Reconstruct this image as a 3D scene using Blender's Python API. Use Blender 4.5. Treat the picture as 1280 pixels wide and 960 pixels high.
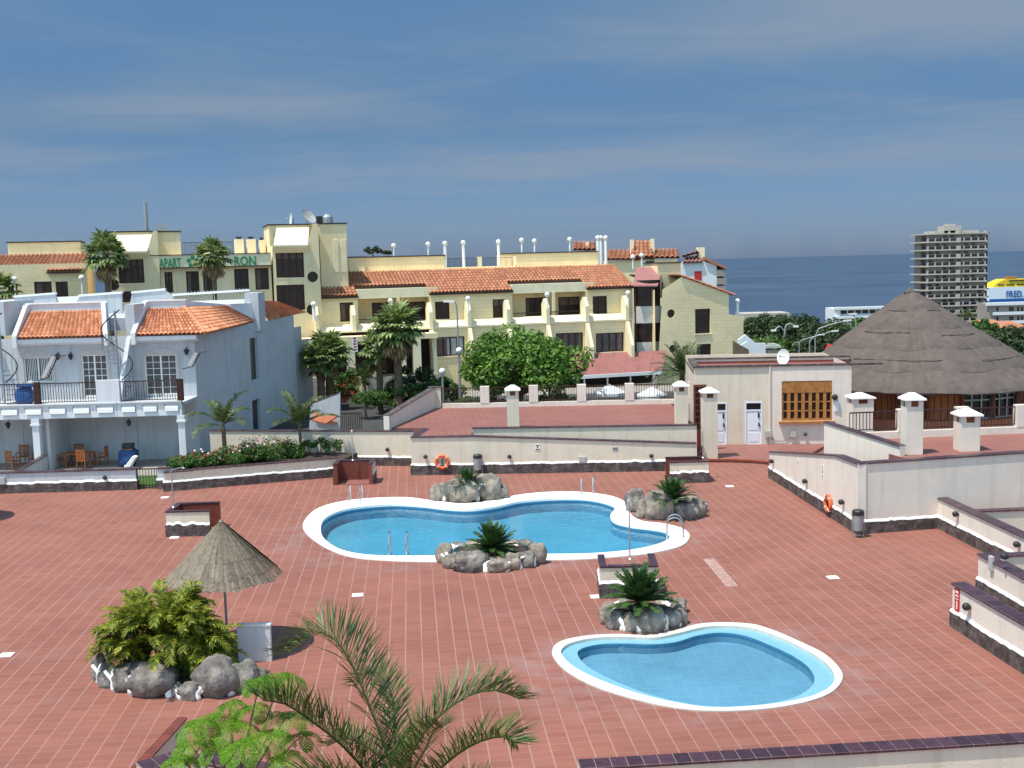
import bpy, bmesh, math, random
from mathutils import Vector, Matrix, noise
from mathutils.geometry import tessellate_polygon
random.seed(7)
R = math.radians
for o in list(bpy.data.objects): bpy.data.objects.remove(o)
scn = bpy.context.scene
COL = scn.collection
# ------------------------------------------------------------------ camera
FPX = 1400.0                     # focal length in pixels of the 1280 wide photograph
PITCH = math.atan(150/1400.0); ROLL = R(1.5)
EYE = Vector((0, 0, 10))
_r0 = Vector((1, 0, 0)); _u0 = Vector((0, math.sin(PITCH), math.cos(PITCH))); _fw = Vector((0, math.cos(PITCH), -math.sin(PITCH)))
_rt = _r0*math.cos(ROLL) - _u0*math.sin(ROLL); _up = _u0*math.cos(ROLL) + _r0*math.sin(ROLL)
cam = bpy.data.cameras.new('camera'); camo = bpy.data.objects.new('camera', cam); COL.objects.link(camo)
camo.matrix_world = Matrix(((_rt.x, _up.x, -_fw.x, EYE.x), (_rt.y, _up.y, -_fw.y, EYE.y), (_rt.z, _up.z, -_fw.z, EYE.z), (0, 0, 0, 1)))
cam.sensor_width = 36; cam.lens = 36*FPX/1280; cam.clip_start = 0.3; cam.clip_end = 120000
scn.camera = camo
# ------------------------------------------------------------------ light
SUN_AZ = R(32); SUN_EL = R(68)
sdir = Vector((-math.cos(SUN_AZ)*math.cos(SUN_EL), -math.sin(SUN_AZ)*math.cos(SUN_EL), math.sin(SUN_EL)))
sl = bpy.data.lights.new('sun', 'SUN'); sl.energy = 3.6; sl.angle = R(0.5); sl.color = (1.0, 0.94, 0.84)
so = bpy.data.objects.new('sun', sl); COL.objects.link(so); so.rotation_euler = sdir.to_track_quat('Z', 'Y').to_euler(); so.location = (0, 0, 60)
w = bpy.data.worlds.new('World'); scn.world = w; w.use_nodes = True
N = w.node_tree.nodes; L = w.node_tree.links; N.clear()
def nn(t, **k):
    n = N.new(t)
    for a, b in k.items(): setattr(n, a, b)
    return n
out = nn('ShaderNodeOutputWorld'); bg = nn('ShaderNodeBackground'); bg.inputs[1].default_value = 0.1
sky = nn('ShaderNodeTexSky', sky_type='NISHITA', sun_disc=False, sun_elevation=SUN_EL, sun_rotation=math.atan2(sdir.x, sdir.y), altitude=0, air_density=1.0, dust_density=0.6, ozone_density=2.5)
tc = nn('ShaderNodeTexCoord'); sep = nn('ShaderNodeSeparateXYZ'); L.new(tc.outputs['Generated'], sep.inputs[0])
# hazy maritime air: the band near the horizon is dimmer and greyer than a clear sky
hr = nn('ShaderNodeMapRange'); hr.inputs[1].default_value = 0.0; hr.inputs[2].default_value = 0.34; L.new(sep.outputs['Z'], hr.inputs[0])
ramp = nn('ShaderNodeValToRGB'); e = ramp.color_ramp.elements
e[0].position = 0; e[0].color = (0.27, 0.375, 0.68, 1); e[1].position = 1; e[1].color = (0.44, 0.62, 0.65, 1)
e2 = ramp.color_ramp.elements.new(0.35); e2.color = (0.27, 0.365, 0.49, 1)
L.new(hr.outputs[0], ramp.inputs[0])
mul = nn('ShaderNodeMix', data_type='RGBA', blend_type='MULTIPLY'); mul.inputs[0].default_value = 1
L.new(sky.outputs[0], mul.inputs[6]); L.new(ramp.outputs[0], mul.inputs[7])
# thin stratus: noise on the cloud plane (direction divided by height)
dv = nn('ShaderNodeMath', operation='MAXIMUM'); dv.inputs[1].default_value = 0.02; L.new(sep.outputs['Z'], dv.inputs[0])
dd = nn('ShaderNodeMath', operation='ADD'); dd.inputs[1].default_value = 0.05; L.new(dv.outputs[0], dd.inputs[0])
cx = nn('ShaderNodeMath', operation='DIVIDE'); L.new(sep.outputs['X'], cx.inputs[0]); L.new(dd.outputs[0], cx.inputs[1])
cy = nn('ShaderNodeMath', operation='DIVIDE'); L.new(sep.outputs['Y'], cy.inputs[0]); L.new(dd.outputs[0], cy.inputs[1])
cmb = nn('ShaderNodeCombineXYZ'); L.new(cx.outputs[0], cmb.inputs[0]); L.new(cy.outputs[0], cmb.inputs[1])
mp = nn('ShaderNodeMapping'); mp.inputs['Location'].default_value = (2.3, 0.4, 0); mp.inputs['Rotation'].default_value = (0, 0, R(-6)); mp.inputs['Scale'].default_value = (0.75, 1.0, 1); L.new(cmb.outputs[0], mp.inputs[0])
nz = nn('ShaderNodeTexNoise'); nz.inputs['Scale'].default_value = 1.0; nz.inputs['Detail'].default_value = 9; nz.inputs['Roughness'].default_value = 0.6; nz.inputs['Distortion'].default_value = 0.5; L.new(mp.outputs[0], nz.inputs[0])
def bank(x, y, rx, ry, amt):       # one cloud bank: an ellipse on the cloud plane
    m1 = nn('ShaderNodeMapping'); m1.inputs['Location'].default_value = (-x/rx, -y/ry, 0); m1.inputs['Scale'].default_value = (1/rx, 1/ry, 1); L.new(cmb.outputs[0], m1.inputs[0])
    ln = nn('ShaderNodeVectorMath', operation='LENGTH'); L.new(m1.outputs[0], ln.inputs[0])
    r = nn('ShaderNodeMapRange', interpolation_type='SMOOTHSTEP'); r.inputs[1].default_value = 1.0; r.inputs[2].default_value = 0.1; r.inputs[3].default_value = 0; r.inputs[4].default_value = amt; L.new(ln.outputs['Value'], r.inputs[0]); return r.outputs[0]
acc = None
for args in ((1.9, 3.7, 2.6, 1.2, .42), (-1.35, 5.2, 1.5, .95, .33), (3.2, 6.9, 4.2, 2.0, .28), (-3.4, 6.3, 2.2, 1.2, .28), (-.2, 7.6, 3.5, 1.6, .22), (.5, -4, 6, 4, .3)):
    v = bank(*args)
    if acc is None: acc = v
    else: a_ = nn('ShaderNodeMath', operation='ADD'); L.new(acc, a_.inputs[0]); L.new(v, a_.inputs[1]); acc = a_.outputs[0]
ad = nn('ShaderNodeMath', operation='ADD'); L.new(acc, ad.inputs[0]); L.new(nz.outputs[0], ad.inputs[1])
cr = nn('ShaderNodeValToRGB'); cr.color_ramp.interpolation = 'EASE'; cr.color_ramp.elements[0].position = 0.40; cr.color_ramp.elements[0].color = (0, 0, 0, 1); cr.color_ramp.elements[1].position = 1.04; cr.color_ramp.elements[1].color = (0.80, 0.80, 0.80, 1); L.new(ad.outputs[0], cr.inputs[0])
cm = nn('ShaderNodeMix', data_type='RGBA'); cm.inputs[7].default_value = (1.8, 2.25, 2.9, 1)
L.new(cr.outputs[0], cm.inputs[0])
# sky behind the camera brightened and warmed: added fill for camera-facing walls
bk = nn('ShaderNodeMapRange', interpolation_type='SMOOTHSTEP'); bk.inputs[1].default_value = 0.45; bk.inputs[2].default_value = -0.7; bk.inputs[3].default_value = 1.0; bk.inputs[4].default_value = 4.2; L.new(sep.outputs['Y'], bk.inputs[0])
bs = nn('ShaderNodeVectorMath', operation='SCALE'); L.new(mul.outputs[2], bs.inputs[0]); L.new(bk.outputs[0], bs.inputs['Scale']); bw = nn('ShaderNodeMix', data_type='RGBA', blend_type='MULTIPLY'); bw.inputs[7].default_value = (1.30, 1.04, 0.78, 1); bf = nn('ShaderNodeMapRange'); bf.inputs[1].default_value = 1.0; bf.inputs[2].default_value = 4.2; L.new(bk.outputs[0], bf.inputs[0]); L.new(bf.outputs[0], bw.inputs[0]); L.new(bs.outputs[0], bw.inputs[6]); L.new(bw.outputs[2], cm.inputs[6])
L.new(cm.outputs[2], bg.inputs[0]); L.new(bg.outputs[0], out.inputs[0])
vs = scn.view_settings; vs.view_transform = 'Standard'; vs.look = 'None'; vs.gamma = 1; vs.exposure = 0.62; vs.use_curve_mapping = False
scn.cycles.max_bounces = 6; scn.cycles.transparent_max_bounces = 16

# ------------------------------------------------------------------ measuring
def ray(px, py): return _fw + _rt*((px-640)/FPX) + _up*((480-py)/FPX)
def P(px, py, z=0.0):
    d = ray(px, py); t = (z-10)/d.z; return Vector((d.x*t, d.y*t, z))
def PY(px, py, y):
    d = ray(px, py); t = y/d.y; return Vector((d.x*t, y, 10+d.z*t))
class Frame:
    def __init__(s, x, y, ang): s.o = Vector((x, y, 0)); s.a = ang; s.ex = Vector((math.cos(ang), math.sin(ang), 0)); s.ey = Vector((-math.sin(ang), math.cos(ang), 0))
    def hit(s, px, py, dep=0.0):
        d = ray(px, py); o = EYE - s.o
        t = (dep - o.dot(s.ey))/d.dot(s.ey); p = o + d*t
        return p.dot(s.ex), p.z
    def rect(s, x0, y0, x1, y1, dep=0.0):
        a = s.hit(x0, (y0+y1)/2, dep)[0]; b = s.hit(x1, (y0+y1)/2, dep)[0]; xm = (x0+x1)/2
        return a, b, s.hit(xm, y1, dep)[1], s.hit(xm, y0, dep)[1]
# ------------------------------------------------------------------ materials
MATS = {}
def mat(name, col, rough=0.8, var=0.12, scale=2.5, bump=0.0, bscale=30, spec=0.3, metal=0.0, isl=0.0, col2=None, transl=0.0, stain=0.0):
    m = bpy.data.materials.new(name); m.use_nodes = True; nt = m.node_tree; n = nt.nodes; l = nt.links
    b = n['Principled BSDF']; b.inputs['Roughness'].default_value = rough; b.inputs['Metallic'].default_value = metal; b.inputs['Specular IOR Level'].default_value = spec
    t = n.new('ShaderNodeTexCoord'); z = n.new('ShaderNodeTexNoise'); z.inputs['Scale'].default_value = scale; z.inputs['Detail'].default_value = 6; z.inputs['Roughness'].default_value = 0.62
    l.new(t.outputs['Object'], z.inputs[0])
    mr = n.new('ShaderNodeMapRange'); mr.inputs[1].default_value = 0.3; mr.inputs[2].default_value = 0.7; mr.inputs[3].default_value = 1-var; mr.inputs[4].default_value = 1+var; l.new(z.outputs[0], mr.inputs[0])
    v = mr.outputs[0]
    if isl:
        g = n.new('ShaderNodeNewGeometry'); m2 = n.new('ShaderNodeMapRange'); m2.inputs[3].default_value = 1-isl; m2.inputs[4].default_value = 1+isl; l.new(g.outputs['Random Per Island'], m2.inputs[0])
        mm = n.new('ShaderNodeMath'); mm.operation = 'MULTIPLY'; l.new(v, mm.inputs[0]); l.new(m2.outputs[0], mm.inputs[1]); v = mm.outputs[0]
    src = None
    if col2:
        mx = n.new('ShaderNodeMix'); mx.data_type = 'RGBA'; mx.inputs[6].default_value = (*col, 1); mx.inputs[7].default_value = (*col2, 1)
        if isl: l.new(n['Geometry'].outputs['Random Per Island'], mx.inputs[0])
        else:
            z2 = n.new('ShaderNodeTexNoise'); z2.inputs['Scale'].default_value = scale*0.45; z2.inputs['Detail'].default_value = 3; l.new(t.outputs['Object'], z2.inputs[0])
            r2 = n.new('ShaderNodeMapRange'); r2.inputs[1].default_value = 0.42; r2.inputs[2].default_value = 0.62; l.new(z2.outputs[0], r2.inputs[0]); l.new(r2.outputs[0], mx.inputs[0])
        src = mx.outputs[2]
    vm = n.new('ShaderNodeVectorMath'); vm.operation = 'SCALE'
    if src is not None: l.new(src, vm.inputs[0])
    else: vm.inputs[0].default_value = col
    l.new(v, vm.inputs['Scale']); res = vm.outputs[0]
    if stain:                                  # vertical rain streaks
        mpp = n.new('ShaderNodeMapping'); mpp.inputs['Scale'].default_value = (3.5, 3.5, 0.35); l.new(t.outputs['Object'], mpp.inputs[0])
        z3 = n.new('ShaderNodeTexNoise'); z3.inputs['Scale'].default_value = 1.0; z3.inputs['Detail'].default_value = 4; l.new(mpp.outputs[0], z3.inputs[0])
        r3 = n.new('ShaderNodeMapRange'); r3.inputs[1].default_value = 0.5; r3.inputs[2].default_value = 0.78; r3.inputs[3].default_value = 1; r3.inputs[4].default_value = 1-stain; l.new(z3.outputs[0], r3.inputs[0])
        v4 = n.new('ShaderNodeVectorMath'); v4.operation = 'SCALE'; l.new(res, v4.inputs[0]); l.new(r3.outputs[0], v4.inputs['Scale']); res = v4.outputs[0]
    l.new(res, b.inputs['Base Color'])
    if bump:
        bz = n.new('ShaderNodeTexNoise'); bz.inputs['Scale'].default_value = bscale; bz.inputs['Detail'].default_value = 4; l.new(t.outputs['Object'], bz.inputs[0])
        bp = n.new('ShaderNodeBump'); bp.inputs['Strength'].default_value = 1; bp.inputs['Distance'].default_value = bump; l.new(bz.outputs[0], bp.inputs['Height']); l.new(bp.outputs[0], b.inputs['Normal'])
    if transl:
        tr = n.new('ShaderNodeBsdfTranslucent'); l.new(res, tr.inputs[0]); ms = n.new('ShaderNodeMixShader'); ms.inputs[0].default_value = transl
        l.new(b.outputs[0], ms.inputs[1]); l.new(tr.outputs[0], ms.inputs[2]); l.new(ms.outputs[0], n['Material Output'].inputs[0])
    MATS[name] = m; return m
def M(n): return MATS[n]
mat('cream_plaster', (0.68, 0.60, 0.48), 0.92, 0.07, 1.2, 0.007, 18, stain=0.15)
mat('pink_plaster', (0.72, 0.64, 0.555), 0.92, 0.06, 1.0, 0.007, 18, stain=0.13)
mat('white_paint', (0.70, 0.72, 0.74), 0.85, 0.05, 0.9, 0.004, 18, stain=0.10)
mat('house_white', (0.52, 0.54, 0.565), 0.88, 0.07, 0.8, 0.008, 14, stain=0.2)
mat('surround', (0.52, 0.48, 0.46), 0.9, 0.05, 1.5)
mat('bright_white', (0.85, 0.84, 0.81), 0.7, 0.05, 2)
mat('plinth_stone', (0.075, 0.058, 0.055), 0.75, 0.45, 6, 0.03, 9, col2=(0.13, 0.105, 0.10))
mat('coping_brick', (0.055, 0.024, 0.034), 0.32, 0.3, 5, spec=0.5, isl=0.35)
mat('joint', (0.30, 0.26, 0.24), 0.9, 0.2, 8)
mat('red_brick', (0.165, 0.042, 0.026), 0.42, 0.2, 5, spec=0.5, isl=0.2)
mat('rock', (0.20, 0.17, 0.14), 0.92, 0.35, 3.2, 0.04, 9, col2=(0.33, 0.28, 0.23))
mat('rock_dark', (0.14, 0.125, 0.115), 0.92, 0.4, 3.5, 0.04, 9, col2=(0.26, 0.235, 0.21))
mat('soil', (0.06, 0.045, 0.035), 1, 0.4, 8, 0.05, 12)
mat('steel', (0.55, 0.56, 0.58), 0.28, 0.05, 3, metal=1)
mat('galv', (0.36, 0.38, 0.39), 0.5, 0.08, 3, metal=0.5)
mat('slate_metal', (0.06, 0.085, 0.12), 0.5, 0.2, 3)
mat('dark_metal', (0.035, 0.028, 0.026), 0.5, 0.2, 3)
mat('brown_metal', (0.05, 0.022, 0.018), 0.5, 0.2, 3)
mat('lamp_black', (0.03, 0.03, 0.032), 0.4, 0.1, 3)
mat('globe', (0.82, 0.81, 0.77), 0.3, 0.02, 3, spec=0.5)
mat('dark_glass', (0.018, 0.016, 0.017), 0.18, 0.4, 1.5, spec=0.5)
mat('brown_glass', (0.030, 0.015, 0.012), 0.3, 0.5, 1.2, spec=0.4)
mat('grey_glass', (0.10, 0.10, 0.105), 0.12, 0.35, 1.4, spec=0.6)
mat('dull_curtain', (0.14, 0.10, 0.085), 0.85, 0.2, 3)
mat('curtain', (0.42, 0.42, 0.44), 0.8, 0.15, 4)
mat('brown_frame', (0.055, 0.022, 0.014), 0.55, 0.2, 4)
mat('wood', (0.42, 0.19, 0.055), 0.55, 0.18, 6, col2=(0.34, 0.145, 0.04))
mat('dark_wood', (0.20, 0.055, 0.02), 0.5, 0.2, 5, col2=(0.12, 0.035, 0.015))
mat('chair_wood', (0.36, 0.115, 0.035), 0.5, 0.2, 6)
mat('thatch', (0.20, 0.165, 0.125), 1, 0.3, 9, 0.03, 26, isl=0.28)
mat('thatch_palapa', (0.118, 0.095, 0.084), 1, 0.2, 2.2, 0.03, 22, isl=0.06)
mat('thatch_dark', (0.10, 0.075, 0.06), 1, 0.3, 6, 0.04, 20)
mat('roof_tile', (0.50, 0.185, 0.095), 0.85, 0.14, 1.2, isl=0.2, col2=(0.57, 0.26, 0.145))
mat('roof_tile_hotel', (0.37, 0.150, 0.082), 0.9, 0.10, 0.8, isl=0.12, col2=(0.41, 0.18, 0.105))
mat('mauve_roof', (0.34, 0.15, 0.14), 0.7, 0.1, 1)
mat('red_awning', (0.28, 0.115, 0.105), 0.8, 0.12, 1)
mat('frond', (0.060, 0.105, 0.028), 0.5, 0.2, 2, isl=0.4, col2=(0.105, 0.135, 0.045), transl=0.25, spec=0.4)
mat('frond_front', (0.035, 0.080, 0.015), 0.5, 0.2, 2, isl=0.5, col2=(0.095, 0.135, 0.03), transl=0.2, spec=0.5)
mat('clump', (0.085, 0.17, 0.012), 0.5, 0.25, 2, isl=0.5, col2=(0.28, 0.27, 0.03), transl=0.3)
mat('cycad', (0.035, 0.085, 0.018), 0.4, 0.2, 3, isl=0.4, col2=(0.055, 0.115, 0.03), transl=0.15, spec=0.5)
mat('fan', (0.115, 0.19, 0.045), 0.5, 0.25, 1.5, isl=0.5, col2=(0.26, 0.31, 0.12), transl=0.3)
mat('dead_frond', (0.26, 0.17, 0.085), 0.9, 0.2, 2, isl=0.4)
mat('laurel', (0.065, 0.155, 0.018), 0.55, 0.25, 0.9, isl=0.45, col2=(0.13, 0.235, 0.035), transl=0.3)
mat('jacaranda', (0.085, 0.22, 0.010), 0.5, 0.15, 3, isl=0.45, col2=(0.16, 0.32, 0.02), transl=0.4)
mat('dark_leaf', (0.022, 0.045, 0.014), 0.7, 0.3, 0.3, isl=0.4, col2=(0.045, 0.07, 0.025), transl=0.15)
mat('shrub', (0.050, 0.115, 0.022), 0.6, 0.25, 1.5, isl=0.4, col2=(0.085, 0.155, 0.035), transl=0.25)
mat('flower_red', (0.55, 0.07, 0.05), 0.6, 0.2, 5, isl=0.3)
mat('flower_white', (0.75, 0.72, 0.66), 0.6, 0.1, 5)
mat('bark', (0.17, 0.12, 0.08), 0.95, 0.35, 5, 0.03, 14)
mat('orange', (0.72, 0.14, 0.045), 0.45, 0.08, 5)
mat('red_sign', (0.50, 0.03, 0.03), 0.5, 0.05, 5)
mat('sign_green', (0.02, 0.23, 0.09), 0.5, 0.08, 5)
mat('blue_paint', (0.02, 0.10, 0.30), 0.4, 0.1, 3)
mat('blue_cover', (0.02, 0.06, 0.18), 0.5, 0.25, 4)
mat('yellow_paint', (0.72, 0.50, 0.03), 0.5, 0.08, 3)
mat('asphalt', (0.055, 0.055, 0.057), 0.95, 0.2, 1.2)
mat('pavement', (0.30, 0.27, 0.24), 0.95, 0.15, 1.5)
mat('dry_ground', (0.16, 0.13, 0.095), 1, 0.35, 0.05, col2=(0.09, 0.10, 0.05))
mat('tower_white', (0.44, 0.405, 0.36), 0.85, 0.06, 0.1)
mat('tower_wall', (0.31, 0.27, 0.25), 0.85, 0.1, 0.15)
mat('umbrella_white', (0.80, 0.82, 0.84), 0.7, 0.03, 2, transl=0.2)
mat('door_white', (0.74, 0.77, 0.82), 0.5, 0.03, 2)
mat('gold_plaster', (0.40, 0.33, 0.12), 0.9, 0.08, 1)
mat('grey_box', (0.42, 0.42, 0.40), 0.6, 0.05, 3)
mat('terracotta', (0.40, 0.13, 0.07), 0.8, 0.15, 5)
mat('red_tile_rim', (0.30, 0.075, 0.045), 0.6, 0.2, 5)

def tilemat(name, ang, w, h, c1, c2, grout, mort=0.014, bloom=True, planar='xy', rough=0.6, offset=0.0):
    m = bpy.data.materials.new(name); m.use_nodes = True; nt = m.node_tree; n = nt.nodes; l = nt.links; b = n['Principled BSDF']
    t = n.new('ShaderNodeTexCoord'); vec = t.outputs['Object']
    if planar == 'wall':
        s = n.new('ShaderNodeSeparateXYZ'); l.new(vec, s.inputs[0]); a = n.new('ShaderNodeMath'); a.operation = 'ADD'; l.new(s.outputs[0], a.inputs[0]); l.new(s.outputs[1], a.inputs[1])
        c = n.new('ShaderNodeCombineXYZ'); l.new(a.outputs[0], c.inputs[0]); l.new(s.outputs[2], c.inputs[1]); vec = c.outputs[0]
    mp = n.new('ShaderNodeMapping'); mp.inputs['Rotation'].default_value = (0, 0, ang); l.new(vec, mp.inputs[0])
    br = n.new('ShaderNodeTexBrick'); br.offset = offset; br.squash = 1; br.inputs['Scale'].default_value = 1; br.inputs['Brick Width'].default_value = w; br.inputs['Row Height'].default_value = h
    br.inputs['Mortar Size'].default_value = mort; br.inputs['Mortar Smooth'].default_value = 0.3; br.inputs['Bias'].default_value = 0
    br.inputs['Color1'].default_value = (*c1, 1); br.inputs['Color2'].default_value = (*c2, 1); br.inputs['Mortar'].default_value = (*grout, 1); l.new(mp.outputs[0], br.inputs[0])
    z = n.new('ShaderNodeTexNoise'); z.inputs['Scale'].default_value = 0.35; z.inputs['Detail'].default_value = 7; z.inputs['Roughness'].default_value = 0.65; l.new(t.outputs['Object'], z.inputs[0])
    r = n.new('ShaderNodeMapRange'); r.inputs[1].default_value = 0.3; r.inputs[2].default_value = 0.7; r.inputs[3].default_value = 0.86; r.inputs[4].default_value = 1.12; l.new(z.outputs[0], r.inputs[0])
    vm = n.new('ShaderNodeVectorMath'); vm.operation = 'SCALE'; l.new(br.outputs[0], vm.inputs[0]); l.new(r.outputs[0], vm.inputs['Scale']); res = vm.outputs[0]
    if bloom:     # lime and wear marks left where pool water dries
        s2 = n.new('ShaderNodeSeparateXYZ'); l.new(mp.outputs[0], s2.inputs[0])
        f = n.new('ShaderNodeMath'); f.operation = 'PINGPONG'; f.inputs[1].default_value = w/2; l.new(s2.outputs[0], f.inputs[0])
        # long joints, one per tile, lighter than the cross joints
        q = n.new('ShaderNodeMapRange'); q.inputs[1].default_value = 0.0; q.inputs[2].default_value = 0.022; q.inputs[3].default_value = 0.50; q.inputs[4].default_value = 0.0; l.new(f.outputs[0], q.inputs[0])
        z4 = n.new('ShaderNodeTexNoise'); z4.inputs['Scale'].default_value = 0.22; z4.inputs['Detail'].default_value = 5; l.new(t.outputs['Object'], z4.inputs[0])
        r4 = n.new('ShaderNodeMapRange'); r4.inputs[1].default_value = 0.35; r4.inputs[2].default_value = 0.65; r4.inputs[3].default_value = 0.40; r4.inputs[4].default_value = 1; l.new(z4.outputs[0], r4.inputs[0])
        q2 = n.new('ShaderNodeMath'); q2.operation = 'MULTIPLY'; l.new(q.outputs[0], q2.inputs[0]); l.new(r4.outputs[0], q2.inputs[1])
        mx = n.new('ShaderNodeMix'); mx.data_type = 'RGBA'; l.new(q2.outputs[0], mx.inputs[0]); l.new(res, mx.inputs[6]); mx.inputs[7].default_value = (0.46, 0.33, 0.28, 1)
        z5 = n.new('ShaderNodeTexNoise'); z5.inputs['Scale'].default_value = 0.5; z5.inputs['Detail'].default_value = 8; z5.inputs['Roughness'].default_value = 0.7; l.new(t.outputs['Object'], z5.inputs[0])
        r5 = n.new('ShaderNodeMapRange'); r5.inputs[1].default_value = 0.55; r5.inputs[2].default_value = 0.72; r5.inputs[3].default_value = 0; r5.inputs[4].default_value = 0.30; l.new(z5.outputs[0], r5.inputs[0])
        mx2 = n.new('ShaderNodeMix'); mx2.data_type = 'RGBA'; l.new(r5.outputs[0], mx2.inputs[0]); l.new(mx.outputs[2], mx2.inputs[6]); mx2.inputs[7].default_value = (0.26, 0.165, 0.15, 1)
        res = mx2.outputs[2]
        for (cx_, cy_, rx_, ry_) in ((-.9, 41.5, 9.6, 6.6), (4.3, 26.8, 5.6, 4.0)):
            m3 = n.new('ShaderNodeMapping'); m3.inputs['Location'].default_value = (-cx_/rx_, -cy_/ry_, 0); m3.inputs['Scale'].default_value = (1/rx_, 1/ry_, 1); l.new(t.outputs['Object'], m3.inputs[0])
            ln = n.new('ShaderNodeVectorMath'); ln.operation = 'LENGTH'; l.new(m3.outputs[0], ln.inputs[0])
            rr = n.new('ShaderNodeMapRange'); rr.interpolation_type = 'SMOOTHSTEP'; rr.inputs[1].default_value = 1.05; rr.inputs[2].default_value = .72; l.new(ln.outputs['Value'], rr.inputs[0])
            z6 = n.new('ShaderNodeTexNoise'); z6.inputs['Scale'].default_value = 0.9; z6.inputs['Detail'].default_value = 8; z6.inputs['Roughness'].default_value = .7; l.new(t.outputs['Object'], z6.inputs[0])
            r6 = n.new('ShaderNodeMapRange'); r6.inputs[1].default_value = .44; r6.inputs[2].default_value = .66; r6.inputs[3].default_value = 0; r6.inputs[4].default_value = .55; l.new(z6.outputs[0], r6.inputs[0])
            mm = n.new('ShaderNodeMath'); mm.operation = 'MULTIPLY'; l.new(rr.outputs[0], mm.inputs[0]); l.new(r6.outputs[0], mm.inputs[1])
            mx3 = n.new('ShaderNodeMix'); mx3.data_type = 'RGBA'; l.new(mm.outputs[0], mx3.inputs[0]); l.new(res, mx3.inputs[6]); mx3.inputs[7].default_value = (0.29, 0.20, 0.20, 1); res = mx3.outputs[2]
    l.new(res, b.inputs['Base Color']); b.inputs['Roughness'].default_value = rough; b.inputs['Specular IOR Level'].default_value = 0.3
    MATS[name] = m
tilemat('deck_tile', R(-5.1), 0.43, 0.31, (0.245, 0.093, 0.068), (0.278, 0.110, 0.081), (0.285, 0.155, 0.122), 0.011, True)
tilemat('terrace_tile', R(-5.1), 0.335, 0.335, (0.235, 0.092, 0.075), (0.265, 0.108, 0.088), (0.29, 0.165, 0.14), 0.010, False)
tilemat('hotel_wall', 0, 0.62, 0.31, (0.88, 0.72, 0.43), (0.84, 0.685, 0.41), (0.66, 0.54, 0.33), 0.012, False, 'wall', 0.9, 0.5)
mat('hotel_cream', (0.82, 0.73, 0.50), 0.9, 0.06, 1, stain=0.1)
mat('hotel_plain', (0.82, 0.68, 0.42), 0.9, 0.06, 1, stain=0.1)
tilemat('mosaic', 0, 0.30, 0.30, (0.065, 0.30, 0.45), (0.078, 0.325, 0.48), (0.10, 0.35, 0.50), 0.01, False, 'xy', 0.4)
tilemat('mosaic_small', 0, 0.30, 0.30, (0.125, 0.29, 0.42), (0.14, 0.315, 0.45), (0.17, 0.35, 0.48), 0.01, False, 'xy', 0.4)
mat('mosaic_band', (0.045, 0.19, 0.32), 0.3, 0.2, 8, spec=0.5)
mat('mosaic_light', (0.19, 0.41, 0.52), 0.35, 0.06, 6, spec=0.5)
def watermat(name, tint, sc, bm):
    m = bpy.data.materials.new(name); m.use_nodes = True; nt = m.node_tree; n = nt.nodes; l = nt.links; n.remove(n['Principled BSDF'])
    t = n.new('ShaderNodeBsdfTransparent'); t.inputs[0].default_value = (*tint, 1); g = n.new('ShaderNodeBsdfGlossy'); g.inputs['Roughness'].default_value = 0.03
    f = n.new('ShaderNodeFresnel'); f.inputs[0].default_value = 1.33; x = n.new('ShaderNodeMixShader')
    tcx = n.new('ShaderNodeTexCoord'); z = n.new('ShaderNodeTexNoise'); z.inputs['Scale'].default_value = sc; z.inputs['Detail'].default_value = 3; l.new(tcx.outputs['Object'], z.inputs[0])
    b = n.new('ShaderNodeBump'); b.inputs['Distance'].default_value = bm; b.inputs['Strength'].default_value = 1; l.new(z.outputs[0], b.inputs['Height'])
    l.new(b.outputs[0], g.inputs['Normal']); l.new(b.outputs[0], f.inputs['Normal'])
    l.new(f.outputs[0], x.inputs[0]); l.new(t.outputs[0], x.inputs[1]); l.new(g.outputs[0], x.inputs[2]); l.new(x.outputs[0], n['Material Output'].inputs[0]); MATS[name] = m
watermat('pool_water', (0.90, 0.97, 0.99), 3.2, 0.022)
m = mat('sea', (0.050, 0.080, 0.130), 0.5, 0.25, 0.004, spec=0.12)
# glass for windows that show what is behind
m = bpy.data.materials.new('clear_glass'); m.use_nodes = True; n = m.node_tree.nodes; n['Principled BSDF'].inputs['Base Color'].default_value = (0.06, 0.065, 0.07, 1); n['Principled BSDF'].inputs['Roughness'].default_value = 0.1; MATS['clear_glass'] = m

# ------------------------------------------------------------------ mesh helper
def tag(o, label=None, cat=None, group=None, kind=None):
    if label: o['label'] = label
    if cat: o['category'] = cat
    if group: o['group'] = group
    if kind: o['kind'] = kind
    return o
def thing(name, label, cat, loc=(0, 0, 0), rz=0.0, group=None):
    o = bpy.data.objects.new(name, None); COL.objects.link(o); o.location = loc; o.rotation_euler = (0, 0, rz); o.empty_display_size = 0.2
    return tag(o, label, cat, group)
def islands(mb):
    """split a mesh builder into its separate pieces"""
    par = list(range(len(mb.v)))
    def fd(x):
        while par[x] != x: par[x] = par[par[x]]; x = par[x]
        return x
    for f in mb.f:
        for k in f[1:]: par[fd(k)] = fd(f[0])
    out_ = {}
    for f in mb.f: out_.setdefault(fd(f[0]), []).append(f)
    for fs in out_.values():
        m_ = MB(); mp_ = {}
        for f in fs:
            for k in f:
                if k not in mp_: mp_[k] = len(m_.v); m_.v.append(mb.v[k])
            m_.f.append(tuple(mp_[k] for k in f))
        yield m_
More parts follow.
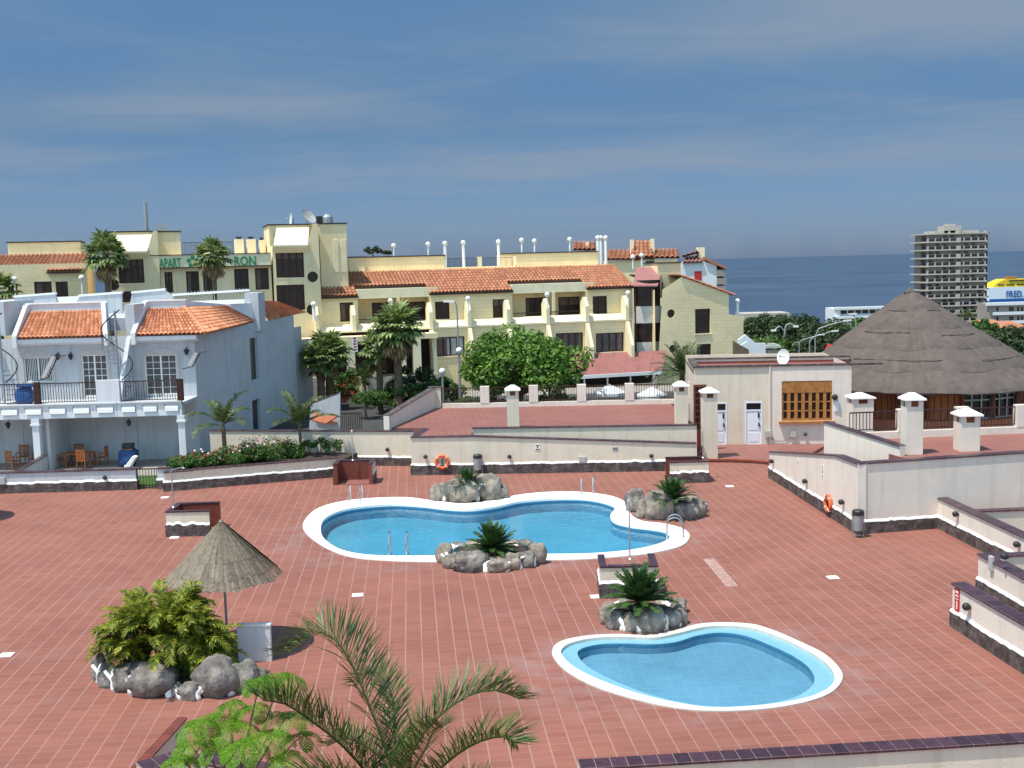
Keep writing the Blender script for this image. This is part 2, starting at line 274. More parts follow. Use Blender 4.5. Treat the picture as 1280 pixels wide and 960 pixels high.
class MB:
    def __init__(s): s.v = []; s.f = []
    def add(s, vs, fs):
        k = len(s.v); s.v += [tuple(v) for v in vs]; s.f += [tuple(i+k for i in f) for f in fs]
    def box(s, x0, x1, y0, y1, z0, z1):
        s.add([(x0, y0, z0), (x1, y0, z0), (x1, y1, z0), (x0, y1, z0), (x0, y0, z1), (x1, y0, z1), (x1, y1, z1), (x0, y1, z1)],
              [(0, 3, 2, 1), (4, 5, 6, 7), (0, 1, 5, 4), (1, 2, 6, 5), (2, 3, 7, 6), (3, 0, 4, 7)])
    def quad(s, a, b, c, d): s.add([a, b, c, d], [(0, 1, 2, 3)])
    def poly(s, pts): s.add(pts, [tuple(range(len(pts)))])
    def extr(s, pts, vec):            # extrude a planar 3D polygon by a vector
        n = len(pts); vec = Vector(vec); q = [Vector(p) for p in pts]
        nrm = Vector((0, 0, 0))
        for i in range(n): nrm += q[i].cross(q[(i+1) % n])
        if nrm.dot(vec) > 0: q.reverse()
        s.add(q + [p+vec for p in q], [tuple(range(n)), tuple(range(2*n-1, n-1, -1))] + [(i, i+n, (i+1) % n+n, (i+1) % n) for i in range(n)])
    def prism(s, xy, z0, z1): s.extr([(x, y, z0) for x, y in xy], (0, 0, z1-z0))
    def tube(s, pts, r, n=6, r2=None, caps=True):
        pts = [Vector(p) for p in pts]; m = len(pts); ring = []
        ref = None
        for i, p in enumerate(pts):
            t = (pts[min(i+1, m-1)] - pts[max(i-1, 0)]).normalized()
            if ref is None: ref = Vector((0, 0, 1)) if abs(t.z) < 0.9 else Vector((1, 0, 0))
            a = t.cross(ref).normalized(); b = t.cross(a).normalized(); ref = a.cross(t)
            rr = r if r2 is None else r + (r2-r)*i/(m-1)
            ring.append([p + (a*math.cos(2*math.pi*k/n) + b*math.sin(2*math.pi*k/n))*rr for k in range(n)])
        vs = [v for g in ring for v in g]
        fs = [(i*n+k, i*n+(k+1) % n, (i+1)*n+(k+1) % n, (i+1)*n+k) for i in range(m-1) for k in range(n)]
        if caps: fs += [tuple(range(n-1, -1, -1)), tuple(range((m-1)*n, m*n))]
        s.add(vs, fs)
    def lathe(s, prof, n=16, c=(0, 0, 0)):
        vs = []; fs = []
        for r, z in prof:
            for k in range(n): vs.append((c[0]+r*math.cos(2*math.pi*k/n), c[1]+r*math.sin(2*math.pi*k/n), c[2]+z))
        for i in range(len(prof)-1):
            for k in range(n): fs.append((i*n+k, i*n+(k+1) % n, (i+1)*n+(k+1) % n, (i+1)*n+k))
        fs.append(tuple(range(n-1, -1, -1))); fs.append(tuple(range((len(prof)-1)*n, len(prof)*n)))
        s.add(vs, fs)
    def sphere(s, c, r, n=10, m=7): s.lathe([(r*math.sin(math.pi*max(0.02, min(m-0.02, i))/m), -r*math.cos(math.pi*i/m)) for i in range(m+1)], n, c)
    def torus(s, c, R0, r, ax='y', n=24, m=8):
        vs = []; fs = []
        for i in range(n):
            a = 2*math.pi*i/n
            for j in range(m):
                b = 2*math.pi*j/m; q = R0 + r*math.cos(b); h = r*math.sin(b)
                p = (q*math.cos(a), h, q*math.sin(a)) if ax == 'y' else ((h, q*math.cos(a), q*math.sin(a)) if ax == 'x' else (q*math.cos(a), q*math.sin(a), h))
                vs.append((c[0]+p[0], c[1]+p[1], c[2]+p[2]))
        for i in range(n):
            for j in range(m): fs.append((i*m+j, ((i+1) % n)*m+j, ((i+1) % n)*m+(j+1) % m, i*m+(j+1) % m))
        s.add(vs, fs)
    def holes(s, outer, hs, conv, depth=None):   # flat polygon with holes; conv(u,v,d) -> xyz ; depth: reveals behind the holes
        loops = [outer]+list(hs)
        bm = bmesh.new()
        for lp in loops:
            vs_ = [bm.verts.new((a, b, 0)) for a, b in lp]
            for i in range(len(vs_)): bm.edges.new((vs_[i], vs_[(i+1) % len(vs_)]))
        bmesh.ops.triangle_fill(bm, use_beauty=True, use_dissolve=False, edges=bm.edges[:], normal=(0, 0, 1)); bm.verts.index_update()
        A_ = lambda lp: abs(sum(lp[i][0]*lp[(i+1) % len(lp)][1]-lp[(i+1) % len(lp)][0]*lp[i][1] for i in range(len(lp))))/2
        want = A_(outer)-sum(A_(h) for h in hs); got = sum(f.calc_area() for f in bm.faces)
        if abs(want-got) > .01*want: print('HOLES MISMATCH', want, got, [tuple(round(c, 2) for c in p) for p in outer][:6], [[tuple(round(c, 2) for c in p) for p in h][:4] for h in hs][:6])
        s.add([conv(v.co.x, v.co.y, 0) for v in bm.verts], [tuple(v.index for v in f.verts) for f in bm.faces]); bm.free()
        if depth:
            for h in hs:
                k = len(h)
                for i in range(k):
                    a = h[i]; b = h[(i+1) % k]; s.quad(conv(*a, 0), conv(*b, 0), conv(*b, depth), conv(*a, depth))
    def rock(s, c, rx, ry, rz, seed, sub=3, jag=0.22):
        rnd = random.Random(seed); off = Vector((rnd.uniform(0, 99), rnd.uniform(0, 99), 0)); n = 26; m = 15; vs = []; fs = []
        rot = rnd.uniform(0, 6.28)
        for i in range(m+1):
            th = math.pi*i/m
            for k in range(n):
                a = 2*math.pi*k/n; d = Vector((math.sin(th)*math.cos(a), math.sin(th)*math.sin(a), -math.cos(th)))
                q = 1 + jag*1.5*noise.noise(d*1.1+off) + jag*0.7*noise.noise(d*2.7+off) - jag*.45*abs(noise.noise(d*5.5+off)) + jag*.2*noise.noise(d*11+off)
                e = Vector((d.x*q, d.y*q, d.z*q)); e = Vector([math.copysign(abs(t)**0.80, t) for t in e])
                x, y = e.x*rx, e.y*ry; vs.append((c[0]+x, c[1]+y, c[2]+e.z*rz))
        for i in range(m):
            for k in range(n): fs.append((i*n+k, i*n+(k+1) % n, (i+1)*n+(k+1) % n, (i+1)*n+k))
        s.add(vs, fs)
    def face_up(s):
        for i, f in enumerate(s.f):
            a, b, c = (Vector(s.v[k]) for k in f[:3])
            if (b-a).cross(c-a).z < 0: s.f[i] = tuple(reversed(f))
        return s
    def build(s, name, m, parent=None, smooth=False, loc=None, bev=0, world=False):
        me = bpy.data.meshes.new(name)
        off = Vector((0, 0, 0))
        if parent is not None and world:
            p = parent
            while p.parent: p = p.parent
            Mi = (Matrix.Translation(p.location) @ Matrix.Rotation(p.rotation_euler.z, 4, 'Z')).inverted()
            vs_ = [Mi @ Vector(v) for v in s.v]
        elif loc is not None: vs_ = [Vector(v)-Vector(loc) for v in s.v]
        else: vs_ = s.v
        me.from_pydata([tuple(v) for v in vs_], [], s.f); me.materials.append(M(m) if isinstance(m, str) else m)
        if smooth: me.polygons.foreach_set('use_smooth', [True]*len(me.polygons))
        me.update()
        o = bpy.data.objects.new(name, me); COL.objects.link(o)
        if parent is not None: o.parent = parent
        if loc is not None: o.location = loc
        if bev:
            b = o.modifiers.new('bevel', 'BEVEL'); b.width = bev; b.segments = 2; b.limit_method = 'ANGLE'
        return o
def struct(mb, name, m, **k): return tag(mb.build(name, m, **k), kind='structure')
def dup(root, loc, rz=None, label=None, name=None, group=None):
    r = root.copy(); COL.objects.link(r); r.location = loc
    if rz is not None: r.rotation_euler = (0, 0, rz)
    if label: r['label'] = label
    if group: r['group'] = group
    for ch in list(root.children):
        c = ch.copy(); COL.objects.link(c); c.parent = r
        for g in list(ch.children): d = g.copy(); COL.objects.link(d); d.parent = c
    return r
def spline(pts, sub=6):      # closed Catmull-Rom
    n = len(pts); o = []
    for i in range(n):
        p0, p1, p2, p3 = (Vector(pts[(i+j-1) % n]) for j in range(4))
        for k in range(sub):
            t = k/sub; o.append(0.5*((2*p1)+(-p0+p2)*t+(2*p0-5*p1+4*p2-p3)*t*t+(-p0+3*p1-3*p2+p3)*t**3))
    return o
def arc(pts, sub=6):         # open Catmull-Rom
    pts = [Vector(p) for p in pts]; q = [2*pts[0]-pts[1]]+pts+[2*pts[-1]-pts[-2]]; o = []
    for i in range(1, len(q)-2):
        p0, p1, p2, p3 = q[i-1:i+3]
        for k in range(sub):
            t = k/sub; o.append(0.5*((2*p1)+(-p0+p2)*t+(2*p0-5*p1+4*p2-p3)*t*t+(-p0+3*p1-3*p2+p3)*t**3))
    o.append(pts[-1]); return o
def circ(u, v, r, n=16): return [(u+r*math.cos(2*math.pi*i/n), v+r*math.sin(2*math.pi*i/n)) for i in range(n)]
def rc(t): return [(t[0], t[2]), (t[1], t[2]), (t[1], t[3]), (t[0], t[3])]
def text_mesh(s, size, name, m, parent, loc, rot, ext=0.03, bold=0.0):
    c = bpy.data.curves.new(name, 'FONT'); c.body = s; c.size = size; c.extrude = ext; c.offset = bold; c.resolution_u = 3
    t = bpy.data.objects.new(name, c); COL.objects.link(t); dg = bpy.context.evaluated_depsgraph_get(); me = bpy.data.meshes.new_from_object(t.evaluated_get(dg))
    bpy.data.objects.remove(t); o = bpy.data.objects.new(name, me); me.materials.clear(); me.materials.append(M(m)); COL.objects.link(o)
    o.parent = parent; o.location = loc; o.rotation_euler = rot; return o

# ================================================================== SETTING
# terrain: level by the pools, falling towards the sea beyond the hotel
def hgt(x, y):
    if y < 60 or x > 26 and y < 70: return -2.0
    k = min(1, max(0, (x-15)/9.0)); k = k*k*(3-2*k)*min(1, max(0, (y-69)/14.0))
    if y < 112: return -0.12-6.0*k
    t = min(1, (y-112)/420.0); return -0.12 - 6.0*k*(1-t) - 24.5*t**0.85 + 0.9*noise.noise(Vector((x/60, y/60, 0)))
mb = MB(); xs = [-30000, -6000, -1500, -700] + [i*25 for i in range(-16, 25)] + [900, 1500, 6000, 30000]
ys = [-300, -50, 0, 30, 59.9, 60.1, 69.9, 70.1] + [80+i*16 for i in range(0, 34)]
g = [[len(mb.v)+i*len(xs)+j for j in range(len(xs))] for i in range(len(ys))]
mb.v = [(x, y, hgt(x, y)) for y in ys for x in xs]
mb.f = [(g[i][j], g[i][j+1], g[i+1][j+1], g[i+1][j]) for i in range(len(ys)-1) for j in range(len(xs)-1)]
struct(mb, 'ground', 'dry_ground')
mb = MB(); X = [-60000, -8000, -2000, 0, 2000, 8000, 60000]; Yy = [420, 1000, 3000, 9000, 30000, 100000]
mb.v = [(x, y, -24.0) for y in Yy for x in X]; mb.f = [(i*7+j, i*7+j+1, (i+1)*7+j+1, (i+1)*7+j) for i in range(5) for j in range(6)]
struct(mb, 'sea', 'sea')
mb = MB(); mb.box(-60, 25, 64, 84, -0.3, 0.0); struct(mb, 'street', 'asphalt')
mb = MB(); mb.box(-60, 25, 84, 88, -0.3, 0.14); struct(mb, 'pavement', 'pavement')

# ---- pools
zc = 0.0
BP_OUT = [(379,661),(384,647),(400,635),(430,627),(470,623),(510,622.5),(545,627),(580,630),(615,626),(650,619),(690,615.5),(730,616),(765,621),(785,631),(789,644),(803,652),(828,655),(852,661),(862,670),(855,681),(835,688),(800,694),(740,699),(680,701),(620,702),(560,703),(500,702),(450,698.5),(420,691),(394,677)]
BP_IN = [(401,664),(404,651),(420,641),(445,635),(490,631),(530,633),(560,636.5),(590,637.5),(620,634),(650,627.5),(690,624),(730,624),(756,628.5),(769,635),(763,645),(768,652.5),(788,658),(812,661),(832,665),(837,673),(822,681),(790,688),(740,692.5),(680,693.5),(600,694.5),(520,695.5),(470,695),(440,691.5),(420,685),(405,674)]
SP_OUT = [(690,815),(700,803),(730,796),(770,793.5),(810,795),(840,790),(870,781.5),(900,779),(940,781),(970,790),(1000,803),(1030,818),(1049,836),(1053,850),(1040,866),(1010,878),(960,887),(900,890),(850,887),(800,877),(750,862),(715,845),(696,829)]
SP_MID = [(702,813),(716,804),(750,798),(790,797.5),(820,798),(850,792),(880,785),(910,783.5),(943,787),(975,798),(1005,812),(1030,828),(1042,843),(1040,857),(1015,871),(965,881),(900,885.5),(855,881),(805,870),(755,853),(720,836),(705,823)]
SP_IN = [(722,816),(728,808),(750,803),(780,802),(815,803),(845,800),(872,792),(900,788.5),(930,792),(960,803),(990,817),(1011,832),(1018,848),(1008,861),(985,871.5),(950,878),(905,880.5),(860,877),(810,864.5),(765,847),(735,831)]
def px2xy(l, z=0.0): return [tuple(P(a, b, z)[:2]) for a, b in l]
def outline(l, sub=6): return [tuple(p) for p in spline(px2xy(l), sub)]
bo, bi, so_, sm, si = outline(BP_OUT), outline(BP_IN), outline(SP_OUT), outline(SP_MID), outline(SP_IN)
flat = lambda z: (lambda u, v, d: (u, v, z+d))
def wallring(mb, lp, z0, z1):
    n = len(lp)
    for i in range(n): a, b = lp[i], lp[(i+1) % n]; mb.quad((*a, z0), (*b, z0), (*b, z1), (*a, z1))
def resample(lp, n):
    return lp
pc = P(620, 662)
pool = thing('swimming_pool', 'large kidney shaped swimming pool of bright blue water with broad white rim', 'pool', (pc.x, pc.y, 0))
mb = MB(); mb.holes(bo, [bi], flat(0.035)); wallring(mb, bo, -0.05, 0.035); wallring(mb, bi, -0.06, 0.035); mb.build('coping', 'bright_white', pool, world=True)
mb = MB(); wallring(mb, bi, -0.22, -0.06); mb.build('tile_band', 'mosaic_band', pool, world=True)
mb = MB(); wallring(mb, bi, -0.55, -0.22); mb.holes(bi, [], flat(-0.55)); mb.build('basin', 'mosaic', pool, world=True)
mb = MB(); mb.holes([((a-pc.x)*1.001+pc.x, (b-pc.y)*1.001+pc.y) for a, b in bi], [], flat(-0.13)); mb.face_up().build('water_surface', 'pool_water', pool, world=True)
pc2 = P(870, 838)
pl2 = thing('paddling_pool', 'small heart shaped paddling pool with pale blue shelf round the water', 'pool', (pc2.x, pc2.y, 0))
mb = MB(); mb.holes(so_, [sm], flat(0.03)); wallring(mb, so_, -0.05, 0.03); wallring(mb, sm, -0.05, 0.03); mb.build('coping', 'pavement', pl2, world=True)
MATS['pavement2'] = mat('pool_rim', (0.58, 0.55, 0.50), 0.85, 0.1, 3); pl2.children[0].data.materials[0] = M('pool_rim')
mb = MB(); mb.holes(sm, [si], flat(-0.05)); mb.build('shelf', 'mosaic_light', pl2, world=True)
mb = MB(); wallring(mb, si, -0.17, -0.05); mb.build('tile_band', 'mosaic_band', pl2, world=True)
mb = MB(); wallring(mb, si, -0.32, -0.17); mb.holes(si, [], flat(-0.32)); mb.build('basin', 'mosaic_small', pl2, world=True)
mb = MB(); mb.holes([((a-pc2.x)*1.001+pc2.x, (b-pc2.y)*1.001+pc2.y) for a, b in si], [], flat(-0.10)); mb.face_up().build('water_surface', 'pool_water', pl2, world=True)
# ---- deck sheet with the two pool openings
deck = [(-45, 5), (30, 5), (30, 45), (16.5, 59.3), (-4.9, 59.3), (-17.2, 58), (-17.2, 60), (-45, 60)]
mb = MB(); mb.holes(deck, [bo, so_], flat(0.0)); struct(mb, 'pool_deck', 'deck_tile')
# raised landing before the flat roofed building, with a rounded nosing
fr = [tuple(P(a, b, 0.16)[:2]) for a, b in [(868, 574), (890, 574), (915, 574), (940, 575), (965, 577), (990, 580)]]
mb = MB(); mb.prism(fr + [(17, 59.0), (8.8, 59.4)], -0.02, 0.16); struct(mb, 'landing', 'terrace_tile')
mb = MB()
for i in range(len(fr)-1):
    a, b = Vector((*fr[i], 0)), Vector((*fr[i+1], 0)); n_ = Vector((b.y-a.y, a.x-b.x, 0)).normalized()*0.05
    mb.add([a+n_+Vector((0, 0, .1)), b+n_+Vector((0, 0, .1)), b+n_+Vector((0, 0, .175)), a+n_+Vector((0, 0, .175)), a-n_*2+Vector((0, 0, .175)), b-n_*2+Vector((0, 0, .175))], [(0, 1, 2, 3), (3, 2, 5, 4)])
struct(mb, 'landing_step', 'red_tile_rim')
# upper red terraces
tz = 1.84
tb = [tuple(P(a, b, tz)[:2]) for a, b in [(540, 511), (560, 510), (850, 504), (870, 504)]]
dl0 = PY(487, 541, 56.7); w3x = PY(590, 540, 54.7).x
mb = MB(); mb.prism([(-4.6, 53.5), (w3x, 53.4), (w3x+.02, 54.9), (9.0, 54.5), (9.0, tb[3][1]), tb[2], tb[1], tb[0], (dl0.x, dl0.y), (-4.3, 56.3)], 0.0, tz); struct(mb, 'upper_terrace', 'terrace_tile')
rz_ = 2.52
rA = PY(1030, 540, 46.0); rB = PY(1125, 570, 41.0)
mb = MB(); q1 = P(1125, 548, rz_); q2 = P(1290, 541, rz_)
mb.prism([(rB.x+.15, 40.2), (22.5, 41.4), (22.9, q2.y+0.3), (rA.x+.9, q1.y+.25), (rA.x+.25, 45.9)], 0.0, rz_); struct(mb, 'side_terrace', 'terrace_tile')

# ================================================================== WALLS
def wall(A, B, hs, label, name='garden_wall', th=0.26, body='cream_plaster', plinth=0.42, cop='coping_brick', z0=0.0, seed=1, cat='wall', group=None, brick=0.29, copw=0.05, copt=0.055, jag=0.30):
    A = Vector((A[0], A[1], 0)); B = Vector((B[0], B[1], 0)); Ln = (B-A).length; rz = math.atan2(B.y-A.y, B.x-A.x)
    t = thing(name, label, cat, (A.x, A.y, z0), rz, group)
    if not isinstance(hs, (list, tuple)): hs = [(0, hs), (Ln, hs)]
    hs = [(a if a >= 0 else Ln, h) for a, h in hs]
    def H(x):
        for (a, h), (b, k) in zip(hs, hs[1:]):
            if x <= b+1e-6: return h+(k-h)*(x-a)/max(1e-6, b-a)
        return hs[-1][1]
    mb = MB(); prof = [(0, 0, 0)] + [(a, 0, h-copt) for a, h in hs] + [(Ln, 0, 0)]
    prof = [(p[0], p[1], max(p[2], 0)) for p in prof]
    mb.extr(prof, (0, th, 0)); mb.build('plaster_body', body, t)
    rnd = random.Random(seed*77+3)
    if cop:
        mb = MB(); n = max(1, round(Ln/brick)); st = Ln/n
        for i in range(n):
            a = i*st+0.006; b = (i+1)*st-0.006; ha, hb = H(a)-copt, H(b)-copt; e = rnd.uniform(-.003, .003)
            mb.add([(a, -copw, ha+.002), (b, -copw, hb+.002), (b, th+copw, hb+.002), (a, th+copw, ha+.002), (a, -copw+e, ha+copt*.7), (b, -copw+e, hb+copt*.7), (b, th+copw, hb+copt*.7), (a, th+copw, ha+copt*.7),
                    (a, -copw+.03, ha+copt), (b, -copw+.03, hb+copt), (b, th+copw-.03, hb+copt), (a, th+copw-.03, ha+copt)],
                   [(0, 3, 2, 1), (0, 1, 5, 4), (1, 2, 6, 5), (2, 3, 7, 6), (3, 0, 4, 7), (4, 5, 9, 8), (5, 6, 10, 9), (6, 7, 11, 10), (7, 4, 8, 11), (8, 9, 10, 11)])
        c = mb.build('brick_coping', cop, t)
        if cop == 'coping_brick' or cop == 'red_brick':
            m2 = MB(); pr = [(a, -copw+.012, h-copt+.004) for a, h in hs] + [(a, -copw+.012, h-.008) for a, h in reversed(hs)]
            m2.extr(pr, (0, th+2*copw-.024, 0)); m2.build('joints', 'joint', c)
    if plinth:
        o = 0.05; pts = []
        per = [((-o, -o), (Ln+o, -o)), ((Ln+o, -o), (Ln+o, th+o)), ((Ln+o, th+o), (-o, th+o)), ((-o, th+o), (-o, -o))]
        for (a, b) in per:
            d = math.hypot(b[0]-a[0], b[1]-a[1]); k = max(1, int(d/0.13))
            for i in range(k): pts.append((a[0]+(b[0]-a[0])*i/k, a[1]+(b[1]-a[1])*i/k))
        n = len(pts); hh = []
        cur = 0
        for i in range(n):
            if i % 3 == 0: cur = rnd.uniform(-jag*.5, jag*.5)
            hh.append(plinth*(1+cur*(0.4 if i % 3 == 1 else 0.15)) + rnd.uniform(-.012, .012))
        inn = lambda p: (min(max(p[0], 0.0), Ln), min(max(p[1], 0.0), th))
        mb = MB(); m2 = MB()
        for i in range(n):
            j = (i+1) % n; a, b = pts[i], pts[j]; ia, ib = inn(a), inn(b)
            mb.quad((*a, 0), (*b, 0), (*b, hh[j]), (*a, hh[i])); 
            s = 0.6; oa = tuple(ia[k]+(a[k]-ia[k])*s for k in (0, 1)); ob = tuple(ib[k]+(b[k]-ib[k])*s for k in (0, 1))
            m2.quad((*a, hh[i]), (*b, hh[j]), (*ob, hh[j]+.065), (*oa, hh[i]+.065)); m2.quad((*oa, hh[i]+.065), (*ob, hh[j]+.065), (*ib, hh[j]+.085), (*ia, hh[i]+.085))
        pp = mb.build('stone_plinth', 'plinth_stone', t); m2.build('white_mortar', 'bright_white', pp)
    return t
def hz(px, py, y): return PY(px, py, y).z
WL = {}
w1a = PY(262, 540, 57.9)
WL['w1'] = wall((w1a.x, 57.9), (-5.05, 55.75), 1.80, 'long cream rendered wall behind the flower bed beside the white house', seed=2)
WL['w2b'] = wall((-4.55, 55.9), (-4.94, 53.35), 1.86, 'short return wall with dark cap at the left corner of the long ramp wall', seed=3, th=0.3, plinth=0.4)
w2e = P(871, 588); L2 = (Vector((w2e.x, w2e.y, 0))-Vector((-4.94, 53.25, 0))).length; x590 = PY(590, 546, 53.0).x+4.94
WL['w2'] = wall((-4.94, 53.25), (w2e.x, w2e.y), [(0, 1.87), (x590, 1.87), (L2, 1.33)], 'long cream wall behind the big pool whose dark cap slopes down to the right', seed=4, plinth=0.46)
w3a = PY(590, 540, 54.7); w3b = PY(871, 540, 54.3)
WL['w3'] = wall((w3a.x, 54.7), (w3b.x, 54.3), [(0, 2.02), (-1, 1.96)], 'upper level wall behind the sloping one with cream face and straight dark cap', seed=5, plinth=0, th=0.25)
# diagonal wall left of the upper terrace and low kerb under the fence
da = PY(375+1, 535, 58); 
dA = P(458, 541, 0.0) if False else None
WL['diag'] = wall((tb[0][0]-0.1, tb[0][1]+0.3), (dl0.x-0.25, dl0.y-0.3), [(0, 3.05), (-1, 2.55)], 'pinkish grey diagonal parapet wall at the left edge of the upper red terrace', seed=6, plinth=0, th=0.3, body='pink_plaster', cop='plinth_stone')
WL['white_low'] = wall((-30, 51.25), (-17.62, 51.42), 1.0, 'low white front wall of the patios of the white terraced house', seed=7, body='house_white', plinth=0.43)
WL['pier'] = wall((-16.62, 51.42), (-15.98, 51.36), 1.0, 'short white gate pier to the right of the little iron gate', name='gate_pier', seed=8, body='house_white', plinth=0.43)
pa = P(206, 614); pb = P(243, 611.5); pcn = P(424, 596)
WL['pl1'] = wall((pa.x+.02, pa.y-.1), (pb.x, pb.y), 0.92, 'short pale end section of the flower bed wall beside the gate', seed=9)
WL['pl2'] = wall((pb.x, pb.y), (pcn.x, pcn.y), 0.95, 'long angled wall in front of the flower bed with wavy white mortar line', seed=10)
# right hand group
R1A, R1B, R2C, R3D = (11.64, 50.35), (12.29, 39.48), (15.42, 40.11), (15.9, 33.2)
WL['r1'] = wall(R1A, R1B, [(0, 1.23), (8.6, 2.52), (-1, 2.60)], 'tall pinkish wall facing the pools with an orange life ring on it', body='pink_plaster', seed=11, plinth=0.45, th=0.3)
WL['r2'] = wall((12.32, 39.5), (22.3, 41.3), [(0, 2.60), (-1, 2.66)], 'tall cream wall facing the camera below the thatched bar terrace', body='pink_plaster', seed=12, plinth=0.42, th=0.3)
WL['r3'] = wall(R2C, (16.0, 31.5), 1.15, 'waist high pinkish wall running forward from the tall wall under the bar', body='pink_plaster', seed=13, th=0.32)
z3 = 0
r3b = PY(1228, 637, 37.6)
WL['r3b'] = wall((15.9, 37.7), (21, 38.0), 1.17, 'cream dividing wall with thin dark cap joining the waist high wall at right', seed=14, plinth=0)
r4 = P(1222, 741); WL['r4'] = wall((r4.x, r4.y), (r4.x+0.45, 24.5), 1.2, 'waist high pinkish wall with junction box between two other patio walls', body='pink_plaster', seed=15, th=0.34)
WL['r4b'] = wall((r4.x+.36, r4.y-.3), (r4.x+7, r4.y), 1.2, 'cream cross wall behind the waist high wall with the junction box', seed=16, plinth=0)
WL['r5'] = wall((11.66, 29.23), (12.15, 24.0), 1.22, 'nearest waist high patio wall at right carrying a small red sign', body='pink_plaster', seed=17, th=0.34)
# ramp parapet up to the bar terrace
rp0, rp1 = P(1030, 558, 0.3), (14.95, 43.3)
WL['ramp'] = wall((rA.x, 46.0), (rB.x, 41.0), [(0, 3.18), (-1, 2.95)], 'pinkish diagonal parapet with dark cap between the landing and the bar terrace', body='pink_plaster', seed=18, plinth=0, th=.2)
# near parapet along the bottom of the picture and the corner at lower left
n0 = P(725, 959, 1.2); n1 = P(1330, 922, 1.2)
WL['near'] = wall((n0.x, n0.y), (n1.x, n1.y), 1.2, 'nearest cream wall with glazed purple brick cap along the bottom right', seed=19, th=0.30, plinth=0.4)
lb0, lb1 = P(165, 968, 1.15), P(231, 896, 1.15)
WL['lb'] = wall((lb0.x, lb0.y), (lb1.x, lb1.y), 1.15, 'low cream wall with thin dark red cap running diagonally at lower left', seed=20, th=0.12, plinth=0, cop='red_brick')
c0, c1, c2_ = P(180, 962, 2.0), P(236, 945, 2.0), P(262, 966, 2.0)
WL['lc'] = wall((c0.x, c0.y), (c1.x, c1.y), 2.0, 'taller cream wall with purple brick cap below the bright green feathery tree', seed=21, th=0.34, plinth=0)
WL['ld'] = wall((c1.x+.05, c1.y), (P(420, 958, 2.0).x, P(420, 962, 2.0).y-.55), 1.96, 'purple capped garden wall at the bottom edge under the near palm fronds', seed=22, th=0.34, plinth=0)
# soil in the flower bed
mb = MB(); mb.prism([(pb.x-1.2, pb.y+.3), (pb.x, pb.y+.28), (pcn.x, pcn.y+.3), (-7.9, 55.9), (w1a.x+.4, 57.6), (w1a.x-1.2, 57.2)], 0.0, 0.72); struct(mb, 'flower_bed_soil', 'soil')

# ---- shower enclosures: three tiled walls open towards the pool
def shower_box(x, y, rz, label, w=1.65, d=1.5, h=0.98, seed=1, th=0.16):
    t = thing('shower_enclosure', label, 'shower enclosure', (x, y, 0), rz, 'shower enclosures round the pools')
    mb = MB(); U = [(0, 0), (w, 0), (w, d), (w-th, d), (w-th, th), (th, th), (th, d), (0, d)]; mb.prism(U, 0, h-.05); mb.build('wall', 'cream_plaster', t)
    mb = MB(); e = .006   # glazed red tiles inside and on the ends
    mb.box(th, w-th, th, th+e*2, 0.0, h-.052); mb.box(th, th+e*2, th+e*2, d, 0, h-.052); mb.box(w-th-e*2, w-th, th+e*2, d, 0, h-.052)
    mb.box(-.004, th+e*2, d, d+.012, 0, h-.052); mb.box(w-th-e*2, w+.004, d, d+.012, 0, h-.052); mb.build('glazed_tiles', 'red_brick', t)
    mb = MB(); mb.box(th+.02, w-th-.02, th+.02, d, 0.0, 0.03); mb.build('shower_tray', 'terrace_tile', t)
    mb = MB(); o = .03
    def run(a, b, c_, d_, ax):
        n = max(1, round(((b-a) if ax == 'x' else (d_-c_))/.27))
        for i in range(n):
            if ax == 'x': s = (b-a)/n; mb.box(a+i*s+.006, a+(i+1)*s-.006, c_, d_, h-.048, h+.005)
            else: s = (d_-c_)/n; mb.box(a, b, c_+i*s+.006, c_+(i+1)*s-.006, h-.048, h+.005)
    run(-o, w+o, -o, th+o, 'x'); run(-o, th+o, th+o+.01, d+o, 'y'); run(w-th-o, w+o, th+o+.01, d+o, 'y'); mb.build('brick_coping', 'coping_brick', t)
    rnd = random.Random(seed); mb = MB(); m2 = MB()
    def strip(a, b):
        n = 13; hs = [0.46*(1+rnd.uniform(-.10, .10)) for _ in range(n+1)]; nx, ny = (b[1]-a[1]), -(b[0]-a[0]); q = math.hypot(nx, ny); nx, ny = nx/q, ny/q
        pt = lambda i, o_: (a[0]+(b[0]-a[0])*i/n+nx*o_, a[1]+(b[1]-a[1])*i/n+ny*o_)
        for i in range(n):
            mb.quad((*pt(i, .045), 0), (*pt(i+1, .045), 0), (*pt(i+1, .045), hs[i+1]), (*pt(i, .045), hs[i]))
            m2.quad((*pt(i, .045), hs[i]), (*pt(i+1, .045), hs[i+1]), (*pt(i+1, .004), hs[i+1]+.085), (*pt(i, .004), hs[i]+.085))
        mb.quad((*pt(n, 0), 0), (*pt(n, .045), 0), (*pt(n, .045), hs[n]), (*pt(n, 0), hs[n])); mb.quad((*pt(0, .045), 0), (*pt(0, 0), 0), (*pt(0, 0), hs[0]), (*pt(0, .045), hs[0]))
    strip((-.04, 0), (w+.04, 0)); strip((w, 0), (w, d)); strip((0, d), (0, 0)); pl = mb.build('stone_plinth', 'plinth_stone', t); m2.build('white_mortar', 'bright_white', pl)
    return t
a = P(209, 671); shower_box(a.x, a.y+1.6, R(-90), 'shower enclosure at left beside the straw parasol, open to the right', w=1.6, d=1.65, seed=1)
a = P(418, 606); shower_box(a.x+1.80, a.y+1.15, R(180), 'red tiled shower enclosure behind the left end of the big pool', w=1.80, d=1.25, seed=2)
a = P(751, 748); shower_box(a.x, a.y, R(-2), 'shower enclosure between the big pool and the paddling pool', w=1.7, d=1.35, seed=3)
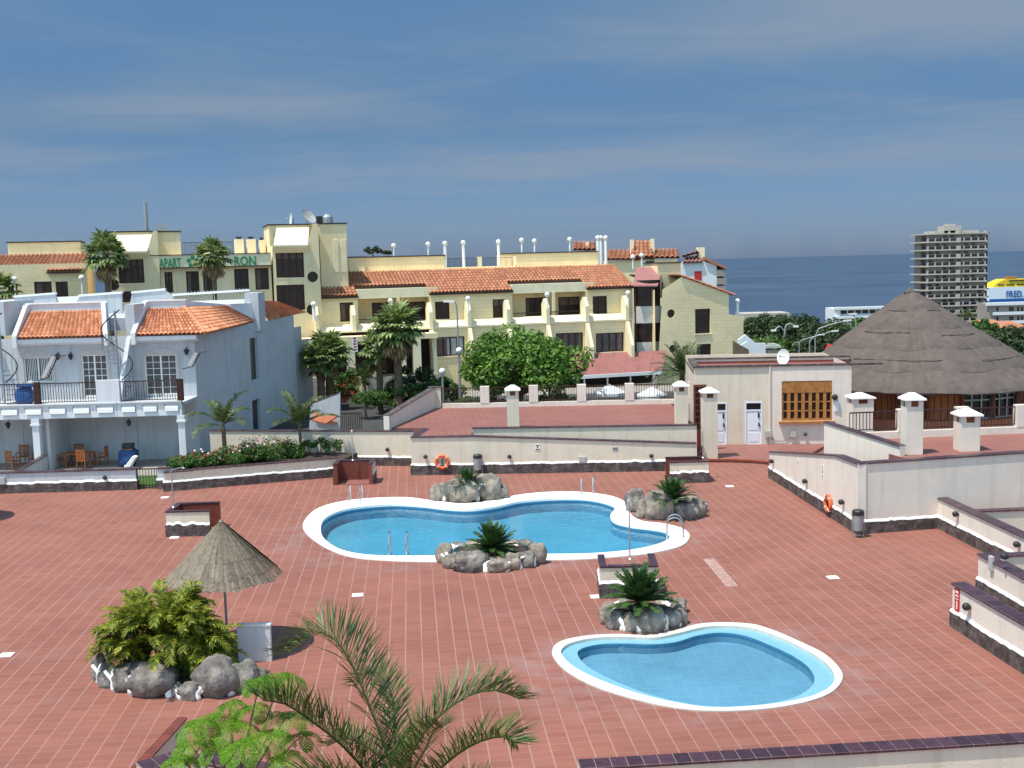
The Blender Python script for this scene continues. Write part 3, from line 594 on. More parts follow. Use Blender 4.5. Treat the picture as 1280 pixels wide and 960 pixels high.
a = P(886, 603); shower_box(a.x, a.y, R(90), 'shower enclosure at far right in front of the long cream wall, open to the left', w=1.3, d=1.75, seed=4)
def shower_pole(x, y, z, h, label, rz=0, arm=0.35):
    t = thing('outdoor_shower', label, 'shower', (x, y, z), rz, 'slim steel pool showers')
    mb = MB(); mb.tube([(0, 0, 0), (0, 0, h)], 0.022, 8); mb.build('pole', 'galv', t)
    mb = MB(); mb.tube(arc([(0, 0, h-.02), (0.05*arm, 0, h+.02), (arm, 0, h+.10)], 4), 0.016, 6); mb.build('spray_arm', 'galv', t)
    mb = MB(); mb.lathe([(0.02, 0), (0.07, -.03), (0.075, -.05)], 12, (arm, 0, h+.09)); mb.build('shower_head', 'galv', t)
    mb = MB(); mb.lathe([(0.07, 0), (0.06, .02), (0.03, .05)], 12); mb.build('base_flange', 'steel', t)
p = PY(217, 636, 42.6); shower_pole(p.x, 42.6, 0.98, 1.45, 'slim shower pole on the enclosure beside the straw parasol', R(20), 0.45)
p = PY(441, 578, 52.1); shower_pole(p.x, 52.15, 0.98, 1.35, 'slim shower pole on the red tiled enclosure at the far left of the pool', R(90), 0.1)
p = PY(785, 712, 33.9); shower_pole(p.x, 33.28, 0.98, 1.75, 'slim shower pole behind the cycad of the paddling pool', R(90), 0.1)
p = PY(876, 576, 51); shower_pole(p.x, 50.4, 0.98, 1.2, 'slim shower pole on the enclosure near the far steps', R(90), 0.1)

# ---- wall lamps (bollard-eye fittings with a cowl)
def wall_lamp(pos, rz, label, s=1.0):
    t = thing('wall_lamp', label, 'wall lamp', pos, rz, 'round dark wall lamps on the garden walls')
    mb = MB(); mb.lathe([(.055*s, 0), (.055*s, .03)], 10); o = mb.build('mount', 'lamp_black', t); o.rotation_euler = (R(90), 0, 0)
    mb = MB(); mb.sphere((0, -.115*s, .02), .105*s, 12, 8); mb.build('cowl', 'lamp_black', t, smooth=True)
    mb = MB(); mb.lathe([(.05*s, -.09*s), (.085*s, -.05*s)], 12, (0, -.125*s, -.01)); mb.build('lens', 'globe', t)
def on_wall(wn, px, py):
    r = WL[wn]; f = Frame(r.location.x, r.location.y, r.rotation_euler.z); u, z = f.hit(px, py, 0); p = f.o + f.ex*u; return (p.x, p.y, z), f.a
for wn, px, py, lb in [('w1', 485, 562, 'left of the life ring, on the wall by the red shower'), ('w2', 532, 571, 'just left of the life ring on the long wall'), ('w2', 637, 571, 'right of the far litter bin on the long wall'), ('w2', 814, 570, 'at the right end of the long sloping wall'),
        ('r1', 967, 577, 'at the far end of the tall right wall'), ('r1', 1009, 602, 'midway along the tall right wall left of the life ring'), ('r1', 1055, 628, 'between the right life ring and the corner'),
        ('r3', 1198, 643, 'on the waist high wall below the tall wall'), ('r4', 1260, 696, 'on the wall with the junction box'), ('r5', 1213, 759, 'on the nearest patio wall by the red sign'), ('white_low', 132, 597, 'on the low white wall left of the gate'),
        ('r3', 1275, 681, 'at the right edge of the picture on the waist high wall'), ('diag', 480, 524, 'lower one on the diagonal parapet'), ('diag', 513, 508, 'upper one on the diagonal parapet')]:
    p, a = on_wall(wn, px, py); wall_lamp(p, a, 'dark round wall lamp ' + lb, 1.0 if wn != 'diag' else 0.9)
def small_box(wn, px, py, w, h, label, m='grey_box', name='junction_box'):
    p, a = on_wall(wn, px, py); t = thing(name, label, 'junction box' if name == 'junction_box' else 'notice', p, a)
    mb = MB(); mb.box(-w/2, w/2, -.09, 0, -h/2, h/2); mb.build('case', m, t, bev=.01)
    mb = MB(); mb.box(-w/2+.03, w/2-.03, -.098, -.09, -h/2+.03, h/2-.03); mb.build('lid', m, t)
small_box('w2', 728, 574, .34, .28, 'grey junction box low on the long sloping wall')
small_box('r4', 1241, 704, .2, .42, 'pale junction box on the middle patio wall')
small_box('white_low', 3, 601, .3, .34, 'pale box on the low white wall at the left edge')
def plate(wn, px, py, w, h, label, m, lines, name='wall_notice', lm='lamp_black'):
    p, a = on_wall(wn, px, py); t = thing(name, label, 'notice', p, a)
    mb = MB(); mb.box(-w/2, w/2, -.02, 0, -h/2, h/2); mb.build('panel', m, t)
    mb = MB()
    for (x0, x1, z0, z1) in lines: mb.box(x0*w/2, x1*w/2, -.024, -.02, z0*h/2, z1*h/2)
    mb.build('print', lm, t)
plate('w2', 672, 559, .26, .30, 'small white notice with dark lines on the long sloping wall', 'globe', [(-.8, .8, .5, .8), (-.3, .3, -.2, .3), (-.8, .8, -.8, -.5)])
plate('w2', 769, 561, .26, .17, 'small grey ventilation grille on the long sloping wall', 'grey_box', [(-.8, .8, .4, .6), (-.8, .8, -.1, .1), (-.8, .8, -.6, -.4)], 'wall_vent')
plate('r5', 1197, 750, .24, .62, 'red sign with white print on the nearest patio wall', 'red_sign', [(-.6, .6, .6, .8), (-.6, .6, .3, .45), (-.25, .25, -.8, -.1), (-.7, .7, .05, .12)], 'red_notice', 'globe')
plate('r1', 998, 578, .09, .22, 'tiny plaque near the far end of the tall right wall', 'globe', [(-.6, .6, -.6, .6)], 'small_plaque')
plate('r1', 1029, 590, .10, .55, 'narrow depth plate on the tall right wall above the life ring', 'globe', [(-.5, .5, .5, .8), (-.5, .5, -.2, .3), (-.5, .5, -.8, -.5)], 'narrow_plaque')

# ---- life rings
def life_ring(wn, px, py, label):
    p, a = on_wall(wn, px, py); t = thing('life_ring', label, 'life ring', p, a, 'orange life rings')
    mb = MB(); mb.torus((0, -.10, 0), .29, .075, 'y', 28, 8); mb.build('ring', 'orange', t, smooth=True)
    for k in range(4):
        an = math.pi/4+k*math.pi/2; mb = MB(); q = []
        for j in range(9):
            b = 2*math.pi*j/8; q.append(((.29+.082*math.cos(b))*math.cos(an), -.10+.082*math.sin(b), (.29+.082*math.cos(b))*math.sin(an)))
        mb.tube(q, .016, 5, caps=False); mb.build('strap', 'bright_white', t)
    mb = MB(); mb.box(-.015, .015, -.14, 0, -.12, .14); mb.box(-.06, .10, -.13, -.11, -.12, -.09); mb.build('bracket', 'lamp_black', t)
life_ring('w2', 553, 577, 'orange life ring hanging on the long wall behind the big pool')
life_ring('r1', 1038, 629, 'orange life ring hanging on the tall pinkish wall at right')
# ---- litter bins
def litter_bin(x, y, label):
    t = thing('litter_bin', label, 'litter bin', (x, y, 0), 0, 'steel litter bins by the walls')
    mb = MB()
    for s in (-1, 1): mb.tube([(s*.21, 0, 0), (s*.21, 0, .95)], .018, 6)
    mb.box(-.21, .21, -.015, .015, .05, .08); mb.build('stand', 'galv', t)
    mb = MB(); mb.lathe([(.15, .25), (.165, .27), (.185, .80), (.19, .82)], 18); mb.build('drum', 'galv', t, smooth=False)
    mb = MB(); mb.lathe([(.20, .82), (.205, .84), (.205, .96), (.17, 1.0), (.05, 1.02)], 18); mb.build('hood', 'lamp_black', t)
p = P(598, 592); litter_bin(p.x, 52.85, 'litter bin with black hood to the right of the far life ring')
p = P(1072, 668); litter_bin(p.x-.12, 39.05, 'litter bin with black hood at the corner of the tall right wall')

# ---- pool ladders
def ladder(px, py, rz, label, wd=.5, h=.85):
    p = P(px, py); t = thing('pool_ladder', label, 'pool ladder', (p.x, p.y, 0.03), rz, 'steel pool ladders')
    for s in (-1, 1):
        mb = MB(); mb.tube(arc([(s*wd/2, .45, 0), (s*wd/2, .45, h*.55), (s*wd/2, .33, h*.93), (s*wd/2, .12, h), (s*wd/2, -.08, h*.85), (s*wd/2, -.12, h*.4), (s*wd/2, -.12, -.50)], 4), .022, 7); mb.build('handrail', 'steel', t)
    for k in range(2):
        mb = MB(); mb.box(-wd/2, wd/2, -.17, -.09, -.2-.2*k, -.17-.2*k); mb.build('step', 'steel', t)
ladder(444, 633, 0, 'pool ladder at the far left of the big pool by the red shower', .50)
ladder(499, 694, R(180), 'pool ladder on the near edge left of the central cycad', .60)
ladder(735, 622, 0, 'pool ladder at the far right side of the big pool', .50)
ladder(838, 675, R(-100), 'pool ladder at the right tip of the big pool', .50)
# ---- skimmer lids and drain
for px, py, lb in [(447, 744, 'left of the two between the pools'), (8, 819, 'at the left edge of the deck'), (1041, 722, 'on open deck right of the pools'), (912, 608, 'behind the right rocks near the steps'), (206, 622, 'beside the gate pier'), (257, 632, 'behind the left shower enclosure'), (218, 672, 'in front of the left shower enclosure'), (745, 746, 'beside the middle shower enclosure')]:
    p = P(px, py); t = thing('skimmer_lid', 'white square skimmer lid ' + lb, 'lid', (p.x, p.y, 0.004), R(5), 'white lids set in the deck')
    mb = MB(); mb.box(-.17, .17, -.17, .17, 0, .012); mb.build('frame', 'bright_white', t); mb = MB(); mb.box(-.14, .14, -.14, .14, .012, .018); mb.build('plate', 'bright_white', t)
d0, d1 = P(886, 699), P(915, 733); t = thing('deck_drain', 'long pale worn strip of drain tiles set in the deck', 'drain', (d0.x, d0.y, 0.004), math.atan2(d1.y-d0.y, d1.x-d0.x)); Ld = (d1-d0).length
mb = MB(); n = 14
for i in range(n): mb.box(Ld*i/n+.02, Ld*(i+1)/n-.02, -.15, .15, 0, .004)
mb.build('drain_tiles', mat('worn_tile', (0.36, 0.20, 0.17), .8, .3, 5), t)
mb = MB()
for i in range(n+1): mb.box(Ld*i/n-.02, Ld*i/n+.02, -.16, .16, 0, .006)
mb.box(-.02, Ld, -.18, -.16, 0, .006); mb.box(-.02, Ld, .16, .18, 0, .006); mb.build('pale_joints', mat('pale_joint', (0.45, 0.36, 0.33), .9, .2, 6), t)
p = P(205, 603); t = thing('drain_cover', 'dull dark drain cover in the deck in front of the flower bed end', 'drain cover', (p.x+.6, p.y-.35-.3, 0.003)); mb = MB(); mb.lathe([(.5, 0), (.5, .005)], 20); mb.build('plate', mat('dull_plate', (.13, .085, .065), .9, .2, 4), t)

# ================================================================== PLANTS
rnd = random.Random(11)
def frond(mb, base, az, el, ln, droop, nl=26, ll=0.35, lw=0.03, hang=0.35, vee=0.45, side=0.0, start=0.15, stem=None, sr=0.012, path=None, tipf=0.35, rn=None, fwd=.55):
    rn = rn or rnd
    if path is None:
        d = Vector((math.cos(az)*math.cos(el), math.sin(az)*math.cos(el), math.sin(el))); p = Vector(base); pts = [p.copy()]; st = ln/10
        for i in range(10):
            p = p + d*st; pts.append(p.copy()); d = (d + Vector((side*math.sin(az), -side*math.cos(az), 0))*.05 + Vector((0, 0, -1))*droop*(i+2)/10.0).normalized()
    else: pts = arc(path, 4)
    if stem is not None: stem.tube(pts[::max(1, len(pts)//8)], sr, 4, r2=sr*.3)
    n = len(pts)-1
    for k in range(nl):
        t = start+(1-start)*(k+.5)/nl; f = t*n; i = min(int(f), n-1); q = pts[i].lerp(pts[i+1], f-i); tg = (pts[i+1]-pts[i]).normalized()
        sd = tg.cross(Vector((0, 0, 1)));
        if sd.length < .05: sd = Vector((math.sin(az), -math.cos(az), 0))
        sd.normalize(); up = sd.cross(tg).normalized()
        prof = math.sin(math.pi*min(1, (t-start)/(1-start)*.86+.12))**.55
        l_ = ll*(tipf + (1-tipf)*prof)*rn.uniform(.85, 1.1)
        for s in (-1, 1):
            dr = (sd*s*rn.uniform(.7, 1.1) + tg*(fwd+.35*t)*rn.uniform(.75, 1.3) + up*vee*rn.uniform(.3, 1.5)).normalized()
            m1 = q+dr*l_*.5; d2 = (dr+Vector((0, 0, -hang*rn.uniform(.5, 1.5)))).normalized(); m2 = m1+d2*l_*.5
            wv = tg*lw*.5
            k0 = len(mb.v); mb.v += [tuple(q-wv*.5), tuple(q+wv*.5), tuple(m1-wv), tuple(m1+wv), tuple(m2)]
            mb.f += [(k0, k0+1, k0+3, k0+2), (k0+2, k0+3, k0+4)]
def fanleaf(mb, base, az, el, pet, rad, rn, nb=13, droop=.5, w=.09):
    d = Vector((math.cos(az)*math.cos(el), math.sin(az)*math.cos(el), math.sin(el))); c = Vector(base)+d*pet+Vector((0, 0, -.12*pet))
    sd = d.cross(Vector((0, 0, 1))).normalized(); up = sd.cross(d).normalized()
    mb.add([Vector(base)-sd*.02, Vector(base)+sd*.02, c+sd*.02, c-sd*.02], [(0, 1, 2, 3)])
    for i in range(nb):
        a = (i/(nb-1)-.5)*4.0; dr = (d*math.cos(a)+sd*math.sin(a)+up*rn.uniform(-.1, .15)).normalized(); r = rad*rn.uniform(.82, 1.05)
        m1 = c+dr*r*.55; m2 = m1+(dr+Vector((0, 0, -droop))).normalized()*r*.45; wv = dr.cross(up).normalized()*w*rad*.5
        mb.add([c, m1-wv, m1+wv, m2], [(0, 1, 2), (1, 3, 2)])
def cycad(x, y, z, r, label, n=46, seed=1):
    rn = random.Random(seed); t = thing('cycad', label, 'cycad', (x, y, z), 0, 'cycads in the rock rings')
    mb = MB(); mb.lathe([(.10*r, 0), (.13*r, .08*r), (.12*r, .2*r), (.05*r, .26*r)], 10); mb.build('trunk', 'bark', t)
    mb = MB(); st = MB()
    for i in range(n):
        u = (i+.5)/n; el = R(80)*(1-u)+R(8)*u; frond(mb, (0, 0, .24*r), i*2.39996, el+rn.uniform(-.08, .08), r*rn.uniform(1.0, 1.18), .07+.04*u, 44, .21*r, .050*r+.008, .04, .2, 0, .12, st, .012*r, rn=rn, tipf=.3)
    mb.build('crown', 'cycad', t); st.build('stalks', 'cycad', t)
def rocks(name_label, lst, y_off=0, soil=None, seed=1, m='rock'):
    ps = []
    for (px, by, wp, hp) in lst:
        b = P(px, by); s = b.y/FPX; ps.append((b, wp*s/2, hp*s/2*1.04, wp*s/2*.85))
    cx_ = sum(p[0].x for p in ps)/len(ps); cy_ = sum(p[0].y for p in ps)/len(ps)
    t = thing('rock_planter', name_label, 'rock planter', (cx_, cy_, 0), 0)
    for i, (b, rx, rz, ry) in enumerate(ps):
        ry = min(ry, .55); mb = MB(); mb.rock((0, 0, 0), rx*1.03, ry, rz*1.12, seed*31+i, jag=.26); o = mb.build('rock', m if (i*7+seed) % 3 else 'rock_dark', t, smooth=True); o.location = (b.x-cx_, b.y+ry*.75-cy_, rz*.82); o.rotation_euler = (0, 0, (i*1.3) % .5-.25)
    mb = MB(); od = sorted(ps, key=lambda q: math.atan2(q[0].y-cy_, q[0].x-cx_)); rn = random.Random(seed)
    for i in range(len(od)):
        a, b = od[i], od[(i+1) % len(od)]
        if (a[0]-b[0]).length > (a[1]+b[1])*1.5+.3: continue
        f = a[1]/(a[1]+b[1]); ca = a[0]+Vector((0, a[3]*.75, 0)); cb = b[0]+Vector((0, b[3]*.75, 0)); p = ca.lerp(cb, f)
        if p.y > cy_+.5 and i % 2: continue
        h = min(a[2], b[2])*1.5; x0 = p.x-cx_; y0 = p.y-cy_-min(a[3], b[3])*.62
        mb.tube(arc([(x0+rn.uniform(-.06, .06), y0-.05, 0.0), (x0+rn.uniform(-.05, .05), y0-.04, h*.5), (x0+rn.uniform(-.12, .12), y0+.05, h*.85), (x0+rn.uniform(-.12, .12), y0+.22, h*1.02)], 3), .105, 7, r2=.05)
        mb.tube(arc([(x0, y0-.02, h*.40), (x0+rn.choice((-1, 1))*.12, y0+.02, h*.75), (x0+rn.choice((-1, 1))*.24, y0+.10, h*.98)], 3), .045, 5)
        if i % 2: mb.rock((x0, y0+.03, .05), .14, .1, .12, seed*7+i)
    [q_.build('white_mortar', 'bright_white', t, smooth=True) for q_ in islands(mb)]
    if soil:
        sp = Vector((cx_, cy_+.25, 0)); mb = MB(); R_ = soil[2]*.86; mb.lathe([(R_, -.3), (R_, .0), (R_*.6, .07), (.02, .12)], 20, (0, 0, 0))
        mb.v = [(v[0]+sp.x-cx_, v[1]*soil[3]*.9+sp.y-cy_, v[2]+.26) for v in mb.v]; mb.build('soil', 'soil', t)
    return t
rocks('rock planter of big boulders behind the middle of the big pool', [(549, 627, 22, 22), (560, 627, 26, 24), (582, 629, 40, 30), (609, 626, 38, 32), (627, 624, 16, 18), (572, 614, 30, 14), (600, 613, 26, 12)], soil=(585, 612, .9, .6), seed=2)
c = P(584, 612, .5); cycad(c.x, c.y, .55, .66, 'small cycad among the boulders behind the big pool', 34, 3)
rocks('rock planter of boulders at the right tip of the big pool', [(796, 640, 26, 28), (808, 648, 24, 22), (826, 650, 44, 34), (858, 650, 36, 22), (874, 647, 20, 24), (845, 645, 24, 18), (878, 640, 14, 16), (830, 632, 30, 12), (860, 632, 28, 12)], soil=(845, 634, 1.2, .6), seed=3)
c = P(840, 632, .5); cycad(c.x, c.y, .50, .86, 'cycad at the right end of the big pool', 42, 4)
rocks('ring of low boulders on the near edge of the big pool round a cycad', [(556, 704, 22, 24), (566, 711, 26, 18), (588, 716, 46, 26), (622, 716, 30, 18), (641, 713, 22, 20), (658, 710, 24, 20), (672, 706, 22, 26), (557, 693, 18, 12), (572, 689, 20, 10), (590, 686, 20, 9), (640, 686, 22, 10), (657, 688, 22, 12), (670, 694, 18, 14), (615, 684, 22, 9)], soil=(615, 697, 1.42, .72), seed=4)
c = P(616, 694, .3); cycad(c.x, c.y, .28, .86, 'cycad in the ring of boulders on the near edge of the big pool', 46, 5)
rocks('ring of boulders above the paddling pool round a cycad', [(759, 781, 20, 24), (771, 787, 28, 24), (789, 790, 22, 22), (815, 791, 44, 28), (840, 786, 28, 24), (852, 781, 18, 26), (762, 768, 20, 16), (848, 767, 22, 18), (780, 762, 22, 12), (828, 761, 24, 12)], soil=(805, 772, 1.0, .8), seed=5)
c = P(801, 766, .35); cycad(c.x, c.y, .42, .92, 'largest cycad, between the shower enclosure and the paddling pool', 50, 6)
rocks('large boulder planter holding a clump of feathery palms', [(122, 852, 18, 36), (133, 860, 26, 30), (153, 866, 32, 34), (186, 873, 62, 40), (220, 871, 18, 16), (236, 876, 30, 22), (249, 853, 26, 20), (268, 873, 54, 48), (300, 866, 40, 38), (322, 858, 24, 22), (135, 826, 22, 20), (160, 814, 26, 16), (250, 812, 30, 18), (290, 826, 26, 24)], soil=(205, 838, 1.6, .8), seed=6, m='rock_dark')
# palm clump in the big planter
t = None
cp = P(205, 836, .3); t = thing('palm_clump', 'dense yellow green clump of feathery palms in the big boulder planter', 'palm', (cp.x, cp.y, .35))
rn = random.Random(5); m1 = MB(); st = MB(); tk = MB()
for i in range(120):
    a = rn.uniform(0, 6.28); rr = rn.uniform(0, 1.0)**.8; bx, by = rr*1.2*math.cos(a)+.10, rr*.7*math.sin(a); h = (rn.uniform(.0, 1.0)**.8)*1.35*(1.15-.40*abs(bx-.1))
    if bx > .6: h *= .72
    if i % 3 == 0: tk.tube([(bx, by, -.1), (bx*1.05, by*1.05, h)], .035, 6)
    for k in range(3):
        az = math.atan2(by, bx*1.2)+rn.uniform(-1.3, 1.3); frond(m1, (bx, by, h), az, rn.uniform(.35, 1.35), rn.uniform(.6, 1.0), rn.uniform(.2, .42), 30, .26, .036, .5, .3, 0, .12, st, .010, rn=rn)
m1.build('fronds', 'clump', t); st.build('stalks', 'clump', t); [q_.build('stem', 'bark', t) for q_ in islands(tk)]
p = P(228, 868, .0); mb = MB(); t = thing('low_shrub', 'small glossy green shrub at the foot of the palm clump', 'shrub', (p.x, p.y+.55, .35))
for i in range(900):
    v = Vector((rn.gauss(0, .34), rn.gauss(0, .2), abs(rn.gauss(0, .18)))); a = Vector((rn.uniform(-1, 1), rn.uniform(-1, 1), rn.uniform(-.3, 1))).normalized(); b = a.cross(Vector((0, 0, 1))).normalized(); mb.quad(v, v+a*.05+b*.02, v+a*.09, v+a*.05-b*.02)
mb.build('foliage', 'shrub', t); mb = MB(); mb.tube([(0, 0, -.2), (0, 0, .3)], .03, 5); mb.build('stem', 'bark', t)

def leaf_blob(mb, c, r, n, s, rn, squash=.8, up=.5):
    for i in range(n):
        d = Vector((rn.gauss(0, 1), rn.gauss(0, 1), rn.gauss(0, 1))).normalized(); q = rn.uniform(.35, 1)**.45
        p = Vector(c)+Vector((d.x*r[0], d.y*r[1], d.z*r[2]))*q
        nrm = (d+Vector((rn.gauss(0, .6), rn.gauss(0, .6), rn.gauss(0, .6)+up))).normalized(); a = nrm.cross(Vector((rn.uniform(-1, 1), rn.uniform(-1, 1), rn.uniform(-1, 1)))).normalized(); b = nrm.cross(a); l_ = s*rn.uniform(.6, 1.3)
        k = len(mb.v); mb.v += [tuple(p-a*l_), tuple(p-b*l_*.45), tuple(p+a*l_), tuple(p+b*l_*.45)]; mb.f.append((k, k+1, k+2, k+3))
def tree(name, label, x, y, z, H, W, D, trunk_h, nb, nleaf, leaf, mt, seed, group=None, cat='tree', top=.75, flat=.75):
    rn = random.Random(seed); t = thing(name, label, cat, (x, y, z), 0, group)
    m1 = MB(); m2 = MB(); m2.tube([(0, 0, -.2), (rn.uniform(-.1, .1), 0, trunk_h*.6), (0, 0, trunk_h)], .035*H+.03, 8, r2=.022*H+.02)
    ch = (H-trunk_h*.6)/2; cz = H-ch
    for i in range(nb):
        u = (i+.5)/nb; th = math.acos(1-1.75*u); az = i*2.39996+rn.uniform(-.3, .3); q = rn.uniform(.55, .86)
        c = (math.sin(th)*math.cos(az)*W/2*q, math.sin(th)*math.sin(az)*D/2*q, cz+math.cos(th)*ch*q)
        r = rn.uniform(.17, .30)*(W+D)/2*.62; m2.tube(arc([(0, 0, trunk_h*.9), (c[0]*.4, c[1]*.4, trunk_h+(c[2]-trunk_h)*.35), c], 3), .012*H+.015, 5, r2=.01)
        leaf_blob(m1, c, (r, r, r*flat), nleaf, leaf, rn)
    m1.build('crown', mt, t); m2.build('trunk', 'bark', t); return t
def feather_palm(label, x, y, z, th, nfr, fl, seed, mt='frond', ll=.35, droop=.22, elr=(-.2, 1.4), group=None, name='palm_tree', tr=.09, lw=.035, nl=30, cat='palm', hang=.4, skirt=0):
    rn = random.Random(seed); t = thing(name, label, cat, (x, y, z), 0, group); m1 = MB(); st = MB(); tk = MB()
    tk.tube([(0, 0, -.3), (.02, 0, th*.5), (0, 0, th)], tr*1.15, 9, r2=tr*.85); tk.build('trunk', 'bark', t)
    for i in range(nfr):
        u = (i+.5)/nfr; el = elr[1]*(1-u)+elr[0]*u; frond(m1, (0, 0, th), i*2.39996+rn.uniform(-.25, .25), el+rn.uniform(-.1, .1), fl*rn.uniform(.85, 1.1), droop*rn.uniform(.8, 1.25), nl, ll, lw, hang, .35, 0, .14, st, .016, rn=rn)
    m1.build('crown', mt, t); st.build('stalks', mt, t); return t
def fan_palm(label, x, y, z, th, cr, seed, nl=55, skirt=30, tr=.2, group='fan palms in front of the hotel'):
    rn = random.Random(seed); t = thing('fan_palm', label, 'palm', (x, y, z), 0, group); tk = MB(); tk.tube([(0, 0, -.3), (.05, 0, th*.5), (0, 0, th)], tr*1.2, 10, r2=tr); tk.build('trunk', 'bark', t); m1 = MB(); m2 = MB()
    for i in range(nl):
        u = (i+.5)/nl; fanleaf(m1, (0, 0, th-.1), i*2.39996, math.asin(.98-1.55*u)+rn.uniform(-.2, .2), cr*rn.uniform(.40, .66), cr*rn.uniform(.42, .60), rn, 13, .45+.3*u, .24)
    for i in range(skirt): fanleaf(m2, (0, 0, th-.15), rn.uniform(0, 6.28), R(-62)+rn.uniform(-.3, .25), cr*rn.uniform(.3, .75), cr*.4, rn, 9, 1.2, .22)
    m1.build('crown', 'fan', t)
    if skirt: m2.build('dead_skirt', 'dead_frond', t)
    return t
# young palms in the flower bed
def at_px(px, py, y): return PY(px, py, y)
c = at_px(281, 575, 54.6); feather_palm('young palm leaning left in the flower bed near the house corner', c.x, 54.6, .7, 1.75, 8, 2.15, 21, 'frond', .55, .24, (.25, 1.25), 'young palms in the flower bed', lw=.06, nl=44, tr=.11, hang=.6)
c = at_px(376, 572, 55.6); feather_palm('young palm in the flower bed beside the shower, at its right end', c.x, 55.6, .7, 1.5, 9, 1.95, 22, 'frond', .5, .20, (.45, 1.4), 'young palms in the flower bed', lw=.06, nl=44, tr=.08, hang=.6)
# flower bed bushes
for i, (px, py, y, ww, hh, lb) in enumerate([(228, 578, 52.6, 1.5, .75, 'leftmost green flowering bush by the gate'), (250, 574, 53.0, 1.5, .85, 'red flowered bush second from the gate'), (275, 572, 53.3, 1.6, .85, 'dark green flowering bush below the leaning young palm'), (300, 570, 53.8, 1.6, .95, 'bush with a white bloom in mid bed'), (325, 568, 54.2, 1.7, 1.25, 'tall rusty tipped flowering bush left of the second palm'), (345, 566, 54.9, 1.6, 1.2, 'taller flowering bush touching the second palm'), (362, 565, 55.1, 1.0, .7, 'low bush just left of the second palm stem')]):
    p = at_px(px, py, y); rn = random.Random(50+i); t = thing('flowering_bush', lb, 'bush', (p.x, y, .70), 0, 'bushes in the flower bed'); mb = MB(); fl = MB(); wh = MB()
    for k in range(9): leaf_blob(mb, (rn.uniform(-.5, .5)*ww, rn.uniform(-.35, .35), rn.uniform(.15, .62)*hh), (.34*ww, .35, .36*hh), 230, .07, rn)
    for k in range(26 if i else 10):
        q = Vector((rn.uniform(-.55, .55)*ww, rn.uniform(-.6, .2), rn.uniform(.45, 1.0)*hh)); (wh if k % 9 == 4 else fl).sphere(q, .035 if k % 9 != 4 else .06, 5, 4)
    mb.build('foliage', 'shrub', t); [q_.build('red_bloom', 'flower_red', t) for q_ in islands(fl)]; [q_.build('white_bloom', 'flower_white', t) for q_ in islands(wh)]
for i, (px, y, hh, lb) in enumerate([(386, 55.6, .85, 'leafy young shrub right of the second palm'), (401, 55.7, 1.0, 'tallest leafy shrub near the red shower'), (416, 55.6, .7, 'last small leafy shrub by the red shower')]):
    p = at_px(px, 570, y); rn = random.Random(80+i); t = thing('leafy_shrub', lb, 'bush', (p.x, y, .70)); mb = MB(); st = MB()
    for k in range(9):
        q = Vector((rn.uniform(-.4, .4), rn.uniform(-.2, .2), rn.uniform(.3, .95)*hh)); st.tube([(0, 0, 0), q], .012, 4); leaf_blob(mb, q, (.15, .15, .13), 45, .075, rn)
    mb.build('foliage', 'shrub', t); st.build('stem', 'bark', t)
# near palm at the bottom of the picture
YN = 13.0; base = PY(512, 1010, YN); t = thing('palm_tree', 'near palm whose long dark green fronds reach up at the bottom of the picture', 'palm', (base.x, YN, 0))
m1 = MB(); st = MB(); rn = random.Random(9); tk = MB(); tk.tube([(0, 0, 0), (.03, 0, base.z*.5), (0, 0, base.z)], .11, 10, r2=.08); tk.build('trunk', 'bark', t)
def loc(px, py, dy): v = PY(px-6, py+8, YN+dy); return (v.x-base.x, dy, v.z)
FR = [([(505, 1000, 0), (492, 940, .1), (465, 868, .25), (440, 812, .4), (408, 782, .55), (368, 808, .75)], .62),
      ([(500, 1005, 0), (470, 965, -.1), (435, 925, -.25), (395, 893, -.4), (362, 872, -.6), (335, 868, -.8)], .55),
      ([(515, 1000, 0), (520, 935, .0), (552, 890, .05), (590, 862, .15), (625, 855, .25), (656, 866, .4)], .50),
      ([(520, 1005, 0), (545, 965, -.2), (577, 935, -.4), (608, 918, -.6), (636, 913, -.8), (652, 922, -.95)], .45),
      ([(510, 1000, 0), (500, 920, .3), (498, 870, .7), (485, 840, 1.2), (468, 832, 1.7), (450, 850, 2.1)], .40),
      ([(512, 1000, 0), (520, 960, -.3), (540, 925, -.7), (548, 905, -1.1), (560, 900, -1.4)], .40),
      ([(500, 1005, 0), (470, 985, -.3), (430, 968, -.6), (395, 965, -.9), (365, 985, -1.1)], .45),
      ([(525, 1010, 0), (575, 985, .2), (620, 975, .5), (650, 990, .8)], .40),
      ([(510, 1000, 0), (490, 950, .6), (470, 930, 1.1), (440, 915, 1.6), (415, 925, 2.0)], .40)]
for pth, l_ in FR: frond(m1, None, 0, 0, 1, 0, 110, l_*1.08, .025, .14, .75, 0, .12, st, .020, path=[loc(*q) for q in pth], rn=rn, tipf=.45, fwd=.8)
m1.build('fronds', 'frond_front', t); st.build('stalks', 'frond_front', t)
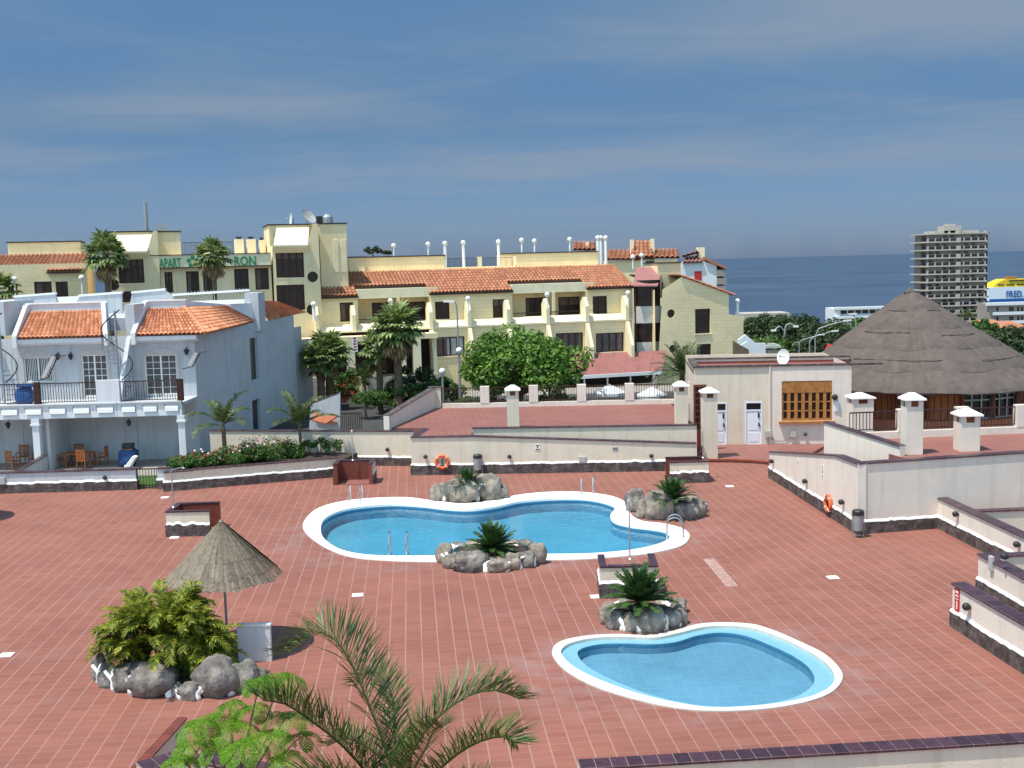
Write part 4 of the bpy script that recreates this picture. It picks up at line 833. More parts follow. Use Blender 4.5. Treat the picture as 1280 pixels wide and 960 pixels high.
# bright feathery tree (bipinnate leaves in flat sprays)
YJ = 14.6; base = PY(290, 1000, YJ); t = thing('feathery_tree', 'bright green tree with flat feathery leaf sprays at lower left', 'tree', (base.x, YJ, 0)); rn = random.Random(4); m1 = MB(); tk = MB()
tk.tube([(0, 0, 0), (.05, 0, base.z*.6), (0, 0, base.z)], .07, 8, r2=.05)
def locj(px, py, dy): v = PY(px+6, py-20, YJ+dy); return Vector((v.x-base.x, dy, v.z))
def spray(c, nfr, ln, tilt):
    for i in range(nfr):
        az = i*6.283/nfr+rn.uniform(-.25, .25); el = rn.uniform(.0, .25)+tilt; d = Vector((math.cos(az)*math.cos(el), math.sin(az)*math.cos(el), math.sin(el))); p = c.copy(); st_ = ln/9
        for k in range(9):
            p = p+d*st_; d = (d+Vector((0, 0, -.11-.03*k))).normalized(); sd = d.cross(Vector((0, 0, 1))).normalized(); pl = ln*.33*math.sin(math.pi*(k+1.5)/11)
            for s in (-1, 1):
                ax = (sd*s+d*.5).normalized(); nl = 9
                for j in range(nl):
                    q = p+ax*pl*(j+.6)/nl; dn = Vector((0, 0, -.12*pl*((j+1)/nl)**2)); q = q+dn; w_ = .017; l2 = .024
                    for s2 in (-1, 1):
                        o_ = d*s2; kk = len(m1.v); m1.v += [tuple(q), tuple(q+o_*l2*.5+ax*w_*.5), tuple(q+o_*l2+dn*.2), tuple(q+o_*l2*.5-ax*w_*.5)]; m1.f.append((kk, kk+1, kk+2, kk+3))
for (px, py, dy, nf, ln, tl) in [(345, 868, .1, 9, .52, .2), (318, 872, -.1, 8, .42, .15), (352, 915, .0, 9, .50, .15), (330, 938, -.3, 9, .52, .1), (285, 928, -.1, 10, .56, .15), (262, 918, .2, 8, .50, .1), (240, 925, -.3, 8, .46, .0), (300, 948, -.5, 9, .50, .05), (265, 950, -.3, 8, .46, .05), (232, 950, .1, 7, .42, 0), (310, 905, .3, 7, .40, .15), (370, 940, .2, 7, .42, .1), (218, 968, -.2, 7, .4, 0), (350, 965, -.4, 8, .45, .05), (282, 900, .3, 6, .36, .1)]:
    c = locj(px, py, dy); spray(c, max(5, nf-2), ln*.80, tl); tk.tube(arc([(0, 0, base.z-.1), (c.x*.5, c.y*.5, base.z+(c.z-base.z)*.45), tuple(c)], 4), .020, 5, r2=.008)
m1.build('crown', 'jacaranda', t); tk.build('trunk', 'bark', t)
# straw parasol
pp = P(285, 812); t = thing('straw_parasol', 'conical straw parasol standing on the deck at left', 'parasol', (pp.x, pp.y, 0)); Rp = 1.50
mb = MB(); mb.tube([(0, 0, 0), (0, 0, 3.3)], .035, 10); mb.build('pole', 'galv', t)
mb = MB(); mb.lathe([(.28, 0), (.28, .06), (.1, .09), (.05, .2)], 16); mb.build('base', 'grey_box', t)
rn = random.Random(3); mb = MB(); na = 220
for L_ in range(3):
    for k in range(na):
        a = 2*math.pi*(k+rn.uniform(-.4, .4))/na; r0 = [.0, .35, .75][L_]; r1 = Rp*[.62, .86, 1.0][L_]*rn.uniform(.985, 1.02)
        def pt(r): zz = 3.47-1.47*(r/Rp)**.98 + .015*(2-L_)+ .05*math.cos(8*a)*(r/Rp)**2*.6; return zz
        w_ = .022*math.pi*2*Rp/na*30*.5; da = math.pi/na*1.5; dz = rn.uniform(0, .025)
        mb.add([(r0*math.cos(a-da), r0*math.sin(a-da), pt(r0)+dz), (r0*math.cos(a+da), r0*math.sin(a+da), pt(r0)), (r1*math.cos(a+da), r1*math.sin(a+da), pt(r1)), (r1*math.cos(a-da), r1*math.sin(a-da), pt(r1)+dz)], [(0, 1, 2, 3)])
mb.build('straw_cover', 'thatch', t); mb = MB(); mb.lathe([(.09, -.12), (.07, 0), (.02, .06)], 10, (0, 0, 3.47)); mb.build('straw_tip', 'thatch', t)
mb = MB()
for k in range(8): a = 2*math.pi*k/8; mb.tube([(0, 0, 3.30), (Rp*.97*math.cos(a), Rp*.97*math.sin(a), 1.99)], .018, 5)
mb.build('ribs', 'bark', t)
# second parasol just outside the picture throws the round shadow at the left edge
ps = P(-28, 648); r = dup(t, (ps.x-.8, ps.y-.35, 0), None, 'straw parasol just beyond the left edge, casting a round shadow on the deck')
# pale screen wall by the planter
p = P(291, 838); t = thing('low_screen_wall', 'small white screen wall between boulder planter and parasol', 'wall', (p.x+.0, p.y+.6, 0)); mb = MB(); mb.box(0, .85, 0, .14, 0, .93); mb.build('panel', 'white_paint', t); mb = MB(); mb.box(-.02, .87, -.02, .16, .93, .985); mb.build('cap', 'bright_white', t)

# ================================================================== BUILDINGS
def tile_roof(mb, eL, eR, rR, rL, pitch, rows, amp=None, rn=random.Random(2)):
    eL, eR, rR, rL = map(Vector, (eL, eR, rR, rL)); W_ = max((eR-eL).length, (rR-rL).length); n = max(1, int(W_/pitch)); amp = amp or pitch*.42
    nrm = (eR-eL).cross(rL-eL).normalized()
    if nrm.z < 0: nrm = -nrm
    K = 4
    for j in range(rows):
        v0, v1 = j/rows, (j+1.12)/rows
        v1 = min(v1, 1.0)
        for i in range(n):
            vs = []
            for v, lift in ((v0, amp*.42), (v1, 0.0)):
                a = eL.lerp(rL, v); b = eR.lerp(rR, v)
                for k in range(K+1):
                    u = (i+k/K)/n; h = amp*math.sin(math.pi*k/K)
                    vs.append(a.lerp(b, u)+nrm*(h+lift))
            mb.add(vs, [(k, k+1, K+2+k, K+1+k) for k in range(K)] + [(0, K, K-1, 1)][:0])
    mb.quad(eL-nrm*.01, eR-nrm*.01, rR-nrm*.01, rL-nrm*.01)
YF = 59.3
def xz(y): return lambda u, v, d: (u, y+d, v)
def xf(px, py=480, y=YF): return PY(px, py, y).x
def zf(px, py, y=YF): return PY(px, py, y).z
def glazed(parent, u0, u1, z0, z1, conv_y, cols, rows, name='glazed_door', fm='surround', gm='grey_glass', leafs=2, fw=.06, bw=.028, white='bright_white', shut=False):
    """a framed opening: frame, panes behind, glazing bars; y = conv_y is the pane plane"""
    y = conv_y; mb = MB()
    for a, b, c, d in [(u0, u1, z1-fw, z1), (u0, u1, z0, z0+fw), (u0, u0+fw, z0+fw, z1-fw), (u1-fw, u1, z0+fw, z1-fw)]: mb.box(a, b, y-.05, y+.02, c, d)
    for k in range(1, leafs): m_ = u0+(u1-u0)*k/leafs; mb.box(m_-fw*.7, m_+fw*.7, y-.045, y+.02, z0+fw, z1-fw)
    f = mb.build(name, white, parent)
    mb = MB(); mb.box(u0+.01, u1-.01, y+.005, y+.03, z0+.01, z1-.01); mb.build('pane', gm, f)
    if cols or rows:
        mb = MB()
        for L_ in range(leafs):
            a = u0+(u1-u0)*L_/leafs+fw; b = u0+(u1-u0)*(L_+1)/leafs-fw
            for k in range(1, cols): m_ = a+(b-a)*k/cols; mb.box(m_-bw/2, m_+bw/2, y-.015, y+.004, z0+fw, z1-fw)
            for k in range(1, rows): m_ = z0+fw+(z1-z0-2*fw)*k/rows; mb.box(a, b, y-.017, y+.003, m_-bw/2, m_+bw/2)
        mb.build('glazing_bars', white, f)
    return f
xC = -16.78; xP1 = xf(166, 440); xP2 = xf(22, 440); xEnd = -36.0
# shared geometry of the side wall direction
S0 = Vector((xC, YF, 0)); S1 = Vector((PY(369, 440, 76.5).x, 76.5, 0)); SD = (S1-S0).normalized(); SL = (S1-S0).length
FS = Frame(S0.x, S0.y, math.atan2(SD.y, SD.x))
def house(label, x0, x1, doors, end=False):
    t = thing('terraced_house', label, 'house', ((x0+x1)/2, YF, 0), 0, 'white terraced houses by the pool')
    B = lambda mb, n, m, **k: mb.build(n, m, t, world=True, **k)
    # upper facade with openings
    mb = MB(); hs = [rc((xf(a, b), xf(c, b), zf(a, d), zf(a, b))) for a, b, c, d, *_ in doors]
    hs = [[(u, max(v, 3.56)) for u, v in h] for h in hs]
    mb.holes([(x0, 3.5), (x1, 3.5), (x1, 6.75), (x0, 6.75)], hs, xz(YF), .14)
    # roof slab, terrace behind and patio back wall
    mb.box(x0, x1, YF+2.7, YF+14, 6.9, 7.6)
    mb.quad((x0, YF, .1), (x1, YF, .1), (x1, YF, 3.5), (x0, YF, 3.5))
    B(mb, 'wall', 'house_white')
    mb = MB(); mb.box(x0, x1, YF-7.6, YF, .0, .1); B(mb, 'patio_floor', 'pavement')
    for h, dd in zip(hs, doors):
        u0, u1 = h[0][0], h[1][0]; z0, z1 = h[0][1], h[2][1]
        m_ = MB(); s = .17   # rounded render surround
        top = [(u1+s-(u1-u0+2*s)*k/10, z1+s*.7+.22*math.sin(math.pi*k/10)) for k in range(11)]
        m_.holes([(u0-s, z0), (u1+s, z0)]+top, [[(u0, z0+.002), (u1, z0+.002), (u1, z1), (u0, z1)]], xz(YF-.03)); B(m_, 'render_surround', 'surround')
        f = glazed(t, u0, u1, z0, z1, YF+.11, *dd[4:6], name='glazed_door' if dd[6] else 'barred_window', leafs=2)
        for ob in [f]+list(f.children): ob.data.transform(Matrix.Translation((-t.location.x, -t.location.y, 0)))
    # balcony
    mb = MB(); mb.box(x0, x1, YF-2.75, YF, 3.28, 3.44); B(mb, 'balcony_floor', 'house_white')
    n = max(1, round((x1-x0)/1.22)); st = (x1-x0)/n; hp = [rc((x0+i*st+.20, x0+(i+1)*st-.12, 2.98, 3.40)) for i in range(n)]
    mb = MB(); mb.holes([(x0, 2.82), (x1, 2.82), (x1, 3.5), (x0, 3.5)], hp, xz(YF-2.9), .0001)
    for h in hp:
        (a, c), (b, _), (_, d) = h[0], h[1], h[2]
        mb.quad((a, YF-2.9, c), (b, YF-2.9, c), (b, YF-2.80, c+.10), (a, YF-2.80, c+.10)); mb.quad((a, YF-2.80, c+.10), (b, YF-2.80, c+.10), (b, YF-2.80, d), (a, YF-2.80, d)); mb.quad((a, YF-2.9, d), (b, YF-2.9, d), (b, YF-2.80, d), (a, YF-2.80, d)); mb.quad((a, YF-2.9, c), (a, YF-2.8, c+.1), (a, YF-2.8, d), (a, YF-2.9, d)); mb.quad((b, YF-2.9, c), (b, YF-2.8, c+.1), (b, YF-2.8, d), (b, YF-2.9, d))
    mb.box(x0, x1, YF-2.98, YF-2.74, 3.5, 3.56); mb.box(x0, x1, YF-2.898, YF-2.66, 2.80, 2.819); mb.box(x0, x1, YF-2.78, YF-2.62, 2.82, 3.49); B(mb, 'balcony_fascia', 'white_paint')
    mb = MB()
    for h in hp: (a, c), (b, _), (_, d) = h[0], h[1], h[2]; mb.extr([(a+.05, YF-2.802, c+.12), (a+.05, YF-2.97, c+.06), (a+.05, YF-2.95, d-.14), (a+.05, YF-2.802, d-.02)], (b-a-.1, 0, 0))
    [B(q_, 'fascia_panel', 'bright_white') for q_ in islands(mb)]
    return t, B
def railing(B, x0, x1, y, z0, z1, st=.13, m='brown_metal', name='railing'):
    mb = MB(); n = max(1, int(abs(x1-x0)/st)); mb.box(x0, x1, y-.025, y+.025, z1-.05, z1); mb.box(x0, x1, y-.02, y+.02, z0+.06, z0+.10)
    for i in range(n+1): x = x0+(x1-x0)*i/n; mb.box(x-.012, x+.012, y-.012, y+.012, z0+.08, z1-.03)
    B(mb, name, m)
def lantern(px, py, y, label, grp='black wall lanterns on the white houses'):
    p = PY(px, py, y); t = thing('wall_lantern', label, 'lantern', (p.x, p.y, p.z), 0, grp); mb = MB(); mb.lathe([(.05, -.16), (.11, -.02), (.13, .06)], 6); mb.build('glass_body', 'lamp_black', t); mb = MB(); mb.lathe([(.17, .06), (.10, .14), (.02, .20)], 6); mb.build('cap', 'lamp_black', t); mb = MB(); mb.tube([(0, 0, .18), (0, .1, .26), (0, .19, .2)], .015, 5); mb.build('arm', 'lamp_black', t)
# right end house
tR, B = house('right end white terraced house with hipped orange tile roof and long blank side wall', xP1, xC, [(180, 444, 220, 503, 2, 6, True)], True)
mb = MB(); side = [(0, 0), (SL, 0), (SL, 6.9), (0, 6.75)]
slits = [rc(FS.rect(313, 422, 323, 475)), rc(FS.rect(316, 499, 326, 542))]
cs = lambda u, v, d: tuple(FS.o + FS.ex*u + FS.ey*d + Vector((0, 0, v)))
mb.holes(side, slits, cs, .22); mb.quad(cs(0, 6.70, 0), cs(SL, 6.78, 0), cs(SL, 6.84, .4), cs(0, 6.78, .4))
e0, e1 = FS.hit(369, 430)[0]+.05, FS.hit(392, 430)[0]
mb.holes([(SL, 0), (SL+5.5, 0), (SL+5.5, 3.6), (SL+4.9, 3.6), (SL+4.9, 5.0), (SL+3.2, 5.0), (SL+3.2, 6.0), (SL, 6.0)], [], lambda u, v, d: tuple(FS.o + FS.ex*u + FS.ey*(.5+d) + Vector((0, 0, v)))); mb.add([cs(SL, 0, 0), cs(SL, 0, .5), cs(SL, 6.9, .5), cs(SL, 6.9, 0)], [(0, 1, 2, 3)])
B(mb, 'side_wall', 'house_white')
for s in slits:
    mb = MB(); u0, z0 = s[0]; u1, z1 = s[2]; mb.add([cs(u0, z0, .20), cs(u1, z0, .20), cs(u1, z1, .20), cs(u0, z1, .20)], [(0, 1, 2, 3)]); B(mb, 'slit_window', 'dark_glass')
def eave_band(B, x0, x1, y0=YF-.50):
    mb = MB(); mb.extr([(x0, y0, 6.50), (x0, YF, 6.35), (x0, YF, 6.72), (x0, y0, 6.72)], (x1-x0, 0, 0)); B(mb, 'eave_moulding', 'white_paint')
def roof_front(B, pxl, pxr, hip=False):
    eL = Vector((xf(pxl, 418, YF-.3), YF-.54, 6.76)); eR = Vector((xf(pxr, 414, YF-.3), YF-.54, 6.76)); rz_ = zf(208, 386, 61.6)
    rL = Vector((eL.x+.5*0+ (xf(pxl+14, 388, 61.6)-eL.x), 61.6, rz_)); rR = Vector((PY((pxr-27) if hip else pxr-5+2, 386, 61.6).x, 61.6, rz_))
    mb = MB(); tile_roof(mb, eL, eR, rR, rL, .235, 9); B(mb, 'tile_roof', 'roof_tile'); return eL, eR, rR, rL
eave_band(B, xf(170, 420), xC+.25)
eL, eR, rR, rL = roof_front(B, 172, 258, True)
E2 = PY(320, 403, 69.5); E2.z = 6.85; R2_ = PY(283, 384, 66.5); mb = MB(); tile_roof(mb, eR, E2, R2_, rR, .30, 8); B(mb, 'side_tile_roof', 'roof_tile')
mb = MB(); mb.tube([eR+Vector((0, 0, .06)), rR+Vector((0, 0, .08))], .10, 8); B(mb, 'hip_ridge', 'roof_tile')
A3, B3 = PY(336, 407, 71.2), PY(382, 396, 80.0); A3.z = 6.85; B3.z = 6.95; C3, D3 = PY(344, 377, 76), PY(318, 376, 69.5); mb = MB(); tile_roof(mb, A3, B3, C3, D3, .30, 7); B(mb, 'rear_tile_roof', 'roof_tile')
# side eave moulding
mb = MB(); q = lambda u, o, z: cs(u, -o, z)
for u0, u1 in ((-.2, FS.hit(322, 410)[0]), (FS.hit(334, 410)[0], SL+.2)):
    mb.add([q(u0, 0, 6.35), q(u1, 0, 6.4), q(u1, .28, 6.55), q(u0, .28, 6.5), q(u0, .28, 6.75), q(u1, .28, 6.82), q(u1, 0, 6.85), q(u0, 0, 6.78)], [(0, 1, 2, 3), (3, 2, 5, 4), (4, 5, 6, 7), (1, 6, 5, 2), (0, 3, 4, 7)])
B(mb, 'side_eave_moulding', 'white_paint')
def parapets(B, eL, rL, eR=None, rR=None, topz=.42, xr=None):
    """white sloping walls either side of the tiles and the level one above them"""
    mb = MB()
    for (e, r, s) in ((eL, rL, -1),) + (((eR, rR, 1),) if eR is not None else ()):
        a0 = e + Vector((s*.03 if s > 0 else -.25, 0, 0)); r0 = r + Vector((s*.03 if s > 0 else -.25, 0, 0))
        mb.extr([(a0.x, a0.y-.1, a0.z-.45), (r0.x, r0.y+.1, a0.z-.45), (r0.x, r0.y+.1, r0.z+topz), (r0.x, r0.y-.25, r0.z+topz), (a0.x, a0.y-.1, a0.z+.16)], (.22, 0, 0))
    x1 = xr if xr is not None else rR.x+.2
    mb.box(rL.x-.03, x1, rL.y+.1, rL.y+.34, rL.z-1.2, rL.z+topz+.001); B(mb, 'roof_parapet', 'white_paint')
    mb = MB(); mb.box(rL.x-.3, x1+.05, rL.y+.04, rL.y+.40, rL.z+topz+.004, rL.z+topz+.07); B(mb, 'parapet_cap', 'bright_white')
parapets(B, eL, rL, xr=rR.x)
mb = MB(); mb.extr([rR+Vector((0, .1, -.3)), R2_+Vector((0, .1, -.3)), R2_+Vector((0, .1, .16)), rR+Vector((0, .1, .42))], (-.22, .05, 0)); B(mb, 'hip_parapet', 'white_paint')
# chimney wall between the hips
c = PY(308, 400, 69.0); c2 = PY(325, 400, 69.0); mb = MB(); mb.box(c.x, c2.x, 68.8, 70.6, 6.3, zf(316, 366, 69)); B(mb, 'chimney_wall', 'house_white')
mb = MB(); pts = [PY(283, 383, 66.6), PY(308, 379, 68.7), PY(308, 397, 68.7)]; mb.extr([tuple(p) for p in [PY(283, 384, 66.6), PY(320, 403, 69.3), PY(309, 379, 68.8), PY(284, 380, 66.6)]], (.22, .03, 0)); B(mb, 'sloping_parapet', 'white_paint')
railing(B, xf(151, 490, YF-2.85), xf(222, 490, YF-2.85), YF-2.85, 3.56, 4.62)
def blk(B, px0, px1, m, name, h=4.66, y=YF-2.85, ztop=None, th=.12):
    mb = MB(); mb.box(xf(px0, 490, y), xf(px1, 490, y), y-th, y+th, 3.56, h); B(mb, name, m)
blk(B, 121, 150, 'white_paint', 'balcony_panel', 4.70, th=.10); blk(B, 222, 229, 'brown_frame', 'balcony_pier', 4.66)
# sunlit raking party wall beside the stair
mb = MB(); xw = xf(164, 440); mb.extr([(xw-.11, YF, 3.5), (xw-.11, YF-2.4, 3.5), (xw-.11, YF-.35, 6.6), (xw-.11, YF, 6.75)], (.22, 0, 0)); mb.box(xw-.25, xw+.25, YF+.1, YF+2.2, 6.5, 8.4); B(mb, 'raking_wall', 'house_white')
# columns
for px in (232, 50):
    y = YF-2.75; x = xf(px-3.5, 540, y); mb = MB(); mb.box(x-.17, x+.17, y-.17, y+.17, .1, 2.45); mb.box(x-.24, x+.24, y-.24, y+.24, 2.45, 2.55); mb.box(x-.20, x+.20, y-.2, y+.2, 2.55, 2.80); B(mb, 'porch_column', 'white_paint')
wall((xf(55, 575, 56.4), 56.4), (xf(18, 588, 51.6), 51.6), 1.0, 'low divider wall between the two patios with dark cap', name='patio_wall', seed=41, body='house_white', plinth=0, th=.18)
# bracket awnings folded by the doors
for pts_, y in (([(228, 461), (241, 458), (250, 441), (258, 439)], YF-.7),):
    mb = MB(); mb.tube([tuple(PY(a, b, y)) for a, b in pts_], .035, 6); B(mb, 'awning_arm', 'brown_metal')
    mb = MB(); mb.extr([tuple(PY(a, b, y)) for a, b in [(239, 457), (247, 441), (243, 441), (234, 457)]], (0, .03, 0)); B(mb, 'folded_awning', 'surround')
lantern(233, 440, YF-.2, 'black lantern right of the grid door on the right end house')
# roof terrace pieces behind
mb = MB()
for poly, y in (([(88, 392), (99, 371), (151, 367), (153, 392)], 66.0), ([(160, 392), (165, 367), (206, 363), (216, 372), (216, 392)], 67.5)): mb.extr([tuple(PY(a, b, y)) for a, b in poly], (0, .25, 0))
B(mb, 'roof_terrace_wall', 'house_white')
mb = MB()
for (a, b, c_, d, y) in ((98, 371, 152, 367, 65.95), (164, 367, 206, 363, 67.45), (215, 370, 312, 364, 72)):
    p, q_ = PY(a, b, y), PY(c_, d, y); mb.extr([p, q_, q_+Vector((0, 0, .13)), p+Vector((0, 0, .13))], (0, .3, 0))
p, q_ = PY(196, 378, 72.0), PY(308, 374, 72); mb.extr([p-Vector((0, 0, .9)), q_-Vector((0, 0, .9)), q_, p], (0, .2, 0))
[B(q_, 'roof_terrace_cap', 'bright_white') for q_ in islands(mb)]
mb = MB()
for px in range(200, 312, 4): p = PY(px, 366.5+(206-px)*.06+6, 72.1); mb.box(p.x-.02, p.x+.02, 72.05, 72.12, p.z-.7, p.z+.33)
B(mb, 'roof_railing', 'galv')
mb = MB(); mb.box(PY(260, 380, 73).x, PY(318, 380, 73).x, 73, 73.3, 7.4, zf(300, 366, 73)-.9)
B(mb, 'rear_roof_wall', 'house_white')
# middle house
tM, B = house('white terraced house second from the right with barred window and grid door', xP2, xP1-.02, [(101, 444, 133, 503, 2, 6, True), (29, 447, 64, 478, 7, 1, False)])
eave_band(B, xf(22, 424), xf(132, 420))
a = roof_front(B, 24, 131); parapets(B, a[0], a[3], a[1], a[2])
railing(B, xf(50, 490, YF-2.85), xf(120, 490, YF-2.85), YF-2.85, 3.56, 4.62); blk(B, 43, 50, 'brown_frame', 'balcony_pier')
railing(B, xf(0, 490, YF-2.85)+1.2, xf(43, 490, YF-2.85), YF-2.85, 3.56, 4.62)
mb = MB(); mb.tube([tuple(PY(a_, b_, YF-.7)) for a_, b_ in [(48, 476), (60, 472), (72, 446), (82, 444)]], .035, 6); B(mb, 'awning_arm', 'brown_metal')
mb = MB(); mb.extr([tuple(PY(a_, b_, YF-.7)) for a_, b_ in [(56, 473), (69, 446), (64, 446), (51, 472)]], (0, .03, 0)); B(mb, 'folded_awning', 'surround')
mb = MB(); mb.extr([tuple(PY(a_, b_, 66)) for a_, b_ in [(14, 392), (18, 372), (68, 368), (76, 392)]], (0, .25, 0)); B(mb, 'roof_terrace_wall', 'house_white')
mb = MB(); p, q_ = PY(17, 372, 65.95), PY(69, 368, 65.95); mb.extr([p, q_, q_+Vector((0, 0, .12)), p+Vector((0, 0, .12))], (0, .3, 0)); p, q_ = PY(0, 376, 70), PY(100, 371, 70); mb.extr([p-Vector((0, 0, .9)), q_-Vector((0, 0, .9)), q_+Vector((0, 0, .05)), p+Vector((0, 0, .05))], (0, .2, 0)); [B(q_, 'roof_terrace_cap', 'bright_white') for q_ in islands(mb)]
mb = MB(); xd = xf(56, 540, YF-2.75); mb.box(xd, xd+.15, YF-2.55, YF, .1, 2.84); B(mb, 'patio_dividing_wall', 'house_white')
lantern(88, 446, YF-.2, 'black lantern between the barred window and grid door'); lantern(72, 446, YF-.2, 'black lantern just right of the barred window')
lantern(161, 529, YF-2.6, 'black lantern hanging under the balcony above the covered barbecue'); lantern(10, 532, YF-2.6, 'black lantern hanging under the balcony at the left edge')
# far left house, only its edge is in view
tL, B = house('white terraced house at the left edge of the picture, mostly outside it', xEnd, xP2-.02, [(-40, 444, -10, 503, 2, 6, True)])
eave_band(B, xEnd, xf(-4, 424))
railing(B, xEnd, xf(0, 490, YF-2.85)+1.15, YF-2.85, 3.56, 4.62)
mb = MB(); mb.box(xf(-2, 420), xf(5, 420), YF+.2, YF+4, 6.9, zf(0, 376, 62)); B(mb, 'roof_wall', 'house_white')
railing(B, xf(4, 400, YF+2.6), xf(24, 400, YF+2.6), YF+2.6, 7.65, 8.5, .18)
# spiral stairs
def spiral(px, label, R0=.78, ph=0.0):
    y = YF-1.35; x = xf(px, 450, y); t = thing('spiral_stair', label, 'stairs', (x, y, 3.44), 0, 'spiral stairs up to the roof terraces')
    mb = MB(); mb.tube([(0, 0, 0), (0, 0, 4.7)], .05, 8); mb.build('post', 'galv', t); n = 15
    mb = MB()
    for i in range(n):
        a = ph+i*2*math.pi*1.02/n; b = a+.42; z = .24*(i+1); mb.extr([(0.04*math.cos(a), .04*math.sin(a), z), (R0*math.cos(a), R0*math.sin(a), z), (R0*math.cos(b), R0*math.sin(b), z), (.04*math.cos(b), .04*math.sin(b), z)], (0, 0, .04))
    mb.build('treads', 'galv', t)
    mb = MB(); mb.tube([(R0*math.cos(ph+s*.14), R0*math.sin(ph+s*.14), .24+s*.14*.24*15/(2*math.pi*1.02)+.9) for s in range(0, 47)], .032, 6); mb.build('handrail', 'lamp_black', t)
    mb = MB()
    for i in range(n): a = ph+.2+i*2*math.pi*1.02/n; mb.tube([(R0*math.cos(a), R0*math.sin(a), .24*(i+1)), (R0*math.cos(a), R0*math.sin(a), .24*(i+1)+.93)], .010, 4)
    mb.build('balusters', 'lamp_black', t)
spiral(147, 'spiral stair between the two tile roofed houses', .72, R(-60)); spiral(2, 'spiral stair at the left edge of the picture', .72, R(-60))
# patio gate, furniture
gx0, gx1 = -17.60, -16.64; t = thing('iron_gate', 'small dark iron gate in the low white wall', 'gate', ((gx0+gx1)/2, 51.55, 0)); mb = MB(); w_ = (gx1-gx0)/2
mb.box(-w_, w_, -.02, .02, .05, .10); mb.box(-w_, w_, -.02, .02, .92, .97); mb.box(-w_, -w_+.04, -.02, .02, .05, .97); mb.box(w_-.04, w_, -.02, .02, .05, .97); mb.build('gate_frame', 'dark_metal', t)
mb = MB()
for i in range(1, 7): x = -w_+2*w_*i/7; mb.box(x-.012, x+.012, -.01, .01, .1, .92)
mb.build('bars', 'dark_metal', t)
mb = MB(); mb.box(-18.6, -16.3, 51.75, 54.2, .10, .16)
for k in range(0): pass
tag(mb.build('patio_grass', 'shrub'), kind='stuff')
def chair(x, y, z, rz, label, grp='wooden garden chairs on the patios'):
    t = thing('garden_chair', label, 'chair', (x, y, z), rz, grp)
    mb = MB(); [mb.box(-.25, .25, -.24+.1*k, -.16+.1*k, .42, .45) for k in range(5)]; mb.build('seat', 'chair_wood', t)
    mb = MB(); mb.box(-.25, .25, .22, .26, .95, 1.03); [mb.box(-.22+.09*k, -.17+.09*k, .23, .25, .45, .95) for k in range(5)]; mb.build('backrest', 'chair_wood', t)
    for sx in (-.25, .21):
        for sy, hh in ((-.24, .64), (.22, 1.0)): m_ = MB(); m_.box(sx, sx+.04, sy, sy+.04, 0, hh); m_.build('leg', 'chair_wood', t)
        m_ = MB(); m_.box(sx-.01, sx+.05, -.26, .24, .64, .67); m_.build('armrest', 'chair_wood', t)
yt = 57.6; xt = xf(100, 572, yt); t = thing('patio_table', 'wooden patio table with chairs round it under the balcony', 'table', (xt, yt, .1)); mb = MB(); [mb.box(-.75, .75, -.45+.13*k, -.34+.13*k, .70, .74) for k in range(7)]; mb.build('tabletop', 'chair_wood', t)
for sx in (-.65, .58):
    for sy in (-.38, .32): m_ = MB(); m_.box(sx, sx+.07, sy, sy+.07, 0, .7); m_.build('leg', 'chair_wood', t)
chair(xt-1.05, yt, .1, R(90), 'wooden chair at the left end of the patio table'); chair(xt-.45, yt+.85, .1, 0, 'wooden chair behind the patio table'); chair(xt+.45, yt-.75, .1, R(170), 'wooden chair in front of the patio table, its back to the pool'); chair(xt+1.1, yt+.1, .1, R(-90), 'tall backed wooden chair at the right end of the patio table')
chair(xf(20, 568, yt), yt-.4, .1, R(150), 'orange brown wooden chair at the left of the column'); chair(xf(26, 560, 58.5), 58.6, .1, 0, 'wooden chair behind, against the left patio wall'); chair(xf(44, 565, 58), 57.9, .1, R(-90), 'wooden chair close to the left porch column')
xb = xf(160, 575, 57.2); t = thing('covered_barbecue', 'barbecue under a blue cover with a dark box on top', 'barbecue', (xb, 57.2, .1)); mb = MB(); mb.rock((0, 0, .48), .52, .36, .50, 8); mb.build('cover', 'blue_cover', t, smooth=True); mb = MB(); mb.box(-.22, .30, -.15, .2, .78, .95); mb.build('yellow_band', 'wood', t, bev=.03); mb = MB(); mb.box(-.24, .33, -.17, .22, .95, 1.22); mb.build('box', 'lamp_black', t, bev=.04)
t = thing('plastic_chair', 'white folded plastic lounger leaning by the barbecue', 'chair', (xb+.25, 56.4, .1)); mb = MB(); mb.extr([(-.2, 0, .1), (.1, 0, .1), (.45, 0, .62), (.25, 0, .66)], (0, .4, 0)); mb.build('seat', 'bright_white', t, bev=.03)
mb = MB(); mb.box(-.2, -.15, .05, .1, 0, .2); mb.box(.1, .15, .3, .35, 0, .2); mb.build('leg', 'bright_white', t)
xq = xf(30, 492, YF-2.0); t = thing('blue_bicycle', 'blue covered box shape standing on the left balcony', 'covered box', (xq, YF-1.9, 3.44)); t.name = 'covered_box'; mb = MB(); mb.rock((0, 0, .48), .5, .32, .5, 5); mb.build('cover', 'blue_paint', t, smooth=True); mb = MB(); mb.box(-.3, .55, -.3, .3, .93, 1.06); mb.build('lid', 'blue_paint', t, bev=.03)
